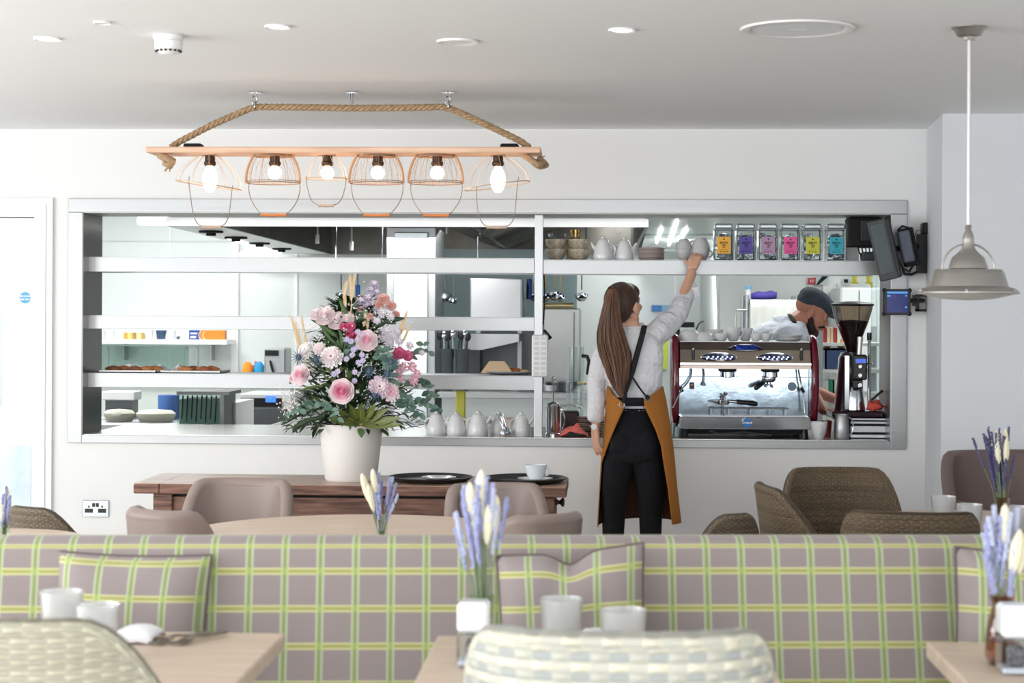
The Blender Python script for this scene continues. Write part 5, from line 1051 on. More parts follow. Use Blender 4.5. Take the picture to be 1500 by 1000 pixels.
m = MB(); m.box((gx(1246), GY-.06, gz(556)), (gx(1268), GY+.06, gz(519)), ch=.008); mh = m.build('dosing_head', M['black'], T)
m = MB(); m.box((gx(1251), GY-.064, gz(531)), (gx(1266), GY-.059, gz(525))); m.build('display', bl, mh)
for py, r in ((536, .012), (549, .013), (563, .014)):
    q = MB(); q.cyl((gx(1257), GY-.06, gz(py)), (gx(1257), GY-.078, gz(py)), r*1.0, r*.8); q.build('knob', M['nickel'], mh, smooth=True)
m = MB(); m.cyl((gx(1256), GY-.05, gz(552)), (gx(1256), GY-.05, gz(538)), .006); m.cyl((gx(1255), GY-.05, gz(553)), (gx(1255), GY-.05, gz(550.5)), .022); m.box((gx(1247), GY-.05, gz(568)), (gx(1262), GY+.0, gz(556)), ch=.004); m.build('portafilter_fork', M['black'], T)
m = MB(); m.cyl((gx(1257), GY-.02, gz(524)), (gx(1259), GY-.02, gz(493)), .012, .016, 16); m.build('tamper_lever', mat('satin_pale_metal', (222, 220, 215), .35, .7), T, smooth=True)
m = MB(); m.tube([(gx(1267), GY-.0, gz(533)), (gx(1278), GY, gz(533))], .006, 8); m.ball((gx(1278), GY, gz(533)), .009); m.build('side_knob', M['chrome'], T, smooth=True)
m = MB(); m.tube([(gx(1275), GY+.05, gz(602)), (gx(1275), GY+.05, gz(498))], .009, 8); rd = m.build('side_rod', mat('grey_rod', (150, 152, 154), .3, .8), T, smooth=True); m = MB(); m.tube([(gx(1275), GY+.05, gz(498)), (gx(1275), GY+.05, gz(487))], .013, 10); m.build('grip', M['black'], rd, smooth=True)
# hopper
hc = Vector((gx(1250), GY+.06, 0)); smoke = thin_glass('smoked_hopper', (176, 164, 150), .3, .05)
m = MB(); m.lathe([(.03, gz(517)), (.036, gz(508)), (.062, gz(490)), (.088, gz(472)), (.106, gz(455)), (.112, gz(447))], hc, 40); hp_ = m.build('hopper', smoke, T, smooth=True)
m = MB(); m.lathe([(0, gz(516)), (.028, gz(516)), (.034, gz(508)), (.06, gz(490)), (.085, gz(472.5)), (.088, gz(470)), (0, gz(468))], hc, 40); tag(m.build('coffee_beans', mat('dark_coffee_beans', (26, 18, 16), .5, bump=(90, 1, .01)), hp_, smooth=True), None, None, kind='stuff')
m = MB(); m.lathe([(.113, gz(448)), (.118, gz(447)), (.116, gz(445)), (.09, gz(442.5)), (.03, gz(441)), (0, gz(441))], hc, 40); m.build('hopper_lid', M['black'], T, smooth=True)
m = MB(); m.cyl(hc+Vector((0, 0, gz(520))), hc+Vector((0, 0, gz(515.5))), .04, n=24); m.build('hopper_collar', M['black'], T)
# coral cloth on the grinder base with a black brush
zb2 = gz(601)+.001
x0, x1 = gx(1266), gx(1293); m = MB(); m.ball(((x0+x1)/2, GY-.03, zb2+.024), ((x1-x0)/2, .04, .032), 20, 12); m.v = [tuple(Vector(v)+Vector((noise.noise(Vector(v)*28), noise.noise(Vector(v)*26+Vector((4, 1, 0))), noise.noise(Vector(v)*30+Vector((9, 0, 0)))))*.022) for v in m.v]
m.v = [(x, y, max(z, zb2)) for x, y, z in m.v]; one(m, 'coral_cloth', mat('coral_red', (214, 88, 74), .9), 'crumpled coral red cloth on the base of the coffee grinder', 'cloth', smooth='all')
m = MB(); m.tube([(gx(1272), GY-.02, zb2+.045), (gx(1292), GY-.03, zb2+.11)], .006, 8, rad=[.004, .008]); one(m, 'cleaning_brush', M['black'], 'thin black brush sticking out of the coral red cloth', 'brush', smooth=True)
# milk jug
c = Vector((gx(1229), GY-.12, TOP)); T = thing('milk_jug', 'brushed steel milk jug in front of the coffee grinder', 'jug', c); h_ = gz(605)-TOP
m = MB(); m.lathe([(0, .001), (.038, .001), (.042, .008), (.04, h_*.5), (.036, h_-.01), (.039, h_), (.036, h_), (.034, h_-.01), (.038, .01), (0, .008)], c, 32); m.build('jug_body', M['steel2'], T, smooth=True)
m = MB(); m.tube([c+Vector((.036+.024*math.sin(t), -.01, h_*.52-h_*.36*math.cos(t))) for t in [PI*k/12 for k in range(13)]], .004, 8); m.build('handle', M['chrome'], T, smooth=True)
c = (gx(1196), MY-.035, TOP); cup('latte_cup', c, .046, .092, 'tall white cup by the foot of the coffee machine', ang=-PI/2+.1)
m = MB(); q = Vector(c)+Vector((0, 0, .085)); m.tube([q+Vector((-.03, 0, -.02)), q+Vector((.03, 0, .012)), q+Vector((.05, 0, .016))], .004, 6, rad=[(.003, .003), (.003, .003), (.008, .003)]); one(m, 'small_spoon', M['chrome'], 'small spoon resting in the tall white cup', 'spoon', smooth=True)
m = MB(); m.lathe([(0, .001), (.028, .001), (.034, .085), (.031, .085), (.026, .006), (0, .006)], (gx(1213), 10.12, TOP), 24); one(m, 'red_cup', mat('brick_red_cup', (190, 74, 66), .5), 'brick red cup behind the milk jug', 'cup', smooth=True)

# ------------------------------------------------------------------ screens at the right end of the hatch
def tilted_box(name, px, py, w_, h_, d_, Y, ang, m_, parent, ch=.004):
    c = at(px, py, Y); m = MB(); rot = Matrix.Rotation(ang, 3, 'Y'); m.box(c-Vector((w_/2, d_/2, h_/2)), c+Vector((w_/2, d_/2, h_/2)), rot=rot, ch=ch); return m.build(name, m_, parent)
q = at(1293, 365, 9.7); dg = mat('dark_green_grey_plastic', (58, 64, 64), .4)
T = thing('order_screen', 'large dark order screen seen from the side, tilted at the end of the right shelf', 'screen', q)
tilted_box('casing', 1299, 365, .062, .31, .24, 9.67, R(-13), M['black'], T, ch=.01)
b_ = tilted_box('front_panel', 1293, 366, .095, .315, .03, 9.55, R(-13), dg, T, ch=.006)
tilted_box('screen_glass', 1292, 364, .075, .26, .004, 9.53, R(-13), mat('dark_screen_glass', (66, 78, 80), .12), b_, ch=.001)
m = MB(); m.tube([at(1305, 365, 9.7), at(1330, 362, 9.72), at(1352, 360, 9.77)], .016, 8); m.build('arm', M['black'], T, smooth=True)
T = thing('power_adapter_bracket', 'black bracket with a grey power adapter mounted beside the order screen', 'bracket', at(1330, 370, 9.72))
tilted_box('adapter', 1327, 361, .062, .165, .05, 9.62, R(-12), mat('slate_grey_adapter', (84, 90, 106), .45), T, ch=.008)
tilted_box('backing', 1331, 362, .075, .2, .06, 9.69, R(-12), M['blackm'], T)
m = MB(); m.tube([at(1318, 345, 9.66), at(1316, 336, 9.66), at(1322, 331, 9.66), at(1330, 333, 9.66), at(1338, 350, 9.68), at(1342, 362, 9.7), at(1342, 380, 9.7), at(1332, 398, 9.68), at(1322, 392, 9.66), at(1316, 380, 9.66)], .006, 8); m.build('cable_loop', M['black'], T, smooth=True)
m = MB(); m.tube([at(1322, 392, 9.65), at(1325, 401, 9.65), at(1335, 402, 9.66), at(1344, 398, 9.68)], .008, 8); m.build('plug', M['black'], T, smooth=True)
a = rect(1350, 326, 1360, 400, 9.75)
m = MB(); m.box((a[0]-.02, 9.74, a[2]), (a[1]-.002, 9.798, a[3]-.06)); m.box((a[0]+.0, 9.72, a[3]-.06), (a[1]-.004, 9.798, a[3]), ch=.006); one(m, 'wall_mount', M['black'], 'tall black wall mount in the corner right of the hatch', 'wall mount')
m = MB(); m.tube([at(1352, 336, 9.76), at(1343, 338, 9.76), at(1339, 350, 9.76), at(1341, 360, 9.74), at(1350, 352, 9.76)], .002, 6); one(m, 'thin_cable', M['darksteel'], 'thin loose cable looping off the wall mount', 'cable', smooth=True)
# black equipment inside the top right of the hatch
a = rect(1243, 320, 1284, 362, 9.98)
T = thing('ticket_printer', 'black ticket printer hanging in the top right corner of the hatch', 'printer', ((a[0]+a[1])/2, 10.0, a[2]))
m = MB(); m.box((a[0], 9.96, a[2]), (a[1]+.03, 10.14, OZ1-.006), ch=.01); m.build('body', M['blackm'], T)
m = MB(); m.box((a[0]+.06, 9.93, a[2]+.03), (a[0]+.12, 9.96, a[3]-.01), ch=.005); m.build('paper_cover', mat('dark_charcoal', (46, 48, 52), .5), T)
m = MB()
for k in range(5): m.tube([(a[0]+.05+.02*k, 9.97, a[2]), (a[0]+.055+.018*k, 9.96, a[2]-.03), (a[0]+.07+.012*k, 9.97, a[2]-.05-.008*(k % 2))], .004, 6)
m.build('cable', M['black'], T, smooth=True)
m = MB(); m.box((a[0]+.07, 9.95, zr), (a[0]+.15, 10.05, zr+.05), ch=.008); one(m, 'card_reader', mat('dark_grey_reader', (64, 66, 70), .4), 'small dark card reader on the shelf under the ticket printer', 'card reader')
m = MB(); m.box((a[0]-.005, 10.02, zr), (a[0]+.062, 10.1, zr+.075)); one(m, 'grey_box', mat('light_grey_box', (182, 184, 184), .5), 'light grey box on the shelf beside the turquoise labelled jar', 'box')
# tablet
a = rect(1294, 423.5, 1334, 461, 9.66); T = thing('tablet', 'tablet with a blue screen in a black case at the right end of the hatch', 'tablet', ((a[0]+a[1])/2, 9.66, a[2]))
m = MB(); m.box((a[0], 9.655, a[2]), (a[1], 9.675, a[3]), ch=.005)
for x in (a[0], a[1]):
    for z in (a[2], a[3]): m.ball((x+(.005 if x == a[0] else -.005), 9.663, z+(.006 if z == a[2] else -.006)), (.012, .011, .012), 10, 8)
m.build('case', M['black'], T, smooth=True)
m = MB(); m.box((a[0]+.016, 9.652, a[2]+.012), (a[1]-.016, 9.6545, a[3]-.01)); sc_ = m.build('screen', mat('tablet_navy', (32, 48, 118), .15, emit=.12), T)
tlb = mat('tablet_light_blue', (80, 160, 230), .3, emit=.3)
for q in ((a[0]+.018, a[3]-.022, a[1]-.018, a[3]-.012), (a[0]+.018, a[3]-.04, a[0]+.034, a[3]-.03), (a[1]-.03, a[3]-.038, a[1]-.02, a[3]-.03), (a[1]-.03, a[2]+.035, a[1]-.02, a[2]+.045)):
    m = MB(); m.box((q[0], 9.6505, q[1]), (q[2], 9.652, q[3])); m.build('screen_icon', tlb, sc_)
m = MB(); m.box((a[0]+.036, 9.6505, a[3]-.045), (a[0]+.065, 9.652, a[3]-.03)); m.build('screen_text', mat('tablet_violet', (54, 40, 130), .3, emit=.1), sc_)
m = MB(); m.tube([at(1334, 440, 9.68), at(1343, 440, 9.71), at(1352, 440, 9.76)], .012, 8); m.box(at(1338, 432, 9.70), at(1344, 448, 9.74)); m.build('arm', M['black'], T, smooth=True)
b = rect(1343, 431, 1361, 456, 9.75); m = MB(); m.box((b[0], 9.76, b[3]-.012), (b[1], 9.797, b[3])); m.box((b[0], 9.76, b[2]), (b[1], 9.797, b[2]+.012)); m.box((b[1]-.01, 9.76, b[2]-.01), (b[1], 9.797, b[3]+.005)); m.box((b[0], 9.76, b[2]), (b[0]+.014, 9.797, b[3])); m.build('wall_bracket', M['black'], T)
# ================================================================== rope lamp over the console table
LY = 8.15
def lx(px): return at(px, 225, LY).x
def lz(py): return at(510, py, LY).z
BX0, BX1 = lx(222), lx(793); BZ0, BZ1 = at(510, 226.5, LY).z, at(510, 218, LY).z
LT = thing('rope_chandelier', 'hanging lamp of a wooden plank, thick rope and six wire baskets with glowing bulbs', 'chandelier', ((BX0+BX1)/2, LY, BZ0))
copperwood = wood('orange_pine_board', (238, 202, 176), (214, 170, 142), 50, .5)
m = MB(); m.box((BX0, LY-.11, BZ0), (BX1, LY+.11, BZ1), ch=.004); m.build('board', copperwood, LT)
ropem = mat('manila_rope', (188, 158, 124), .85, bump=(120, .6, .004), var=(60, (150, 122, 92)))
pth = [Vector((lx(250), LY, lz(216))), Vector((lx(262), LY, lz(208))), Vector((lx(310), LY, lz(183))), Vector((lx(365), LY, lz(159))), Vector((lx(376), LY, lz(156.5))), Vector((lx(440), LY, lz(157))), Vector((lx(515), LY, lz(158.5))), Vector((lx(590), LY, lz(158))), Vector((lx(650), LY, lz(156.5))), Vector((lx(662), LY, lz(160))), Vector((lx(715), LY, lz(184))), Vector((lx(762), LY, lz(206))), Vector((lx(775), LY, lz(216)))]
def dense(p, step):
    out = []
    for a, b in zip(p, p[1:]):
        n_ = max(1, int((b-a).length/step))
        for i in range(n_): out.append(a.lerp(b, i/n_))
    return out+[p[-1]]
dp = dense(pth, .008)
for _ in range(6): dp = [dp[0]]+[(dp[i-1]+dp[i]*2+dp[i+1])/4 for i in range(1, len(dp)-1)]+[dp[-1]]
m = MB(); cum = 0
for s_ in range(3):
    pts = []; cum = 0
    for i, p in enumerate(dp):
        d = (dp[min(i+1, len(dp)-1)]-dp[max(i-1, 0)]).normalized(); cum += .008
        n1 = Vector((0, 1, 0)); n2 = d.cross(n1).normalized(); ph = -cum/.075*2*PI+s_*2*PI/3
        pts.append(p+n1*(.0078*math.cos(ph))+n2*(.0078*math.sin(ph)))
    m.tube(pts, .0083, 8)
m.build('rope', ropem, LT, smooth='all')
for px, s_, pts in ((240, -1, ((238, 228, 0), (247, 233, -.03), (258, 238, -.02), (252, 244, 0), (243, 240, .01))), (785, 1, ((768, 229, 0), (777, 235, -.03), (788, 244, -.03), (797, 240, 0), (790, 234, .02)))):
    m = MB(); P_ = [Vector((lx(x), LY-.04+dy, lz(y)+.002)) for x, y, dy in pts]
    m.tube(dense(P_, .01), .016, 8); m.tube([p_+Vector((.012*s_, .04, -.004)) for p_ in dense(P_[:4], .01)], .014, 8)
    for k in range(10): a = P_[-1 if s_ > 0 else 3]; m.tube([a, a+Vector((s_*rk.uniform(0, .03), rk.uniform(-.02, .02), rk.uniform(-.03, .015)))], .003, 5)
    m.build('rope_knot', ropem, LT, smooth='all')
for px, py, big in ((373, 137, 1), (515, 137, 0), (656, 139, 1)):
    z_top = CEIL-.001; x = lx(px)
    m = MB(); m.box((x-.026, LY-.02, z_top-.004), (x+.026, LY+.02, z_top)); m.box((x-.011, LY-.006, z_top-.028), (x-.007, LY+.006, z_top-.004)); m.box((x+.007, LY-.006, z_top-.028), (x+.011, LY+.006, z_top-.004)); 
    if big: m.tube([(x+.011*math.cos(t), LY, z_top-.04+.02*math.sin(t)) for t in [2*PI*k/20 for k in range(20)]], .003, 6, closed=True); m.tube([(x+.003, LY+.018*math.cos(t), lz(157)+.006+.02*math.sin(t)) for t in [2*PI*k/20 for k in range(20)]], .0035, 6, closed=True)
    else: m.cyl((x, LY, z_top-.002), (x, LY, lz(152)), .007)
    m.build('ceiling_hook', M['chrome'], LT, smooth=True)
for px in (285, 748):
    m = MB(); m.box((lx(px)-.045, LY-.03, BZ1+.0), (lx(px)+.035, LY+.04, BZ1+.022), ch=.006); m.build('transformer_box', M['blackm'], LT)
warmwire = mat('bronze_wire', (172, 142, 120), .45, .5); palewire = mat('pale_copper_wire', (226, 196, 172), .4, .5)
greywire = mat('grey_brown_wire', (134, 120, 108), .4, .5)
bulbm = mat('glowing_bulb', (255, 226, 190), .3, emit=9)
sock = mat('lamp_socket_metal', (70, 54, 44), .4, .7)
grip = mat('orange_wood_grip', (206, 128, 74), .5); grip2 = mat('pale_wood_grip', (190, 168, 150), .5)
def basket(px, kind):
    x = lx(px); T_ = LT; wire = palewire if kind != 'cage' else warmwire
    zt = BZ0-.002
    m = MB()
    if kind == 'wide': r0_, r1_, h_, nw = .035, .145, .135, 12
    elif kind == 'small': r0_, r1_, h_, nw = .04, .092, .105, 10
    else: r0_, r1_, h_, nw = .082, .118, .125, 12
    def rad(t): return r0_+(r1_-r0_)*(1-(1-t)**2.2)
    tilt = {'wide': (.14 if px < 500 else -.14)}.get(kind, 0)
    def P3(a, t): 
        r = rad(t); q = Vector((r*math.cos(a), r*math.sin(a)*.9, -h_*t)); q.z += tilt*-q.x*t; return Vector((x, LY, zt))+q
    for k in range(nw): m.tube([P3(2*PI*k/nw+.2, t/8) for t in range(9)], .0011, 5)
    for t in (0, 1): m.tube([P3(2*PI*k/36, t) for k in range(36)], .0026 if t else .003, 6, closed=True)
    bk = m.build('wire_basket', wire, T_, smooth=True)
    if kind == 'cage':
        m = MB()
        for k in range(16):
            for sgn in (1, -1): m.tube([P3(2*PI*k/16+sgn*t*.045+(.06 if t % 2 else 0), t/8) for t in range(9)], .0004, 4)
        m.tube([P3(2*PI*k/36, .0)+Vector((0, 0, -.006)) for k in range(36)], .004, 6, closed=True); m.tube([P3(2*PI*k/36, .94) for k in range(36)], .0018, 5, closed=True)
        m.build('wire_mesh', warmwire, bk)
        for s_ in (-1, 1):
            m = MB(); m.tube([P3(0 if s_ > 0 else PI, t/6)+Vector((s_*.004, -.02, 0)) for t in range(7)], .005, 6); m.build('cane_rib', mat('cane_%d' % s_, (200, 150, 110), .6), bk, smooth=True)
    # handle
    e0, e1 = P3(PI, 1), P3(0, 1); zb = lz(315) if kind == 'cage' else (lz(301) if kind == 'small' else lz(333 if px < 500 else 332)+.0)
    xm = x+(.0 if kind != 'wide' else (.012 if px < 500 else .0))
    gw = .058 if kind == 'cage' else (.034 if kind == 'small' else .045)
    for yo in ((-.02, .02) if kind == 'cage' else (0,)):
        pts = [e0+Vector((.006, yo, .01)), e0+Vector((-.006, yo, 0)), e0+Vector((0, yo, -.012))]
        if kind == 'cage': pts += [Vector((x-.108, LY+yo, zb+.07)), Vector((x-.085, LY+yo, zb+.035)), Vector((x-gw, LY+yo*.3, zb))]; q = [Vector((x+gw, LY+yo*.3, zb)), Vector((x+.085, LY+yo, zb+.035)), Vector((x+.108, LY+yo, zb+.07))]
        elif kind == 'small': pts += [Vector((x-.082, LY, zb+.07)), Vector((x-.068, LY, zb+.02)), Vector((x-.05, LY, zb+.003)), Vector((x-gw, LY, zb))]; q = [Vector((x+gw, LY, zb)), Vector((x+.05, LY, zb+.003)), Vector((x+.068, LY, zb+.02)), Vector((x+.082, LY, zb+.07))]
        else: pts = [Vector((x-.088, LY, e0.z+.02)), Vector((x-.092, LY, e0.z-.0)), Vector((xm-.085, LY, zb+.07)), Vector((xm-.07, LY, zb+.02)), Vector((xm-.05, LY, zb))]; q = [Vector((xm+.05, LY, zb)), Vector((xm+.068, LY, zb+.012)), Vector((xm+.08, LY, zb+.05)), Vector((xm+.092, LY, e1.z+.0)), Vector((xm+.096, LY, e1.z+.02))]
        if kind != 'wide': q += [e1+Vector((0, yo, -.012)), e1+Vector((.006, yo, 0)), e1+Vector((-.006, yo, .01))]
        hp = dense(pts+q, .008)
    for _ in range(10): hp = [hp[0]]+[(hp[i-1]+hp[i]*2+hp[i+1])/4 for i in range(1, len(hp)-1)]+[hp[-1]]
    m = MB(); m.tube(hp, .0022, 6); hd = m.build('basket_handle', greywire, bk, smooth=True)
    m = MB(); m.tube([Vector((xm-gw, LY, zb)), Vector((xm-gw*.5, LY, zb)), Vector((xm, LY, zb-.001)), Vector((xm+gw*.5, LY, zb)), Vector((xm+gw, LY, zb))], .008, 10, rad=[.0075, .0065, .008, .0065, .0075]); m.build('handle_grip', grip if kind == 'cage' else grip2, bk, smooth=True)
    m = MB(); m.lathe([(0, BZ0), (.022, BZ0), (.023, BZ0-.03), (.027, BZ0-.034), (.027, BZ0-.044), (.02, BZ0-.052), (0, BZ0-.052)], (x+(.005), LY, 0), 20); sk_ = m.build('lamp_socket', sock, T_, smooth=True)
    zb0 = BZ0-.048; L_ = .12 if kind == 'wide' else .062
    pf = [(0.0, -L_), (.014, -L_*.98), (.028, -L_*.8), (.034, -L_*.55), (.03, -L_*.32), (.016, -.008), (.014, 0), (0, 0)] if kind == 'wide' else [(0, -L_), (.02, -L_*.93), (.031, -L_*.62), (.029, -L_*.35), (.015, -.006), (.013, 0), (0, 0)]
    m = MB(); m.lathe(pf, (x+.005, LY, zb0), 24); m.build('bulb', bulbm, sk_, smooth=True)
    point('bulb_glow', (x+.005, LY, zb0-L_*.55), 1.6, (1, .72, .48), .035)
for px, kd in ((306, 'wide'), (401, 'cage'), (478, 'small'), (552, 'cage'), (639, 'cage'), (728, 'wide')): basket(px, kd)

# ================================================================== console table with trays and planter
CY0, CY1 = 8.0, 8.52
old = wood('reclaimed_dark_wood', (146, 108, 92), (84, 58, 50), 70, .6, bump=.6)
glow_top = wood('glow_lightened_top', (206, 176, 156), (160, 126, 106), 50, .3, bump=.3)  # lamp glow on the top is put into this lighter wood colour
c0, c1 = at(195, 716, CY0).x, at(830, 716, CY0).x
T = thing('console_table', 'long reclaimed wood console table against the wall below the hatch', 'table', ((c0+c1)/2, 8.26, 0))
m = MB(); bx = [c0, c0+.115, c1-.115, c1]
for i in range(3): m.box((bx[i]+.0008, CY0, .705), (bx[i+1]-.0008, CY1, .747), ch=.004)
tt = m.build('table_top', old, T)
m = MB()
for i in range(5): y0 = CY0+.003+(CY1-CY0-.006)*i/5; m.box((bx[1]+.002, y0, .7471), (bx[2]-.002, y0+(CY1-CY0)/5-.002, .7495))
m.box((bx[0]+.004, CY0+.004, .7471), (bx[1]-.001, CY1-.004, .7495)); m.box((bx[2]+.001, CY0+.004, .7471), (bx[3]-.004, CY1-.004, .7495)); m.build('top_boards', glow_top, tt)
CT = .7496
l0, l1 = at(222, 740, CY0).x, at(812, 740, CY0).x
for x in (l0, l1-.085):
    for y in (CY0+.025, CY1-.11): q = MB(); q.box((x, y, 0), (x+.085, y+.085, .704), ch=.004); q.build('leg', old, T)
m = MB(); m.box((l0+.085, CY0+.04, .54), (l1-.085, CY0+.07, .69)); m.build('apron', old, T)
m = MB(); m.box((l0+.085, CY1-.08, .54), (l1-.085, CY1-.05, .704)); m.build('back_apron', old, T)
m = MB(); m.box((l0+.086, CY0+.055, .69), (l1-.086, CY0+.085, .704)); m.build('apron_gap', M['blackm'], T)
m = MB(); m.box((l1-.02, CY0+.11, .57), (l1-.002, CY1-.12, .69)); dr_ = m.build('end_drawer', old, T)
kx, kz = l1, at(820, 736, CY0+.2).z
m = MB(); m.lathe([(0, 0), (.013, 0), (.012, .01), (.008, .018), (.012, .025), (.02, .03), (.02, .038), (.012, .042), (0, .042)], (l1-.002, CY0+.22, kz), 20, rot=Matrix.Rotation(PI/2, 3, 'Y')); m.build('knob', mat('dark_turned_knob', (50, 34, 30), .3), dr_, smooth=True)
for k, (px, n_) in enumerate(((631, 'carrying a plate'), (769, 'carrying a cup and saucer'))):
    c = at(px, 695, 8.24); c.z = CT; m = MB(); m.lathe([(0, .002), (.15, .002), (.165, .004), (.187, .018), (.19, .02), (.187, .023), (.163, .008), (.15, .006), (0, .006)], c, 56); one(m, 'serving_tray', mat('black_tray_%d' % k, (24, 24, 26), .35), 'round black serving tray on the console table, '+n_, 'tray', 'black serving trays', smooth=True)
c = at(643, 695, 8.25); c.z = CT+.0065; m = MB(); m.lathe([(0, .001), (.045, .001), (.074, .009), (.078, .013), (.073, .013), (.045, .005), (0, .005)], c, 40); one(m, 'small_plate', M['white'], 'small white plate on the black tray beside the planter', 'plate', smooth=True)
c = at(784, 695, 8.22); c.z = CT+.0065; m = MB(); m.lathe([(0, .001), (.04, .001), (.074, .009), (.080, .014), (.075, .014), (.04, .005), (0, .005)], c, 40); one(m, 'saucer', M['white'], 'white saucer on the black tray at the end of the console table', 'saucer', smooth=True)
cup('coffee_cup', (c.x+.002, c.y, CT+.012), .05, .068, 'white coffee cup on a saucer at the end of the console table', m_=mat('pale_blue_white', (228, 234, 240), .2), ang=0)
# planter
PC = at(514, 700, 8.27); PC.z = CT
m = MB(); m.lathe([(0, .002), (.112, .0), (.118, .01), (.1445, .248), (.146, .254), (.14, .254), (.136, .235), (0, .235)], PC, 56); one(m, 'planter', mat('matt_white_ceramic', (238, 235, 231), .5), 'large white tapered planter on the console table holding the flowers', 'planter', smooth=True)

# ------------------------------------------------------------------ flower arrangement
FZ = CT+.235
FT = thing('flower_arrangement', 'big arrangement of pink roses, thistles, eucalyptus and wheat ears in the white planter', 'flowers', (PC.x, PC.y, FZ))
fr = random.Random(11)
def fp_(px, py, dy=-.12): return at(px, py, 8.27+dy)
def leaf(mb, p, d, L, w_, up=Vector((0, 0, 1)), curl=.15, n=5, mi=0):
    d = d.normalized(); s_ = d.cross(up)
    s_ = s_.normalized() if s_.length > 1e-3 else Vector((1, 0, 0)); nn = s_.cross(d)
    vs = []; 
    for i in range(n+1):
        t = i/n; ww = w_*math.sin(PI*min(1, t*.92+.06))**.8; c = p+d*(L*t)-nn*(curl*L*t*t)
        vs += [c-s_*ww+nn*ww*.25, c, c+s_*ww+nn*ww*.25]
    mb.add(vs, [f for i in range(n) for f in ((3*i, 3*i+1, 3*i+4, 3*i+3), (3*i+1, 3*i+2, 3*i+5, 3*i+4))], mi=mi)
greens = [mat('leaf_dark', (44, 66, 40), .45), mat('leaf_mid', (70, 96, 52), .45), mat('leaf_deep', (30, 48, 32), .5), mat('leaf_soft', (92, 118, 70), .5)]
base = Vector((PC.x, PC.y, FZ))
m = MB()
def hw(z):  # half width of foliage at height above the pot (m)
    t = max(0, min(1, z/.62)); return .27*(1-t)**.75+.05
for k in range(1500):
    z = .57*fr.random()**1.2; a = fr.uniform(0, 2*PI); r = hw(z)*math.sqrt(fr.uniform(.05, .95))*(.8 if k > 800 else 1)
    p = base+Vector((r*math.cos(a)*1.0, r*math.sin(a)*.8, z-.0)); d = Vector((math.cos(a)*1.0, math.sin(a), fr.uniform(-.2, 1.3)-(.5 if z < .08 else 0)))
    leaf(m, p, d, fr.uniform(.035, .075), fr.uniform(.009, .018), curl=fr.uniform(0, .4), n=3, mi=fr.choice((0, 0, 1, 2, 2, 3)))
tag(m.build('foliage', greens, FT, smooth='all'), None, None, kind='stuff')
m = MB()
for k in range(46):
    a = fr.uniform(0, 2*PI); z = fr.uniform(.1, .6); m.tube([base+Vector((.03*math.cos(a), .03*math.sin(a), -.03)), base+Vector((hw(z)*.8*math.cos(a), hw(z)*.6*math.sin(a), z))], .002, 5)
m.build('flower_stems', greens[1], FT, smooth=True)
def long_leaf(pts, w_, m_, name='long_leaf', edge=None):
    pts = [fp_(*q) for q in pts]; d = dense(pts, .012); mb = MB(); vs = []; n = len(d)-1
    for i, c in enumerate(d):
        t = i/n; dd = (d[min(i+1, n)]-d[max(i-1, 0)]).normalized(); s_ = dd.cross(Vector((0, 1, 0))).normalized(); ww = w_*math.sin(PI*(t*.93+.04))**.7
        vs += [c-s_*ww+Vector((0, .004, 0)), c-s_*ww*.7, c, c+s_*ww*.7, c+s_*ww+Vector((0, .004, 0))]
    mb.add(vs, [(5*i+k, 5*i+k+1, 5*i+k+6, 5*i+k+5) for i in range(n) for k in range(4)])
    if edge:
        for i in range(n):
            for k in (0, 3): mb.mi[4*i+k] = 1
    return mb.build(name, [m_, edge] if edge else m_, FT, smooth='all')
var_edge = mat('cream_leaf_edge', (214, 214, 140), .5)
for pts in (((502, 515), (490, 490), (470, 475), (455, 468)), ((502, 515), (488, 500), (476, 486), (468, 474)), ((502, 515), (500, 490), (494, 476)), ((503, 515), (512, 490), (520, 470), (522, 455)), ((500, 515), (480, 505), (466, 500)), ((512, 470), (505, 455), (497, 440)), ((508, 512), (520, 495), (526, 480))): long_leaf(pts, .010, greens[1])
for pts in (((478, 556), (470, 540), (455, 525), (445, 518)), ((478, 560), (468, 566), (450, 568), (440, 572)), ((478, 560), (495, 545), (508, 530), (515, 522)), ((478, 560), (488, 580), (495, 588), (480, 590)), ((478, 560), (492, 552), (480, 540), (478, 530))): long_leaf(pts, .008, greens[1], 'variegated_leaf', var_edge)
for pts in (((560, 460), (575, 468), (592, 466)), ((545, 480), (565, 470), (580, 474)), ((440, 606), (425, 612), (412, 622)), ((475, 610), (450, 616), (430, 628), (436, 634)), ((487, 600), (492, 618), (487, 632)), ((430, 545), (430, 555), (424, 562))): long_leaf(pts, .013, greens[0])
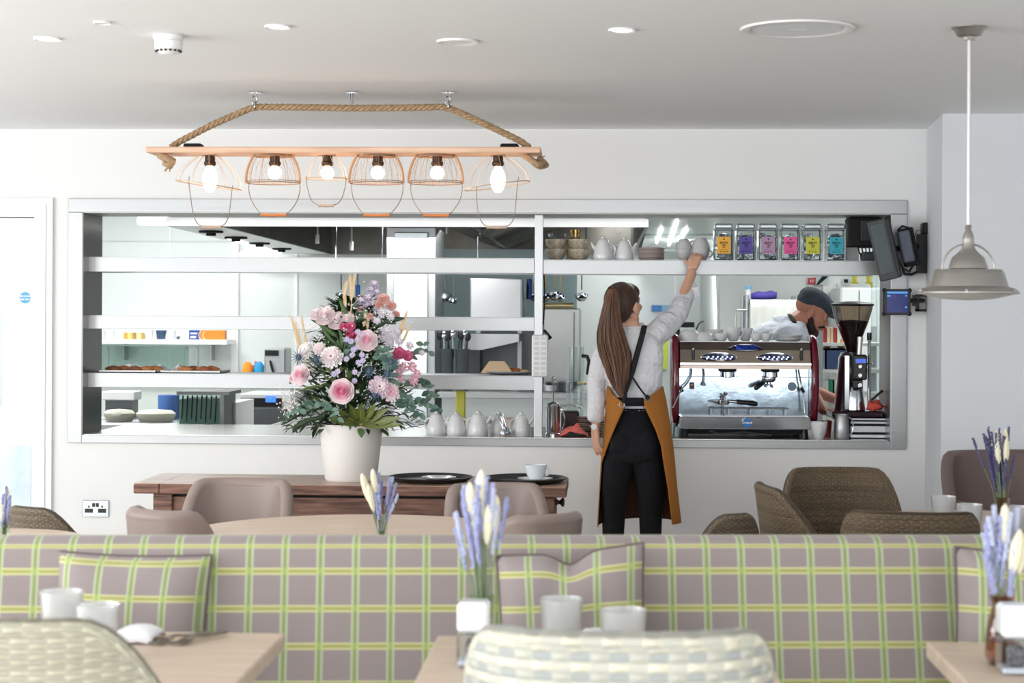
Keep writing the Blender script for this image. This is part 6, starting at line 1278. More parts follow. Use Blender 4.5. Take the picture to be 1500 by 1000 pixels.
# eucalyptus
euc = [mat('eucalyptus_leaf', (104, 134, 118), .5), mat('eucalyptus_dark', (72, 104, 92), .5)]
for k, pts in enumerate((((575, 560, -.1), (600, 585, -.13), (622, 590, -.1), (640, 598, -.06)), ((575, 575, -.12), (600, 598, -.12), (615, 605, -.12)), ((470, 590, -.2), (485, 600, -.22), (495, 612, -.22)), ((455, 590, -.15), (440, 600, -.15), (428, 602, -.12)), ((524, 470, -.1), (528, 452, -.1), (526, 445, -.08)), ((568, 520, -.2), (572, 540, -.22), (576, 558, -.2)), ((510, 500, -.18), (512, 512, -.2), (506, 520, -.2)), ((555, 525, -.2), (556, 515, -.2), (560, 512, -.2)), ((600, 560, -.05), (622, 560, 0), (632, 580, 0)), ((600, 520, 0), (620, 505, 0), (628, 515, 0)))):
    P_ = dense([fp_(*q) for q in pts], .02); m = MB(); m.tube(P_, .0016, 5)
    for i, c in enumerate(P_[::1]):
        for s_ in (-1, 1): leaf(m, c, Vector((fr.uniform(-.4, .4)+s_*.7, fr.uniform(-.5, .1), fr.uniform(-.7, .4))), fr.uniform(.03, .042), fr.uniform(.009, .015), up=Vector((0, -1, .3)), n=4, mi=fr.choice((0, 0, 1)))
    m.build('eucalyptus_branch', euc, FT, smooth='all')
# big palmate leaf over the rim
olive = mat('olive_palmate_leaf', (98, 108, 52), .4); rib_ = mat('leaf_rib', (170, 180, 100), .5)
c = fp_(528, 622, -.16)
for k, (px, py) in enumerate(((480, 612), (495, 600), (512, 592), (530, 590), (552, 592), (570, 598), (588, 612), (590, 622))):
    e = fp_(px, py, -.24); m = MB(); d = e-c; leaf(m, c, d, d.length, .019, up=Vector((0, -1, .2)), curl=-.05, n=7); lf = m.build('palmate_leaf_lobe', olive, FT, smooth='all'); m = MB(); m.tube([c+Vector((0, -.002, 0)), c+d*.5+Vector((0, -.004, 0)), e+Vector((0, -.002, 0))], .0013, 4); m.build('leaf_rib', rib_, lf)
# flowers
def basis(d):
    d = d.normalized(); a = Vector((0, 0, 1)); x = a.cross(d); x = x.normalized() if x.length > 1e-3 else Vector((1, 0, 0)); return Matrix((x, d.cross(x), d)).transposed()
def petal(mb, Mx, c, ang, r0_, r1_, w_, lift0, lift1, cup_=.3, mi=0, n=4):
    vs = []
    for i in range(n+1):
        t = i/n; rr_ = r0_+(r1_-r0_)*t; ww = w_*math.sin(PI*(.12+.7*t))**.7; h_ = lift0+(lift1-lift0)*t**1.5
        for j in (-1, -.5, 0, .5, 1):
            q = Vector((rr_, ww*j, h_+cup_*ww*j*j)); q = Vector((q.x*math.cos(ang)-q.y*math.sin(ang), q.x*math.sin(ang)+q.y*math.cos(ang), q.z)); vs.append(c+Mx @ q)
    mb.add(vs, [(5*i+k, 5*i+k+1, 5*i+k+6, 5*i+k+5) for i in range(n) for k in range(4)], mi=mi)
pinkA = mat('petal_pale_pink', (248, 226, 230), .6, sheen=.2); pinkB = mat('petal_pink', (242, 186, 204), .6); pinkC = mat('petal_rose', (232, 142, 174), .6); pinkD = mat('petal_hot_pink', (228, 104, 148), .55)
whiteP = mat('petal_cream_white', (246, 238, 238), .6); lilac = mat('petal_lilac', (205, 192, 222), .6); coralP = mat('petal_coral', (248, 206, 200), .6); blueg = mat('thistle_blue', (74, 92, 112), .6)
def rose(px, py, rpx, mats, dy=-.2, name='rose'):
    c = fp_(px, py, dy); r = rpx/326; d = Vector(((px-515)/180, -1, (560-py)/260+.15)); Mx = basis(d); m = MB()
    for ring in range(6):
        q = 1-ring/6; n_ = 7 if ring < 3 else 5
        for k in range(n_):
            petal(m, Mx, c, 2*PI*k/n_+ring*.55, r*q*.15, r*q*1.0, r*q*.62, -.3*r+ring*.08*r, (.05+ring*.12)*r, .25 if ring < 3 else .6, mi=min(2, ring//2))
    m.ball(c+d.normalized()*r*.15, r*.3, 10, 8, mi=2)
    return m.build(name, mats, FT, smooth='all')
def mum(px, py, rpx, mats, dy=-.2, name='chrysanthemum', n0=18, squash=1):
    c = fp_(px, py, dy); r = rpx/326; d = Vector(((px-515)/200, -1, (560-py)/260+.25)); Mx = basis(d); m = MB()
    for ring in range(5):
        q = 1-ring*.17; n_ = n0-2*ring
        for k in range(n_): petal(m, Mx, c, 2*PI*k/n_+ring*.3+fr.uniform(-.1, .1), r*.1, r*q*fr.uniform(.88, 1.05), r*.17, -.1*r+ring*.1*r, ring*.24*r*q, .5, mi=0 if ring < 3 else 1, n=3)
    return m.build(name, mats, FT, smooth='all')
rose(501, 573, 18, [pinkA, pinkB, pinkC], -.25); rose(537, 499, 16, [pinkA, pinkA, pinkB], -.22); rose(441, 549, 15, [pinkA, pinkA, pinkB], -.16); rose(432, 553, 9, [pinkA, pinkB, pinkB], -.13)
for a_ in ((476, 463, 15), (493, 470, 14), (508, 467, 11), (463, 460, 9)): rose(*a_, [pinkA, whiteP, pinkA], -.12, 'peony')
mum(486, 523, 18, [whiteP, pinkA], -.22); mum(448, 513, 13, [whiteP, whiteP], -.15); mum(468, 511, 11, [whiteP, pinkA], -.17)
mum(556, 566, 16, [mat('petal_lilac_pink', (238, 214, 228), .6), pinkA], -.24); mum(572, 574, 14, [pinkA, pinkB], -.22)
for a_ in ((503, 478, 6), (514, 478, 7), (516, 492, 7), (511, 488, 5)): rose(*a_, [pinkD, pinkD, pinkD], -.14, 'spray_rose')
for a_ in ((585, 517, 9), (597, 521, 8), (578, 522, 7)): rose(*a_, [pinkD, pinkC, pinkD], -.16, 'spray_rose')
for a_ in ((562, 438, 9), (573, 448, 8), (556, 446, 7), (528, 453, 5), (580, 460, 6), (542, 463, 5)): rose(*a_, [coralP, coralP, mat('petal_salmon', (242, 180, 168), .6)], -.1, 'carnation')
for a_ in ((603, 537, 9), (610, 548, 8), (606, 558, 8), (590, 538, 8), (583, 546, 8), (588, 555, 6)): mum(*a_, [pinkB, pinkA], -.15, 'alstroemeria', 8)
for a_ in ((548, 416, 8), (543, 424, 8), (552, 428, 7), (539, 436, 9), (530, 441, 9), (545, 444, 7), (550, 452, 6), (537, 446, 8)): mum(*a_, [lilac, whiteP], -.08, 'statice', 10)
for a_ in ((566, 484, 9), (575, 492, 9), (570, 502, 8), (581, 486, 6), (561, 495, 6), (584, 500, 7), (600, 506, 7), (618, 517, 5), (560, 458, 8), (572, 464, 7), (552, 470, 6)): mum(*a_, [mat('petal_pale_lilac_white', (236, 230, 242), .6), whiteP], -.14, 'michaelmas_daisy', 10)
m = MB()
smalls = [(523, 508), (515, 520), (525, 531), (520, 545), (519, 558), (508, 526), (514, 500), (530, 520), (508, 497), (525, 498), (518, 512), (531, 528), (489, 548), (494, 544), (524, 486), (531, 492)]
for px, py in smalls:
    c = fp_(px+fr.uniform(-1, 1), py, -.23); q = MB()
    Mx = basis(Vector((0, -1, .3)))
    for k in range(8): petal(q, Mx, c, 2*PI*k/8, .001, .013, .004, 0, .003, .4, n=2)
    q.ball(c+Vector((0, -.002, 0)), .004, 8, 6); q.build('small_lilac_flower', lilac, FT, smooth='all')
m = MB()
for k in range(240):   # gypsophila and white specks
    z_ = fr.random()
    if k < 90: px, py = fr.gauss(424, 9), fr.gauss(590, 16)
    elif k < 130: px, py = fr.gauss(458, 9), fr.gauss(488, 12)
    elif k < 180: px, py = fr.gauss(545, 20), fr.gauss(470, 22)
    else: px, py = fr.uniform(430, 610), fr.uniform(470, 600)
    m.ball(fp_(px, py, fr.uniform(-.25, -.1)), fr.uniform(.0022, .0045), 6, 4)
tag(m.build('gypsophila', whiteP, FT), None, None, kind='stuff')
for px, py in ((438, 523), (463, 527), (541, 544), (573, 530), (550, 578), (568, 548)):
    c = fp_(px, py, -.25); m = MB(); m.ball(c, (.010, .010, .013), 12, 8)
    for k in range(14):
        a = 2*PI*k/14; d = Vector((math.cos(a), -.35, math.sin(a))); m.tube([c, c+d*.038], .002, 4, rad=[.0032, .0004])
    m.build('thistle', blueg, FT, smooth=True)
strw = mat('wheat_straw', (232, 204, 164), .7)
for (x0, y0), (x1, y1) in (((516, 470), (513, 402)), ((512, 470), (520, 400)), ((507, 470), (505, 425)), ((500, 460), (508, 412)), ((531, 500), (536, 455)), ((536, 500), (540, 462)), ((448, 540), (426, 462)), ((452, 545), (432, 470)), ((456, 545), (441, 462)), ((458, 545), (446, 492)), ((448, 540), (434, 492)), ((580, 520), (596, 455)), ((582, 520), (600, 478)), ((576, 520), (590, 470))):
    a, b = fp_(x0, y0, -.12), fp_(x1, y1, -.1); m = MB(); m.tube([a, b], .0014, 4); d = (b-a).normalized(); L_ = (b-a).length
    for k in range(18):
        t = .45+.5*k/18; s_ = 1 if k % 2 else -1; p_ = a.lerp(b, t); m.tube([p_, p_+d*.014+Vector((s_*.006, -.003, 0))], .003, 5, rad=[.003, .0016]); 
        if k % 3 == 0: m.tube([p_, p_+d*.06+Vector((s_*.008, 0, 0))], .0005, 3)
    m.build('wheat_ear', strw, FT, smooth=True)

# ================================================================== banquette
bz_t = .93
pL, pR = atz(0, 786, bz_t), atz(1500, 785.5, bz_t); bd_ = (pR-pL).normalized(); bn = Vector((bd_.y, -bd_.x, 0))   # bn points toward the camera
s_off = (atz(573, 890, .75)-pL).dot(bd_)
prof = [(.215, .40), (.19, .45), (.165, .55), (.138, .66), (.112, .77), (.092, .86), (.086, .893), (.076, .912), (.058, .925), (.03, .930), (-.01, .928), (-.03, .915), (-.035, .89), (-.035, .10)]
arc = [0]
for (a, b), (c, d) in zip(prof, prof[1:]): arc.append(arc[-1]+math.hypot(c-a, d-b))
i75 = 4
P_H = .0935; tgt = .848
def vof(i):  # stripes fall at z = .848, .754, .661 on the front and just below the top edge
    z = prof[i][1]
    a0 = arc[5]-(.86-.848)
    v = arc[i]-a0+P_H*20.5
    return v+(.032 if i >= 7 else (.016 if i == 6 else 0))
BN = thing('banquette', 'long banquette sofa in grey and lime tartan running across the whole view', 'banquette', tuple((pL+pR)/2*Vector((1, 1, 0)) if False else ((pL.x+pR.x)/2, (pL.y+pR.y)/2, 0)))
m = MB(); NU = 80; LEN0, LEN1 = -.9, (pR-pL).length+.9
def bpt(s, o, z): p = pL+bd_*s+bn*o; return Vector((p.x, p.y, z))
m.grid(lambda i, j: bpt(LEN0+(LEN1-LEN0)*i/NU, prof[j][0]-.05, prof[j][1]), NU, len(prof)-1, uvf=lambda i, j: (LEN0+(LEN1-LEN0)*i/NU-s_off+.0893*40.5, vof(j)))
bb = m.build('backrest', M['tartan'], BN, smooth='all')
m = MB()
for s in (LEN0, LEN1):
    vs = [bpt(s, o-.05, z) for o, z in prof]; m.add(vs, [tuple(range(len(vs)))])
m.build('end_panel', mat('grey_tartan_side', (154, 139, 140), .9), BN)
m = MB(); sp_ = [(.16, .40), (.16, .47), (.2, .485), (.6, .48), (.635, .46), (.64, .40), (.635, .30)]
m.grid(lambda i, j: bpt(LEN0+(LEN1-LEN0)*i/NU, sp_[j][0], sp_[j][1]), NU, len(sp_)-1, uvf=lambda i, j: (LEN0+(LEN1-LEN0)*i/NU-s_off+.0893*40.5, 1.87+[0, .07, .12, .52, .56, .62, .72][j])); m.build('seat', M['tartan'], BN, smooth='all')
m = MB(); vs = [bpt(s, o, z) for z in (.0, .30) for s, o in ((LEN0, -.08), (LEN1, -.08), (LEN1, .6), (LEN0, .6))]; m.add(vs, [(0, 1, 2, 3), (7, 6, 5, 4), (0, 4, 5, 1), (1, 5, 6, 2), (2, 6, 7, 3), (3, 7, 4, 0)]); m.build('plinth', mat('dark_plinth', (60, 52, 48), .6), BN)

def cushion(pxl, pxr, ytop, label, dent=0, rot=0, uoff=.0, voff=.0, skew=0):
    Yc = 4.52; cx = at((pxl+pxr)/2, ytop+110, Yc); w_ = (at(pxr, ytop+60, Yc).x-at(pxl, ytop+60, Yc).x); zt = at((pxl+pxr)/2, ytop, Yc).z; h_ = zt-.487
    p0 = Vector((cx.x, cx.y, .487)); T_ = thing('scatter_cushion', label, 'cushion', p0, 'tartan scatter cushions on the banquette')
    N = 26
    def surf(side):
        def fn(i, j):
            u, v = 2*i/N-1, 2*j/N-1
            e = max(0, (1-u**4))**.5*max(0, (1-v**4))**.5
            xx = u*w_/2*(1-.05*(1-v*v)); z = h_/2+v*h_/2*(1-.04*(1-u*u))
            dn = dent*math.exp(-((u)/.22)**2)*max(0, v)**2
            z -= dn*h_; z += skew*u*max(0, v)*h_
            y = side*.075*e*(1-.5*dent*math.exp(-((u)/.3)**2)*max(0, v))+.012*noise.noise(Vector((u*2, v*2, side+pxl)))*e
            q = Vector((xx, y, z)); q = Matrix.Rotation(R(-9), 3, 'X') @ Matrix.Rotation(rot, 3, 'Y') @ q
            return p0+q
        return fn
    m = MB()
    for sd in (-1, 1): m.grid(surf(sd), N, N, uvf=lambda i, j: ((i/N-.5)*w_*1.04+.0893*20.5+uoff, (j/N)*h_*1.04+.0935*10+voff))
    m.build('cover', M['tartan'], T_, smooth='all')
    m = MB(); f_ = surf(1); g_ = surf(-1); ring = [(i, 0) for i in range(N)]+[(N, j) for j in range(N)]+[(N-i, N) for i in range(N)]+[(0, N-j) for j in range(N)]
    m.tube([(f_(i, j)+g_(i, j))/2 for i, j in ring], .0045, 6, closed=True); m.build('piping', mat('grey_brown_piping', (108, 94, 94), .9), T_, smooth=True)
    return T_
cushion(70, 298, 812, 'tartan cushion behind the table with two forks, leaning on the banquette', rot=R(.8), uoff=-.012, voff=.012)
cushion(734, 953, 806, 'tartan cushion with a dented top edge behind the middle table', dent=.07, rot=R(-2.2), uoff=.02, voff=.022, skew=.025)
cushion(1395, 1605, 808, 'tartan cushion cut by the picture edge beside the amber vase', rot=R(2.5), uoff=.035, voff=.02)

# ================================================================== chairs
def tub(name, label, group, wm, W=.6, D=.56, hb=.92, ha=.66, zs=.42, th=.035, flare=.04, drop=.35, legm=None, rim=.02, cush=None, pw=3.0, backflat=.45):
    T_ = thing(name, label, 'chair', (0, 0, 0), group); N = 56; NV = 14
    def plan(t, o, fl):    # t -1..1 around the back; opening toward +y
        a = t*R(128); cs, sn = math.cos(a), math.sin(a); k_ = (abs(cs)**pw+abs(sn)**pw)**(-1/pw)
        return Vector(((W/2-flare+fl-o)*sn*k_, -(D/2-flare+fl-o)*cs*k_-.0, 0))
    def top(t):
        q = abs(t); x = max(0, min(1, (q-backflat)/drop)); s_ = x*x*(3-2*x); return hb+(ha-hb)*s_
    arcl = [0]
    for i in range(N): arcl.append(arcl[-1]+(plan(2*(i+1)/N-1, 0, flare)-plan(2*i/N-1, 0, flare)).length)
    z0 = zs-.12
    def pt(t, v, inner):
        tz = top(t); z = z0+(tz-z0)*v; fl = flare*v**1.5; p = plan(t, th if inner else 0, fl); p.z = z; return p
    m = MB()
    m.grid(lambda i, j: pt(2*i/N-1, j/NV, 0), N, NV, uvf=lambda i, j: (arcl[i], (z0+(top(2*i/N-1)-z0)*j/NV)))
    m.grid(lambda i, j: pt(1-2*i/N, j/NV, 1), N, NV, uvf=lambda i, j: (arcl[N-i], (z0+(top(1-2*i/N)-z0)*j/NV)))
    sh = m.build('shell', wm, T_, smooth='all')
    # rolled rim
    m = MB(); pts = [(pt(2*i/N-1, 1, 0)+pt(2*i/N-1, 1, 1))/2 for i in range(N+1)]; e0 = pts[0].copy(); e1 = pts[-1].copy(); e0.z = zs-.05; e1.z = zs-.05; pts = [e0]+pts+[e1]
    nr = 10; L_ = [0]
    for a, b in zip(pts, pts[1:]): L_.append(L_[-1]+(b-a).length)
    n0 = len(m.v); m.tube(pts, rim, nr)
    for i in range(len(pts)):
        for k in range(nr): m.uv[i*nr+k] = (L_[i], k*rim*.62)
    m.build('rolled_rim', wm, T_, smooth='all')
    m = MB(); rg = []
    for z, s_ in ((z0, .95), (z0+.0, 1), (zs-.02, 1), (zs, .96), (zs+.005, .7)):
        rg.append([Vector((W/2*.84*s_*math.copysign(abs(math.sin(a))**.6, math.sin(a)), -D/2*.84*s_*math.copysign(abs(math.cos(a))**.6, math.cos(a)), z)) for a in [2*PI*k/28 for k in range(28)]])
    m.loft(rg); m.uv = {i: (p[0]+p[1], p[2]) for i, p in enumerate(m.v)}; m.build('seat', cush or wm, T_, smooth=True)
    for sx in (-1, 1):
        for sy in (-1, 1): q = MB(); q.cyl((sx*W*.33, sy*D*.33, z0), (sx*W*.38, sy*D*.38, 0), .022, .014); q.build('leg', legm or M['blackm'], T_, smooth=True)
    return T_
def place(T_, x, y, rz): T_.location = (x, y, 0); T_.rotation_euler = (0, 0, rz); return T_
wk_front = wicker('grey_blue_wicker', (216, 212, 194), (192, 188, 172), (128, 138, 146), .036, .0185, 1, band=.6)
wk_left = wicker('sand_wicker', (204, 200, 180), (176, 170, 150), (140, 138, 128), .034, .010, 1)
wk_brown = wicker('brown_wicker', (140, 121, 96), (98, 82, 65), (62, 52, 42), .016, .0085, 1, band=.3)
wk_taupe = wicker('taupe_wicker', (150, 136, 116), (116, 102, 86), (76, 66, 56), .014, .007, 1)
legw = mat('dark_wood_leg', (80, 62, 50), .5)
cushg = mat('cream_seat_cushion', (214, 206, 194), .9)
place(tub('wicker_armchair', 'blurred grey and blue wicker chair back nearest the camera in front of the middle table', 'wicker chairs at the front tables', wk_front, W=.60, D=.58, hb=.905, ha=.7, flare=.045, legm=legw, cush=cushg, backflat=.36, drop=.36), at(908, 950, 3.36).x, 3.36+.27, 0)
place(tub('wicker_armchair', 'sand coloured wicker chair back in front of the table with the forks', 'wicker chairs at the front tables', wk_left, W=.64, D=.60, hb=.915, ha=.66, flare=.045, legm=legw, cush=cushg, backflat=.22, drop=.45, pw=2.4), at(-8, 950, 3.36).x, 3.36+.27, R(0))
EL=0
wb = dict(legm=legw, cush=cushg)
gb = 'brown wicker chairs behind the banquette'
place(tub('wicker_armchair', 'brown wicker armchair seen from the side, nearest the waitress of the brown group', gb, wk_brown, W=.6, D=.55, hb=.868, ha=.60, flare=.05, backflat=.2, drop=.5, **wb), at(1100, 750, 6.9).x+.29, 6.75, R(-82))
place(tub('wicker_armchair', 'tallest brown wicker armchair, with its broad rounded back below the coffee machine', gb, wk_brown, W=.50, D=.5, hb=.868, ha=.6, flare=.06, backflat=.3, drop=.42, pw=2.6, **wb), at(1236, 720, 7.25).x+.02, 7.3, R(186))
place(tub('wicker_armchair', 'lower brown wicker armchair with a long flat back, in front of the two ribbed tumblers', gb, wk_brown, W=.47, D=.5, hb=.842, ha=.62, flare=.03, backflat=.36, drop=.4, **wb), at(1338, 750, 6.2).x, 6.3, R(-6))
place(tub('wicker_armchair', 'taupe wicker armchair top showing above the banquette by the white door', 'taupe wicker chairs', wk_taupe, W=.46, D=.5, hb=.79, ha=.58, flare=.06, backflat=.14, drop=.5, pw=2.2, **wb), at(98, 770, 6.5).x-.01, 6.65, R(-30))
place(tub('wicker_armchair', 'taupe wicker armchair top showing above the banquette beside the apron hem', 'taupe wicker chairs', wk_taupe, W=.42, D=.5, hb=.79, ha=.56, flare=.06, backflat=.1, drop=.45, pw=2.2, **wb), at(1022, 770, 6.5).x+.0, 6.65, R(34))
lea = mat('taupe_leather', (146, 130, 124), .42, bump=(120, .15, .002)); lea2 = mat('dark_brown_leather', (112, 94, 90), .45, bump=(120, .15, .002))
def leather(label, x, y, rz, hb, m_=lea, W=.52, ha=.62, group='taupe leather chairs around the oval table', bf=.3, D=.5, drop=.3):
    T_ = tub('leather_armchair', label, group, m_, W=W, D=D, hb=hb, ha=ha, th=.05, rim=.027, flare=.03, backflat=bf, drop=drop, legm=legw, cush=m_)
    return place(T_, x, y, rz)
leather('taupe leather chair behind the round oak table, next to the planter side', at(342, 740, 7.1).x, 7.0, R(172), .822, W=.46, bf=.36)
leather('taupe leather chair with buttoned back nearest the chrome socket', at(268, 760, 6.2).x+.02, 6.35, R(-36), .808, W=.36, bf=.4, D=.5)
leather('taupe leather chair half hidden behind the blurred lavender vase', at(736, 740, 7.1).x, 7.0, R(192), .815, W=.42, bf=.36)
leather('low taupe leather chair before the end of the console table', at(764, 765, 6.2).x-.02, 6.35, R(36), .806, W=.34, bf=.36, D=.5)
leather('dark brown leather armchair against the grey wall by the picture edge', at(1520, 720, 7.6).x, 7.9, R(190), .892, lea2, W=.62, ha=.7, group=None, bf=.36, D=.6)
# ================================================================== tables
oak = wood('pale_oak', (220, 201, 184), (202, 180, 160), 40, .4, bump=.08)
def rtable(name, label, cx, cy, r, z, group=None, ell=1):
    T_ = thing(name, label, 'table', (cx, cy, 0), group)
    m = MB(); m.lathe([(0, z-.035), (r-.02, z-.035), (r, z-.025), (r, z-.004), (r-.004, z), (0, z)], (cx, cy, 0), 64, ell=(1, ell)); m.build('table_top', oak, T_, smooth=True)
    m = MB(); m.cyl((cx, cy, .03), (cx, cy, z-.035), .045, n=20); m.build('pedestal', M['blackm'], T_, smooth=True)
    m = MB(); m.lathe([(0, 0), (.26, 0), (.26, .012), (.05, .03), (0, .03)], (cx, cy, 0), 32); m.build('base', M['blackm'], T_, smooth=True); return T_
rtable('round_table', 'round pale oak table between the leather chairs behind the banquette', at(528, 770, 6.2).x, 6.22, .62, .752)
rtable('round_table', 'round table hidden behind the brown wicker chairs, carrying tumblers and lavender', at(1440, 740, 6.9).x, 6.95, .42, .735)
def ftable(label, x0, x1, y0=3.62, y1=4.29):
    T_ = thing('dining_table', label, 'table', ((x0+x1)/2, (y0+y1)/2, 0), 'square oak tables along the banquette')
    m = MB(); n_ = 5
    m.box((x0, y0, .712), (x1, y1, .75), ch=.004); m.build('table_top', oak, T_)
    m = MB(); m.box(((x0+x1)/2-.04, (y0+y1)/2-.04, .03), ((x0+x1)/2+.04, (y0+y1)/2+.04, .712)); m.build('pedestal', M['blackm'], T_)
    m = MB(); m.box(((x0+x1)/2-.24, (y0+y1)/2-.22, 0), ((x0+x1)/2+.24, (y0+y1)/2+.22, .03), ch=.008); m.build('base', M['blackm'], T_)
X1_ = atz(411, 934, .75).x; X2_, X3_ = atz(640, 932, .75).x, atz(1112, 932, .75).x; X4_ = atz(1352, 935, .75).x
ftable('pale oak table set with two forks and a napkin', X1_-.76, X1_)
ftable('pale oak table in the middle behind the blue grey wicker chair', X2_, X3_)
ftable('pale oak table carrying the amber glass vase', X4_, X4_+.76)
TZ_ = .7503
# tumblers
ribg = ribbed('ribbed_glass')
def tumbler(px, wpx, Y, label, h_=.118, z=TZ_, m_=None, group='ribbed glass tumblers'):
    c = at(px, 940, Y); c.z = z; r = wpx/FPX*Y/2; m = MB(); n = 40
    pf = [(0, .001), (r*.78, .001), (r*.82, .008), (r*.98, h_*.88), (r, h_), (r*.94, h_), (r*.9, h_*.86), (r*.74, .014), (0, .012)]
    m.lathe(pf, c, n); return one(m, 'glass_tumbler', m_ or ribg, label, 'glass', group, smooth=True)
tumbler(90, 65, 4.12, 'taller standing ribbed glass tumbler before the cushion, on the table with forks')
tumbler(142, 64, 3.95, 'nearer ribbed glass tumbler beside the folded napkin', h_=.116)
tumbler(822, 64, 4.12, 'taller looking ribbed glass tumbler on the middle table', h_=.116)
tumbler(913, 68, 4.0, 'shorter looking ribbed glass tumbler on the middle table', h_=.112)
tumbler(1381, 36, 6.8, 'ribbed tumbler by the taller wicker armchair on the far round table', h_=.108, z=.7355)
tumbler(1419, 38, 6.62, 'ribbed tumbler nearer the dark leather armchair on the far round table', h_=.098, z=.7355)
tumbler(1488, 42, 6.66, 'ribbed tumbler at the picture edge behind the cream stems', h_=.088, z=.7355)
# napkins and forks
nap = mat('white_linen', (246, 246, 250), .9)
def napkin(px0, px1, yb, Y, h_, label):
    a, b = atz(px0, yb, TZ_), atz(px1, yb, TZ_); m = MB(); N = 12
    def fn(i, j):
        u, v = i/N, j/6; return Vector((a.x+(b.x-a.x)*u+.01*v, a.y+.11*v, TZ_+.001+h_*(math.sin(PI*min(1, .02+u*.96))**.35)*(.75+.25*math.sin(PI*v))*(1 if 0 < j < 6 else .15)+.003*noise.noise(Vector((u*5, v*4, 0)))))
    m.grid(fn, N, 6); one(m, 'napkin', nap, label, 'napkin', smooth='all', solid=.003)
napkin(160, 222, 943, 4.15, .033, 'folded white linen napkin beside the forks')
napkin(846, 884, 940, 4.15, .018, 'small folded white napkin between the two tumblers')
for k, (px, py, rz) in enumerate(((224, 946, -.62), (256, 946, -.55))):
    p = atz(px, py, TZ_); T_ = thing('fork', ['steel fork nearer the napkin, tines toward the table edge', 'steel fork farther from the napkin, lying alone'][k], 'fork', p, 'forks on the oak table')
    mt = mat('fork_steel_%d' % k, (150, 140, 132), .25, 1); Q = Matrix.Translation(p) @ Matrix.Rotation(rz, 4, 'Z') @ Matrix.Diagonal((1.35, .85, 1.6, 1)); m = MB(); m.M = Q
    for q in (-.0105, -.0035, .0035, .0105): m.tube([(q, -.0, .004), (q, .025, .003), (q*.95, .045, .006)], .0016, 5)
    m.build('tines', mt, T_, smooth=True); m = MB(); m.M = Q; m.tube([(0, .042, .006), (0, .055, .007), (0, .075, .010), (0, .13, .006), (0, .19, .006)], .003, 8, rad=[(.0125, .0022), (.011, .002), (.004, .002), (.004, .002), (.008, .003)]); m.build('handle', mt, T_, smooth=True)
# glass mills
def shaker(px, py, Y, label, w_=.036, h_=.13, dk=(60, 58, 60)):
    c = at(px, py, Y); c.z = TZ_; T_ = thing('pepper_mill', label, 'mill', c, 'square clear mills on the oak tables')
    m = MB(); m.box(c+Vector((-w_, -w_, .001)), c+Vector((w_, w_, h_*.52)), ch=.005); m.build('acrylic_body', thin_glass('clear_acrylic', (242, 246, 250), .35, .03), T_)
    m = MB(); m.box(c+Vector((-w_*.94, -w_*.94, .001)), c+Vector((w_*.94, w_*.94, .014)), ch=.004); m.build('base', mat('frosty_acrylic', (232, 236, 242), .2), T_)
    m = MB(); m.box(c+Vector((-w_*.5, -w_*.5, .015)), c+Vector((w_*.5, w_*.5, h_*.40)), ch=.006); tag(m.build('peppercorns', mat('peppercorn', dk, .6, bump=(150, 1, .01), var=(120, (150, 146, 146))), T_), None, None, kind='stuff')
    m = MB(); m.box(c+Vector((-w_, -w_, h_*.53)), c+Vector((w_, w_, h_)), ch=.008); m.build('cap', mat('white_frosted_cap', (244, 246, 250), .15, coat=.5), T_)
shaker(694, 950, 3.93, 'square clear mill with a white cap before the lavender vase', w_=.034, h_=.138)
shaker(1488, 950, 3.93, 'square clear mill with a white cap beside the amber vase', w_=.036, h_=.145)
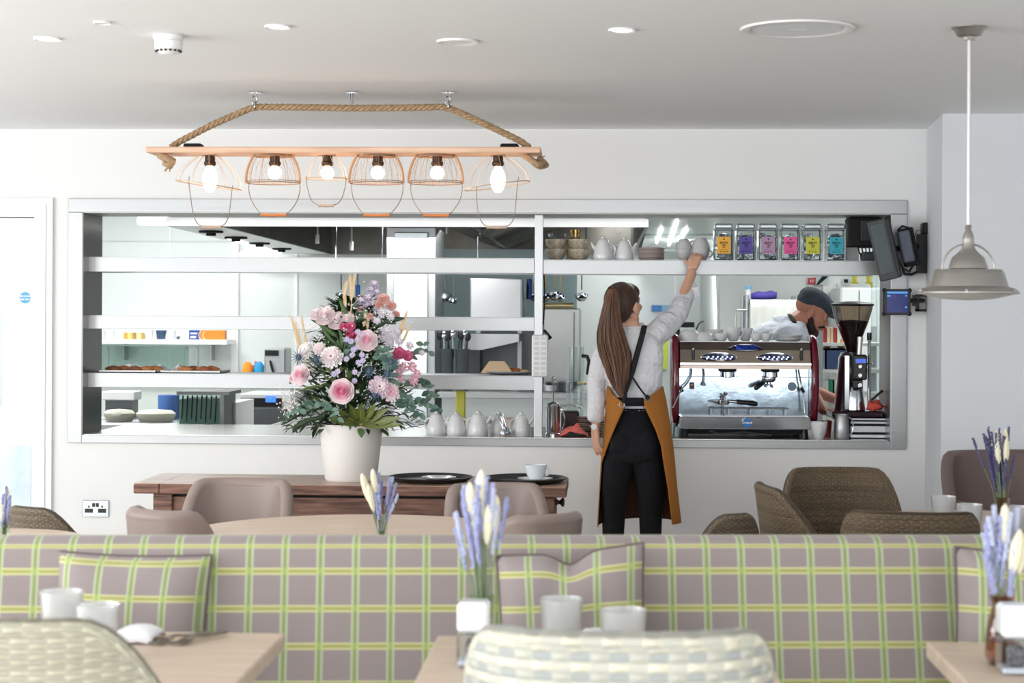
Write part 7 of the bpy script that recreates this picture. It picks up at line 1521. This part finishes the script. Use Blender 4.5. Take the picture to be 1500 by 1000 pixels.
# ------------------------------------------------------------------ small vases with lavender
lavm = [mat('lavender_bud', (160, 164, 206), .7), mat('lavender_pale', (190, 196, 222), .7)]; dlav = mat('dark_lavender', (92, 88, 130), .7); stemm = mat('grey_green_stem', (132, 148, 118), .7); cream = mat('cream_bunny_tail', (240, 234, 206), .9)
def vase_with(px, ybase, Y, z, pxtop, ytop, nl, nc, label, vlabel, glassc=(235, 242, 232), dark=False, vh=.13, vr=.028, amber=False, lean=0, spread=.07, hh=None, seed=1, creamx=0):
    rr_ = random.Random(seed); c = at(px, ybase, Y); c.z = z; g_ = thin_glass('vase_glass_%d' % seed, glassc, .35, .03)
    T_ = thing('glass_vase', vlabel, 'vase', c)
    pf = [(0, .002), (vr*.8, .002), (vr*1.1, .02), (vr*1.0, vh*.5), (vr*.62, vh*.85), (vr*.8, vh)] if amber else [(0, .002), (vr*.75, .002), (vr*.85, .01), (vr*.8, vh*.4), (vr*.9, vh)]
    m = MB(); m.lathe(pf, c, 28); m.build('vase_body', g_, T_, smooth=True)
    m = MB(); m.lathe([(0, .0005), (vr*.8, .0005), (vr*.85, .006), (0, .008)], c, 24); m.build('vase_base', mat('thick_glass_base_%d' % seed, (70, 40, 30) if amber else (214, 224, 220), .1), T_, smooth=True)
    F = thing('lavender_bunch', label, 'dried flowers', c+Vector((0, 0, .01)))
    zt = at(pxtop, ytop, Y).z-z; xt = at(pxtop, ytop, Y).x-c.x
    for k in range(nl):
        a = rr_.uniform(0, 2*PI); r_ = spread*math.sqrt(rr_.random()); hz = zt*rr_.uniform(.68, 1.0)
        b0 = c+Vector((rr_.uniform(-.35, .35)*vr, rr_.uniform(-.35, .35)*vr, .01)); e = c+Vector((xt*hz/zt+r_*math.cos(a)+lean*rr_.uniform(0, 1), r_*math.sin(a)*.7, hz)); mid = b0.lerp(e, .45)+Vector((-(e.x-b0.x)*.12, 0, 0))
        m = MB(); m.tube([b0, mid, e], .0011, 4)
        L_ = rr_.uniform(.06, .12)*(1.2 if dark else 1); d = (e-mid).normalized(); 
        for q in range(16):
            t = q/16
            for s_ in range(3):
                aa = rr_.uniform(0, 2*PI); pp = e-d*(L_*t)+Vector((math.cos(aa), math.sin(aa), 0))*.0028; m.ball(pp, (.0032, .0032, .005), 5, 4, mi=1)
        m.build('lavender_stem', [stemm, dlav if dark else rr_.choice(lavm)], F, smooth=True)
    for k in range(nc):
        hz = zt*rr_.uniform(.78, 1.04); b0 = c+Vector((0, 0, .01)); e = c+Vector((xt*hz/zt+creamx+rr_.uniform(-.5, .5)*spread, rr_.uniform(-.02, .02)-.01, hz)); m = MB(); m.tube([b0, b0.lerp(e, .5), e], .0013, 4)
        d = (e-b0).normalized(); a_ = e-d*.09; m.tube([a_.lerp(e, t) for t in (0, .15, .4, .7, .9, 1)], .01, 8, rad=[.003, .009, .012, .011, .007, .001], mi=1)
        m.build('bunny_tail_grass', [stemm, cream], F, smooth=True)
vase_with(559, 800, 5.85, .7525, 552, 690, 14, 5, 'lavender and cream grasses leaning over the banquette before the planter', 'narrow clear glass vase on the round oak table', spread=.045, seed=2, vh=.11, vr=.022, lean=.03, creamx=-.03)
vase_with(706, 932, 4.12, TZ_, 704, 694, 36, 7, 'tall blurred bunch of lavender and cream grasses on the middle table', 'greenish glass vase behind the square mill on the middle table', glassc=(214, 232, 196), spread=.078, seed=3, vh=.12, vr=.03)
vase_with(1469, 745, 6.72, .7355, 1466, 626, 24, 5, 'dark lavender bunch in front of the brown leather armchair', 'slim amber glass vase on the far round table', glassc=(222, 186, 158), dark=True, spread=.055, seed=4, vh=.115, vr=.028, lean=-.06)
vase_with(1468, 950, 4.02, TZ_, 1466, 742, 26, 5, 'pale blurred lavender with cream grasses beside the picture edge', 'amber bottomed glass vase on the oak table at the picture edge', glassc=(206, 160, 130), amber=True, spread=.05, seed=5, vh=.15, vr=.034, creamx=.03)
vase_with(6, 800, 5.9, .7525, 8, 712, 8, 5, 'cream grasses and lavender at the picture edge before the steel kick plate', 'clear glass vase on the table beside the white door', spread=.04, seed=6, vh=.09, vr=.022)
rtable('round_table', 'round oak table before the white door, mostly outside the picture', at(-25, 770, 5.9).x, 5.98, .3, .752)
# ================================================================== people
skin = mat('fair_skin', (222, 172, 146), .5); skin2 = mat('tanned_skin', (184, 126, 104), .5)
shirt = mat('white_cotton_shirt', (238, 238, 244), .85, bump=(13, .8, .05)); trous = mat('black_trousers', (12, 14, 20), .9, bump=(14, .4, .02))
WYc = 9.36
def W(px, py, dy=0): return at(px, py, WYc+dy)
def limb(mb, pts, rad, n=16):   # tapering tube with rounded ends
    pts = [Vector(p) for p in pts]; rad = [r if isinstance(r, tuple) else (r, r) for r in rad]
    d0 = (pts[0]-pts[1]).normalized(); d1 = (pts[-1]-pts[-2]).normalized()
    q0 = [(pts[0]+d0*max(rad[0])*k, (rad[0][0]*s_, rad[0][1]*s_)) for k, s_ in ((.55, .35), (.4, .75))]
    q1 = [(pts[-1]+d1*max(rad[-1])*k, (rad[-1][0]*s_, rad[-1][1]*s_)) for k, s_ in ((.4, .75), (.55, .35))]
    P_ = [a for a, _ in q0]+pts+[a for a, _ in q1]; R_ = [b for _, b in q0]+rad+[b for _, b in q1]
    mb.tube(P_, .01, n, rad=R_)
def vloft(mb, rows, n=28, p=2.3):   # rows of (cx, cy, z, rx, ry)
    rg = []
    for cx, cy, z, rx, ry in rows:
        rg.append([Vector((cx+rx*math.copysign(abs(math.cos(a))**(2/p), math.cos(a)), cy+ry*math.copysign(abs(math.sin(a))**(2/p), math.sin(a)), z)) for a in [2*PI*k/n for k in range(n)]])
    mb.loft(rg)
def hand(mb, wrist, d, pn, s_=1, curl=.5, thumb=1, spread=.12, cl=None):
    """palm and five fingers; d points from wrist to knuckles, pn is the palm normal"""
    d = Vector(d).normalized(); pn = Vector(pn); pn = (pn-d*pn.dot(d)).normalized(); sd = d.cross(pn)*thumb; w = Vector(wrist)
    limb(mb, [w-d*.01*s_, w+d*.03*s_, w+d*.06*s_, w+d*.085*s_], [(.024*s_, .018*s_)]*1+[(.028*s_, .016*s_), (.036*s_, .014*s_), (.036*s_, .012*s_)]) if False else None
    for off in (-.022, -.008, .008, .022):
        limb(mb, [w+sd*off*.55*s_, w+d*.045*s_+sd*off*.9*s_, w+d*.085*s_+sd*off*s_*1.12], [.0145*s_, .0145*s_, .0115*s_], 10)
    for k, (off, L_) in enumerate(((.027, .92), (.009, 1.0), (-.009, .95), (-.026, .76))):
        c_ = curl if cl is None else cl[k]; p = w+d*.088*s_+sd*off*s_; dd = (d+sd*spread*off/.027*.6).normalized(); pts = [p]; a = 0
        for seg, L in enumerate((.040, .027, .021)):
            a += c_*(.7 if seg == 0 else .9); v = dd*math.cos(a)+pn*math.sin(a); p = p+v*L*L_*s_; pts.append(p)
        limb(mb, pts, [.0088*s_, .0082*s_, .0074*s_, .0064*s_], 10)
    b = w+d*.028*s_+sd*.024*s_; v1 = (d*.75+sd*.75+pn*.25).normalized(); v2 = (d*.95+sd*.25+pn*.35).normalized()
    limb(mb, [w+d*.012*s_+sd*.012*s_, b+v1*.022*s_, b+v1*.042*s_+v2*.012*s_, b+v1*.042*s_+v2*.038*s_], [.0145*s_, .012*s_, .0092*s_, .0078*s_], 10)
def head(mb, Mx, male=False):
    """head about 0.23 m tall, face toward local -Y, origin at its centre"""
    old_ = mb.M; mb.M = Mx
    mb.ball((0, .012, .028), (.076, .094, .088), 20, 14)
    mb.ball((0, -.022, -.020), (.061, .066, .075), 18, 12)
    mb.ball((0, -.050, -.078), (.032, .032, .030), 14, 10)            # chin
    limb(mb, [(.05, 0, -.05), (.028, -.045, -.078)], [.022, .018], 10); limb(mb, [(-.05, 0, -.05), (-.028, -.045, -.078)], [.022, .018], 10)
    limb(mb, [(-.04, -.068, .022), (0, -.079, .025), (.04, -.068, .022)], [.013, .014, .013], 10)   # brow
    limb(mb, [(0, -.080, .014), (0, -.094, -.008), (0, -.102, -.022)], [.008, .010, .0125], 10)      # nose
    mb.ball((-.011, -.092, -.026), (.009, .009, .007), 8, 6); mb.ball((.011, -.092, -.026), (.009, .009, .007), 8, 6)
    for s_ in (-1, 1):
        mb.ball((s_*.042, -.055, -.018), (.022, .022, .020), 12, 8)   # cheek
        mb.ball((s_*.079, .012, -.006), (.010, .020, .032), 12, 10, rot=Matrix.Rotation(s_*.3, 3, 'Z')); mb.ball((s_*.078, .006, -.030), (.008, .011, .012), 8, 6)
    limb(mb, [(-.02, -.080, -.050), (0, -.089, -.048), (.02, -.080, -.050)], [.0065, .0078, .0065], 8); limb(mb, [(-.017, -.078, -.060), (0, -.086, -.061), (.017, -.078, -.060)], [.007, .0085, .007], 8)
    mb.M = old_
eyew = mat('eye_white', (188, 180, 176), .3)
def face_bits(Mx, T_, lip, iris, brow):
    for s_ in (-1, 1):
        m = MB(); m.M = Mx; m.ball((s_*.030, -.0705, .006), (.0125, .0115, .0095), 12, 8); e = m.build('eye', eyew, T_, smooth=True)
        m = MB(); m.M = Mx; m.ball((s_*.030, -.0795, .006), (.0055, .0035, .0055), 10, 6); m.build('iris', iris, e, smooth=True)
        m = MB(); m.M = Mx; limb(m, [(s_*.016, -.083, .024), (s_*.03, -.083, .029), (s_*.045, -.073, .025)], [.003, .0038, .002], 6); m.build('eyebrow', brow, T_, smooth=True)
    m = MB(); m.M = Mx; limb(m, [(-.019, -.0835, -.051), (0, -.0935, -.050), (.019, -.0835, -.051)], [.0035, .005, .0035], 8); limb(m, [(-.016, -.082, -.059), (0, -.0915, -.060), (.016, -.082, -.059)], [.0035, .0055, .0035], 8); m.build('lips', lip, T_, smooth=True)

# ---------------------------------------------------- waitress
WT_ = thing('person', 'person with a long brown ponytail, white shirt and ochre apron reaching up to the shelf', 'person', (W(925, 700).x, WYc, 0))
zq = lambda y: W(925, y).z
HM = Matrix.Translation(W(915, 448, .01)) @ Matrix.Rotation(R(180-38), 4, 'Z') @ Matrix.Rotation(R(-12), 4, 'X')
b = MB(); head(b, HM)
limb(b, [W(922, 472, .0), W(925, 492, .0)], [(.05, .05), (.055, .055)])
sL, eL, wL = W(887, 512, .0), W(874, 562, .02), W(872, 618, -.02)
sR, eR, wR = W(957, 494, .02), W(995, 452, .22), at(1014, 398, 9.74)
def cxw(y): return {480: 925, 500: 925, 520: 924, 545: 925, 570: 926, 590: 926, 610: 926, 640: 927, 660: 927}[y]
vloft(b, [(W(926, 486).x, WYc, zq(482), .04, .04), (W(925, 500).x, WYc, zq(497), .13, .07), (W(925, 520).x, WYc, zq(520), .135, .085), (W(926, 560).x, WYc+.01, zq(560), .105, .08), (W(926, 590).x, WYc+.01, zq(590), .095, .075), (W(927, 640).x, WYc-.01, zq(645), .125, .095), (W(927, 670).x, WYc-.01, zq(668), .12, .09)])
limb(b, [sL, eL, wL], [.042, .034, .024]); limb(b, [sR, eR, wR], [.042, .034, .025])
hipL, kneeL, ankL = W(905, 665, 0), W(901, 752, .03), W(899, 868, -.02)
hipR, kneeR, ankR = W(948, 665, 0), W(952, 752, .03), W(954, 868, -.02)
for h_, k_, a_ in ((hipL, kneeL, ankL), (hipR, kneeR, ankR)): limb(b, [h_, k_, a_], [.07, .05, .034])
hand(b, W(872, 622, -.02), Vector((.02, .0, -1)), Vector((.75, .35, 0)), .96, thumb=-1, cl=(.25, .35, .45, .5))
# raised hand closing round the lower cup
hand(b, at(1015, 393, 9.76), Vector((.22, .62, .75)), Vector((.25, .75, -.6)), .96, thumb=1, cl=(.55, .65, .75, .8), spread=.25)
body = b.build('body', skin, WT_, remesh=.0048, smoothit=2)
face_bits(HM, WT_, mat('lips_rose', (190, 110, 104), .4), mat('brown_iris', (70, 48, 36), .3), mat('dark_brow', (60, 42, 34), .8))
# shirt
b = MB()
vloft(b, [(W(927, 478).x, WYc, zq(477), .052, .052), (W(926, 486).x, WYc, zq(485), .066, .062), (W(925, 492).x, WYc, zq(493), .128, .082), (W(925, 500).x, WYc, zq(504), .152, .095), (W(926, 520).x, WYc, zq(522), .158, .105), (W(928, 545).x, WYc+.01, zq(548), .148, .105), (W(930, 565).x, WYc+.01, zq(568), .135, .10), (W(927, 583).x, WYc+.01, zq(584), .118, .095), (W(926, 592).x, WYc+.01, zq(594), .105, .086), (W(926, 600).x, WYc, zq(601), .107, .088)])
limb(b, [W(890, 506, 0), W(880, 530, .01), W(873, 562, .02), W(874, 590, .0), W(871, 611, -.02)], [.052, .054, .048, .047, .040])
limb(b, [W(873, 606, -.015), W(871, 613, -.02)], [.046, .042])
limb(b, [W(948, 502, .02), W(972, 482, .09), W(993, 459, .2), W(1001, 440, .28), W(1008, 424, .34)], [.060, .060, .055, .049, .043])
limb(b, [W(1005, 428, .33), W(1010, 419, .355)], [.047, .046])
limb(b, [W(936, 520, .0), W(952, 508, .02)], [.08, .07]); limb(b, [W(952, 496, .02), W(966, 484, .06), W(980, 470, .13)], [.062, .062, .056])
for q in range(9): limb(b, [W(958+q*5, 500-q*4, .08+.02*q), W(966+q*4, 488-q*4.5, .03+.025*q)], [.010, .006], 8)
for q in range(4): limb(b, [W(864+q, 548+q*14, -.02), W(880+q, 556+q*15, -.03)], [.007, .005], 8)
sh = b.build('shirt', shirt, WT_, remesh=.0055, smoothit=2)
m = MB(); limb(m, [W(912, 481, -.03), W(921, 485, -.055), W(933, 485, -.05), W(940, 480, -.02), W(941, 476, .02)], [(.012, .016)]*5, 10); m.build('collar', shirt, sh, smooth=True)
m = MB(); q = W(1016, 430, .30); m.add([q+Vector((-.02, 0, .03)), q+Vector((.02, -.01, .035)), q+Vector((.035, .0, -.01)), q+Vector((.005, 0, -.02))], [(0, 1, 2, 3)]); m.build('cuff_flap', shirt, sh, solid=.006)
# trousers
b = MB()
vloft(b, [(W(926, 597).x, WYc, zq(597), .104, .085), (W(926, 610).x, WYc-.0, zq(612), .112, .088), (W(927, 640).x, WYc-.005, zq(638), .133, .100), (W(928, 655).x, WYc-.01, zq(655), .138, .106), (W(928, 668).x, WYc-.01, zq(668), .138, .108), (W(928, 676).x, WYc, zq(676), .12, .09)])
limb(b, [W(909, 652, -.02), W(905, 680, 0), W(900, 715, .01), W(899, 752, .03), W(898, 790, .01), W(897, 850, -.01)], [.068, .077, .070, .060, .054, .044])
limb(b, [W(947, 652, -.02), W(949, 680, 0), W(953, 715, .01), W(953, 752, .03), W(953, 790, .01), W(954, 850, -.01)], [.068, .077, .070, .060, .054, .044])
b.ball(W(910, 650, -.06), (.066, .06, .075), 16, 12); b.ball(W(946, 650, -.06), (.066, .06, .075), 16, 12)
b.build('trousers', trous, WT_, remesh=.0055, smoothit=3)
for px, n_ in ((898, 0), (954, 1)):
    m = MB(); c = W(px, 880, 0); m.v = []; vloft(m, [(c.x, c.y+.05, .002, .045, .13), (c.x, c.y+.05, .03, .045, .13), (c.x, c.y+.0, .07, .04, .075), (c.x, c.y-.02, .10, .036, .042)]); m.build('shoe', M['blackm'], WT_, smooth=True)
# belt part of the apron
m = MB(); r_ = [Vector((W(926, 588).x+.115*math.cos(a), WYc+.01+.098*math.sin(a), 0)) for a in [2*PI*k/40 for k in range(40)]]
m.loft([[Vector((p.x, p.y, z)) for p in r_] for z in (zq(593.5), zq(581))], cap=False); m.build('waist_band', mat('black_webbing', (26, 26, 34), .8), WT_, solid=.006, smooth='all')
# wrap apron: level rows of (y, left edge, left extreme, right extreme, right edge) in the photo
ochre = mat('ochre_canvas', (172, 110, 44), .85, bump=(200, .25, .002)); innr = mat('dark_apron_lining', (84, 50, 34), .9)
rows = [(566, 892, 890, 971, 968), (577, 898, 889, 973, 952), (585, 909, 889, 975, 942), (592, 916, 888, 976, 943), (602, 911, 888, 978, 947), (627, 900, 886, 982, 959), (650, 891, 884, 985, 967), (677, 882, 881, 988, 971), (712, 879.5, 879, 991, 977), (764, 876.5, 876, 997, 983)]
def apron_ring(r):
    y, le, lx_, rx_, re = r; z = W(926, y).z; cx = (W(lx_, y).x+W(rx_, y).x)/2; hwid = (W(rx_, y).x-W(lx_, y).x)/2; dp_ = .115+.06*max(0, (y-590)/170)
    xl, xr_ = W(le, y).x-cx, W(re, y).x-cx
    al = math.acos(max(-1, min(1, xl/hwid))); ar = math.acos(max(-1, min(1, xr_/hwid)))   # back side angles (toward the camera is -y)
    n = 48; out = []
    a0, a1 = -al, -ar     # left edge angle, right edge angle on the back
    # go from the left edge round the left side, the front (+y) and back to the right edge
    tot = 2*PI-(al-ar)
    for i in range(n+1):
        a = -al-tot*i/n; cs, sn = math.cos(a), math.sin(a)
        wv = .006*math.sin(i*.9+y*.05)*max(0, (y-620)/150)
        out.append(Vector((cx+hwid*cs, WYc+.01+(dp_*sn if sn > 0 else -.155*abs(sn)**.75)+wv, z)))
    return out
import itertools
R2 = []
for (ra, rb) in zip(rows, rows[1:]):
    for t in (0, .25, .5, .75): R2.append(tuple(ra[k]+(rb[k]-ra[k])*t for k in range(5)))
R2.append(rows[-1]); rg = [apron_ring(r) for r in R2]
bot = rg[-1]
for k, p in enumerate(bot):
    p.z += (W(926, 764).z-W(926, 772).z)*-1*max(0, 1-k/20) + (-.0)
m = MB(); m.loft(rg, cap=False, ringclosed=False); ap = m.build('apron', [ochre, innr], WT_, recalc=False, smooth='all')
q = ap.modifiers.new('solid', 'SOLIDIFY'); q.thickness = .004; q.offset = 1; q.material_offset = 1
# straps and eyelets
webb = mat('black_strap', (24, 24, 28), .8)
m = MB(); S1 = [W(944, 477, -.05), W(941, 490, -.112), W(934, 515, -.125), W(926, 545, -.125), W(918, 570, -.15), W(912, 590, -.168)]
m.tube(dense(S1, .01), .01, 8, rad=None); m.v = []; m.f = []
d_ = dense(S1, .01); m.tube(d_, .01, 8, rad=[(.015*(1-.62*max(0, (i/len(d_)-.55)/.45)), .004) for i in range(len(d_))]); m.build('strap', webb, WT_, smooth=True)
m = MB(); d_ = dense([W(927, 553, -.128), W(936, 567, -.14), W(947, 581, -.162)], .01); m.tube(d_, .006, 8, rad=[(.0085, .004)]*len(d_)); m.tube([W(946, 580, -.164), W(951, 583, -.164)], .011, 8); m.build('strap', webb, WT_, smooth=True)
for px, py, dx in ((950, 583.5, 0), (911, 593, 0)):
    m = MB(); c = W(px, py, -.165); m.tube([c+Vector((.013*math.cos(a), 0, .013*math.sin(a))) for a in [2*PI*k/20 for k in range(20)]], .0028, 6, closed=True); m.build('eyelet', M['chrome'], ap, smooth=True)
# wristwatch
m = MB(); c = W(872, 624, -.02); m.tube([c+Vector((.027*math.cos(a), .024*math.sin(a), .003*math.sin(a*2))) for a in [2*PI*k/24 for k in range(24)]], .004, 6, closed=True); wt = m.build('watch_strap', mat('rose_gold', (206, 170, 148), .3, .8), WT_, smooth=True)
m = MB(); c2 = W(870, 625, -.055); m.cyl(c2+Vector((0, .01, 0)), c2, .015, n=24); m.build('watch_face', M['white'], wt)
# hair: cap and ponytail
hairm = mat('brown_hair', (78, 52, 42), .45, bump=(160, .5, .004), stretch=(1, 1, .12), var=(50, (44, 28, 22))); hair2 = mat('hair_lengths', (136, 100, 78), .45, bump=(160, .5, .004), stretch=(1, 1, .12), var=(40, (88, 60, 46)))
b = MB(); b.M = HM
b.ball((0, .022, .036), (.086, .098, .092), 22, 16); b.ball((0, .055, .0), (.075, .062, .078), 18, 12); b.ball((0, -.03, .062), (.07, .062, .05), 16, 12); b.M = None
limb(b, [W(905, 430, -.07), W(897, 424, -.09)], [.035, .026])
hc_ = b.build('hair', hairm, WT_, remesh=.005, smoothit=3)
m = MB(); c = W(897, 425, -.095)
hr = random.Random(5)
path = [(898, 424, 6), (896, 440, 11), (894, 464, 12), (896, 488, 20), (898, 512, 23), (903, 535, 19.5), (906, 553, 14.5), (910, 568, 9), (913, 582, 3.5)]
for k in range(150):
    u = hr.uniform(-1, 1); v = hr.uniform(-1, 1); ph = hr.uniform(0, 6); Lk = len(path) if hr.random() < .55 else hr.randint(6, len(path)); pts = []
    for i, (px, py, hw_) in enumerate(path[:Lk]):
        wv = (math.sin(i*1.25+ph)*1.7+math.sin(i*1.5+.8)*1.8)*min(1, i/3)
        pts.append(W(px+u*hw_+wv, py, -.115-.03*math.sqrt(max(0, 1-u*u))*(1 if i else .3)+.02*v*min(1, i/2)))
    p2 = []
    for a_, b_ in zip(pts, pts[1:]): p2 += [a_, a_.lerp(b_, .5)]
    p2.append(pts[-1])
    for _ in range(2): p2 = [p2[0]]+[(p2[i-1]+p2[i]*2+p2[i+1])/4 for i in range(1, len(p2)-1)]+[p2[-1]]
    n_ = len(p2); m.tube(p2, .004, 5, rad=[.0045*(1-.75*(i/n_)**3) for i in range(n_)], mi=0 if hr.random() < .5 else 1)
for k in range(5):
    m.tube([W(900, 484, -.12), W(912+k, 497+k*2, -.12), W(921+k, 506+k*3, -.12), W(925, 524+k*4, -.118)], .002, 5, rad=[.003, .003, .002, .001])
hair3 = mat('hair_lighter_lengths', (112, 80, 62), .45, bump=(160, .5, .004), stretch=(1, 1, .12), var=(40, (84, 58, 46)))
m.build('ponytail', [hair3, hair2], hc_, smooth=True)
m = MB(); m.tube([c+Vector((.022*math.cos(a), .01*math.sin(a), .02*math.sin(a)+.0)) for a in [2*PI*k/16 for k in range(16)]], .005, 6, closed=True); m.build('hair_tie', hairm, hc_, smooth=True)

# ---------------------------------------------------- chef behind the coffee machine
CYc = 10.95
def K(px, py, dy=0): return at(px, py, CYc+dy)
jacket = mat('white_chef_jacket', (224, 229, 240), .85, bump=(12, .8, .04))
CT_ = thing('person', 'person in a dark flat cap and white jacket behind the coffee machine, looking down', 'person', (K(1145, 700).x, CYc, 0))
# local -Y is the face: turn it to +X and tip it down
CM = Matrix.Translation(K(1191, 458)) @ Matrix.Rotation(R(90-8), 4, 'Z') @ Matrix.Rotation(R(30), 4, 'X') @ Matrix.Scale(1.04, 4)
b = MB(); head(b, CM, True)
limb(b, [K(1186, 460), K(1172, 469), K(1160, 482)], [(.062, .06), (.068, .062), (.085, .08)])
vloft(b, [(K(1150, 480).x, CYc, K(1150, 480).z, .09, .12), (K(1146, 520).x, CYc, K(1150, 520).z, .12, .17), (K(1142, 600).x, CYc, K(1150, 600).z, .12, .15), (K(1140, 640).x, CYc, .9, .12, .16)])
for s_ in (-1, 1): limb(b, [Vector((K(1140, 600).x, CYc+s_*.09, .9)), Vector((K(1141, 600).x, CYc+s_*.1, .5)), Vector((K(1140, 600).x, CYc+s_*.1, .09))], [.08, .06, .04])
aw = at(1207, 602, 10.42)
limb(b, [K(1160, 492, -.16), K(1172, 545, -.28), aw], [.05, .042, .028]); hand(b, aw, Vector((.75, -.45, -.28)), Vector((0, -.3, -1)), 1.0, thumb=1, cl=(.4, .5, .55, .6))
aw2 = at(1235, 590, 10.9); limb(b, [K(1150, 492, .16), K(1165, 560, .12), aw2], [.05, .042, .028]); hand(b, aw2, Vector((.9, 0, -.2)), Vector((0, 0, -1)), 1.0, thumb=-1, cl=(.3, .4, .4, .5))
b.build('body', skin2, CT_, remesh=.0052, smoothit=2)
face_bits(CM, CT_, mat('lips_brown', (150, 90, 80), .4), mat('dark_iris', (50, 40, 34), .3), mat('black_brow', (44, 32, 28), .8))
b = MB()
vloft(b, [(K(1164, 470).x, CYc, K(1164, 470).z, .062, .08), (K(1156, 476).x, CYc, K(1156, 478).z, .10, .15), (K(1148, 486).x, CYc, K(1148, 488).z, .145, .2), (K(1144, 520).x, CYc, K(1144, 520).z, .155, .21), (K(1142, 580).x, CYc, K(1142, 580).z, .15, .19), (K(1140, 640).x, CYc, .86, .155, .19)])
b.ball(K(1134, 492, 0), (.13, .17, .09), 18, 12); limb(b, [K(1152, 484), K(1163, 474)], [(.10, .12), (.066, .07)])
limb(b, [K(1152, 488, -.16), K(1164, 520, -.24), K(1171, 540, -.28)], [.078, .068, .058]); limb(b, [K(1148, 488, .16), K(1158, 525, .15), K(1163, 545, .13)], [.078, .068, .058])
jk = b.build('jacket', jacket, CT_, remesh=.007, smoothit=3)
m = MB(); m.tube(dense([K(1153, 456, 0.05), K(1157, 459, -.05), K(1163, 470, -.085), K(1169, 483, -.10), K(1174, 497, -.12)], .01), .01, 8, rad=None); m.v = []; m.f = []
d_ = dense([K(1156, 461, .03), K(1158, 463, -.05), K(1164, 472, -.095), K(1170, 484, -.125), K(1175, 500, -.16)], .01); m.tube(d_, .01, 8, rad=[(.014, .008)]*len(d_)); m.build('black_collar', M['blackm'], jk, smooth=True)
b = MB(); vloft(b, [(K(1140, 600).x, CYc, .93, .14, .18), (K(1140, 600).x, CYc, .8, .14, .18)])
for s_ in (-1, 1): limb(b, [Vector((K(1140, 600).x, CYc+s_*.09, .82)), Vector((K(1141, 600).x, CYc+s_*.1, .5)), Vector((K(1140, 600).x, CYc+s_*.1, .10))], [.09, .075, .06])
b.build('trousers', trous, CT_, remesh=.01, smoothit=2)
for s_ in (-1, 1): m = MB(); x = K(1140, 600).x+.04; vloft(m, [(x, CYc+s_*.1, .002, .14, .05), (x, CYc+s_*.1, .03, .14, .05), (x-.05, CYc+s_*.1, .10, .06, .045)]); m.build('shoe', M['blackm'], CT_, smooth=True)
# flat cap
b = MB(); b.M = CM
b.ball((0, .022, .072), (.088, .104, .062), 22, 14); b.ball((0, .05, .045), (.082, .075, .058), 18, 12); b.ball((0, -.045, .070), (.074, .07, .044), 16, 12)
capm = mat('slate_flat_cap', (50, 58, 68), .85, bump=(300, .3, .002)); cp_ = b.build('flat_cap', capm, CT_, remesh=.006, smoothit=3)
b = MB(); b.M = CM
N_ = 12
b.grid(lambda i, j: Vector((.066*math.sin((i/N_-.5)*2.6), -.075-.05*(j/4)*math.cos((i/N_-.5)*2.6)-.03*math.cos((i/N_-.5)*2.6), .050-.012*(j/4)-.012*((i/N_-.5)*2)**2)), N_, 4); b.build('cap_peak', capm, cp_, solid=.007, smooth='all')
b = MB(); q = CM @ Vector((.086, .02, .035)); b.ball(q, .007, 10, 6); b.build('cap_stud', M['nickel'], cp_, smooth=True)
# beard and cropped hair
b = MB(); b.M = CM
for s_ in (-1, 1): limb(b, [(s_*.064, -.008, -.035), (s_*.058, -.02, -.062), (s_*.036, -.048, -.090), (0, -.066, -.102)], [(.018, .016), (.024, .022), (.028, .026), (.028, .026)], 12)
limb(b, [(-.03, -.070, -.055), (-.02, -.092, -.040), (0, -.098, -.038), (.02, -.092, -.040), (.03, -.070, -.055)], [.007, .007, .007, .007, .007], 8)
b.ball((0, -.055, -.092), (.036, .034, .030), 12, 10)
b.build('beard', mat('dark_beard', (46, 32, 28), .9, bump=(300, 1, .004)), CT_, remesh=.005, smoothit=1)
b = MB(); b.M = CM; b.ball((0, .035, .018), (.0795, .082, .06), 18, 12); b.build('cropped_hair', mat('shaved_hair', (168, 116, 96), .8), CT_, smooth=True)
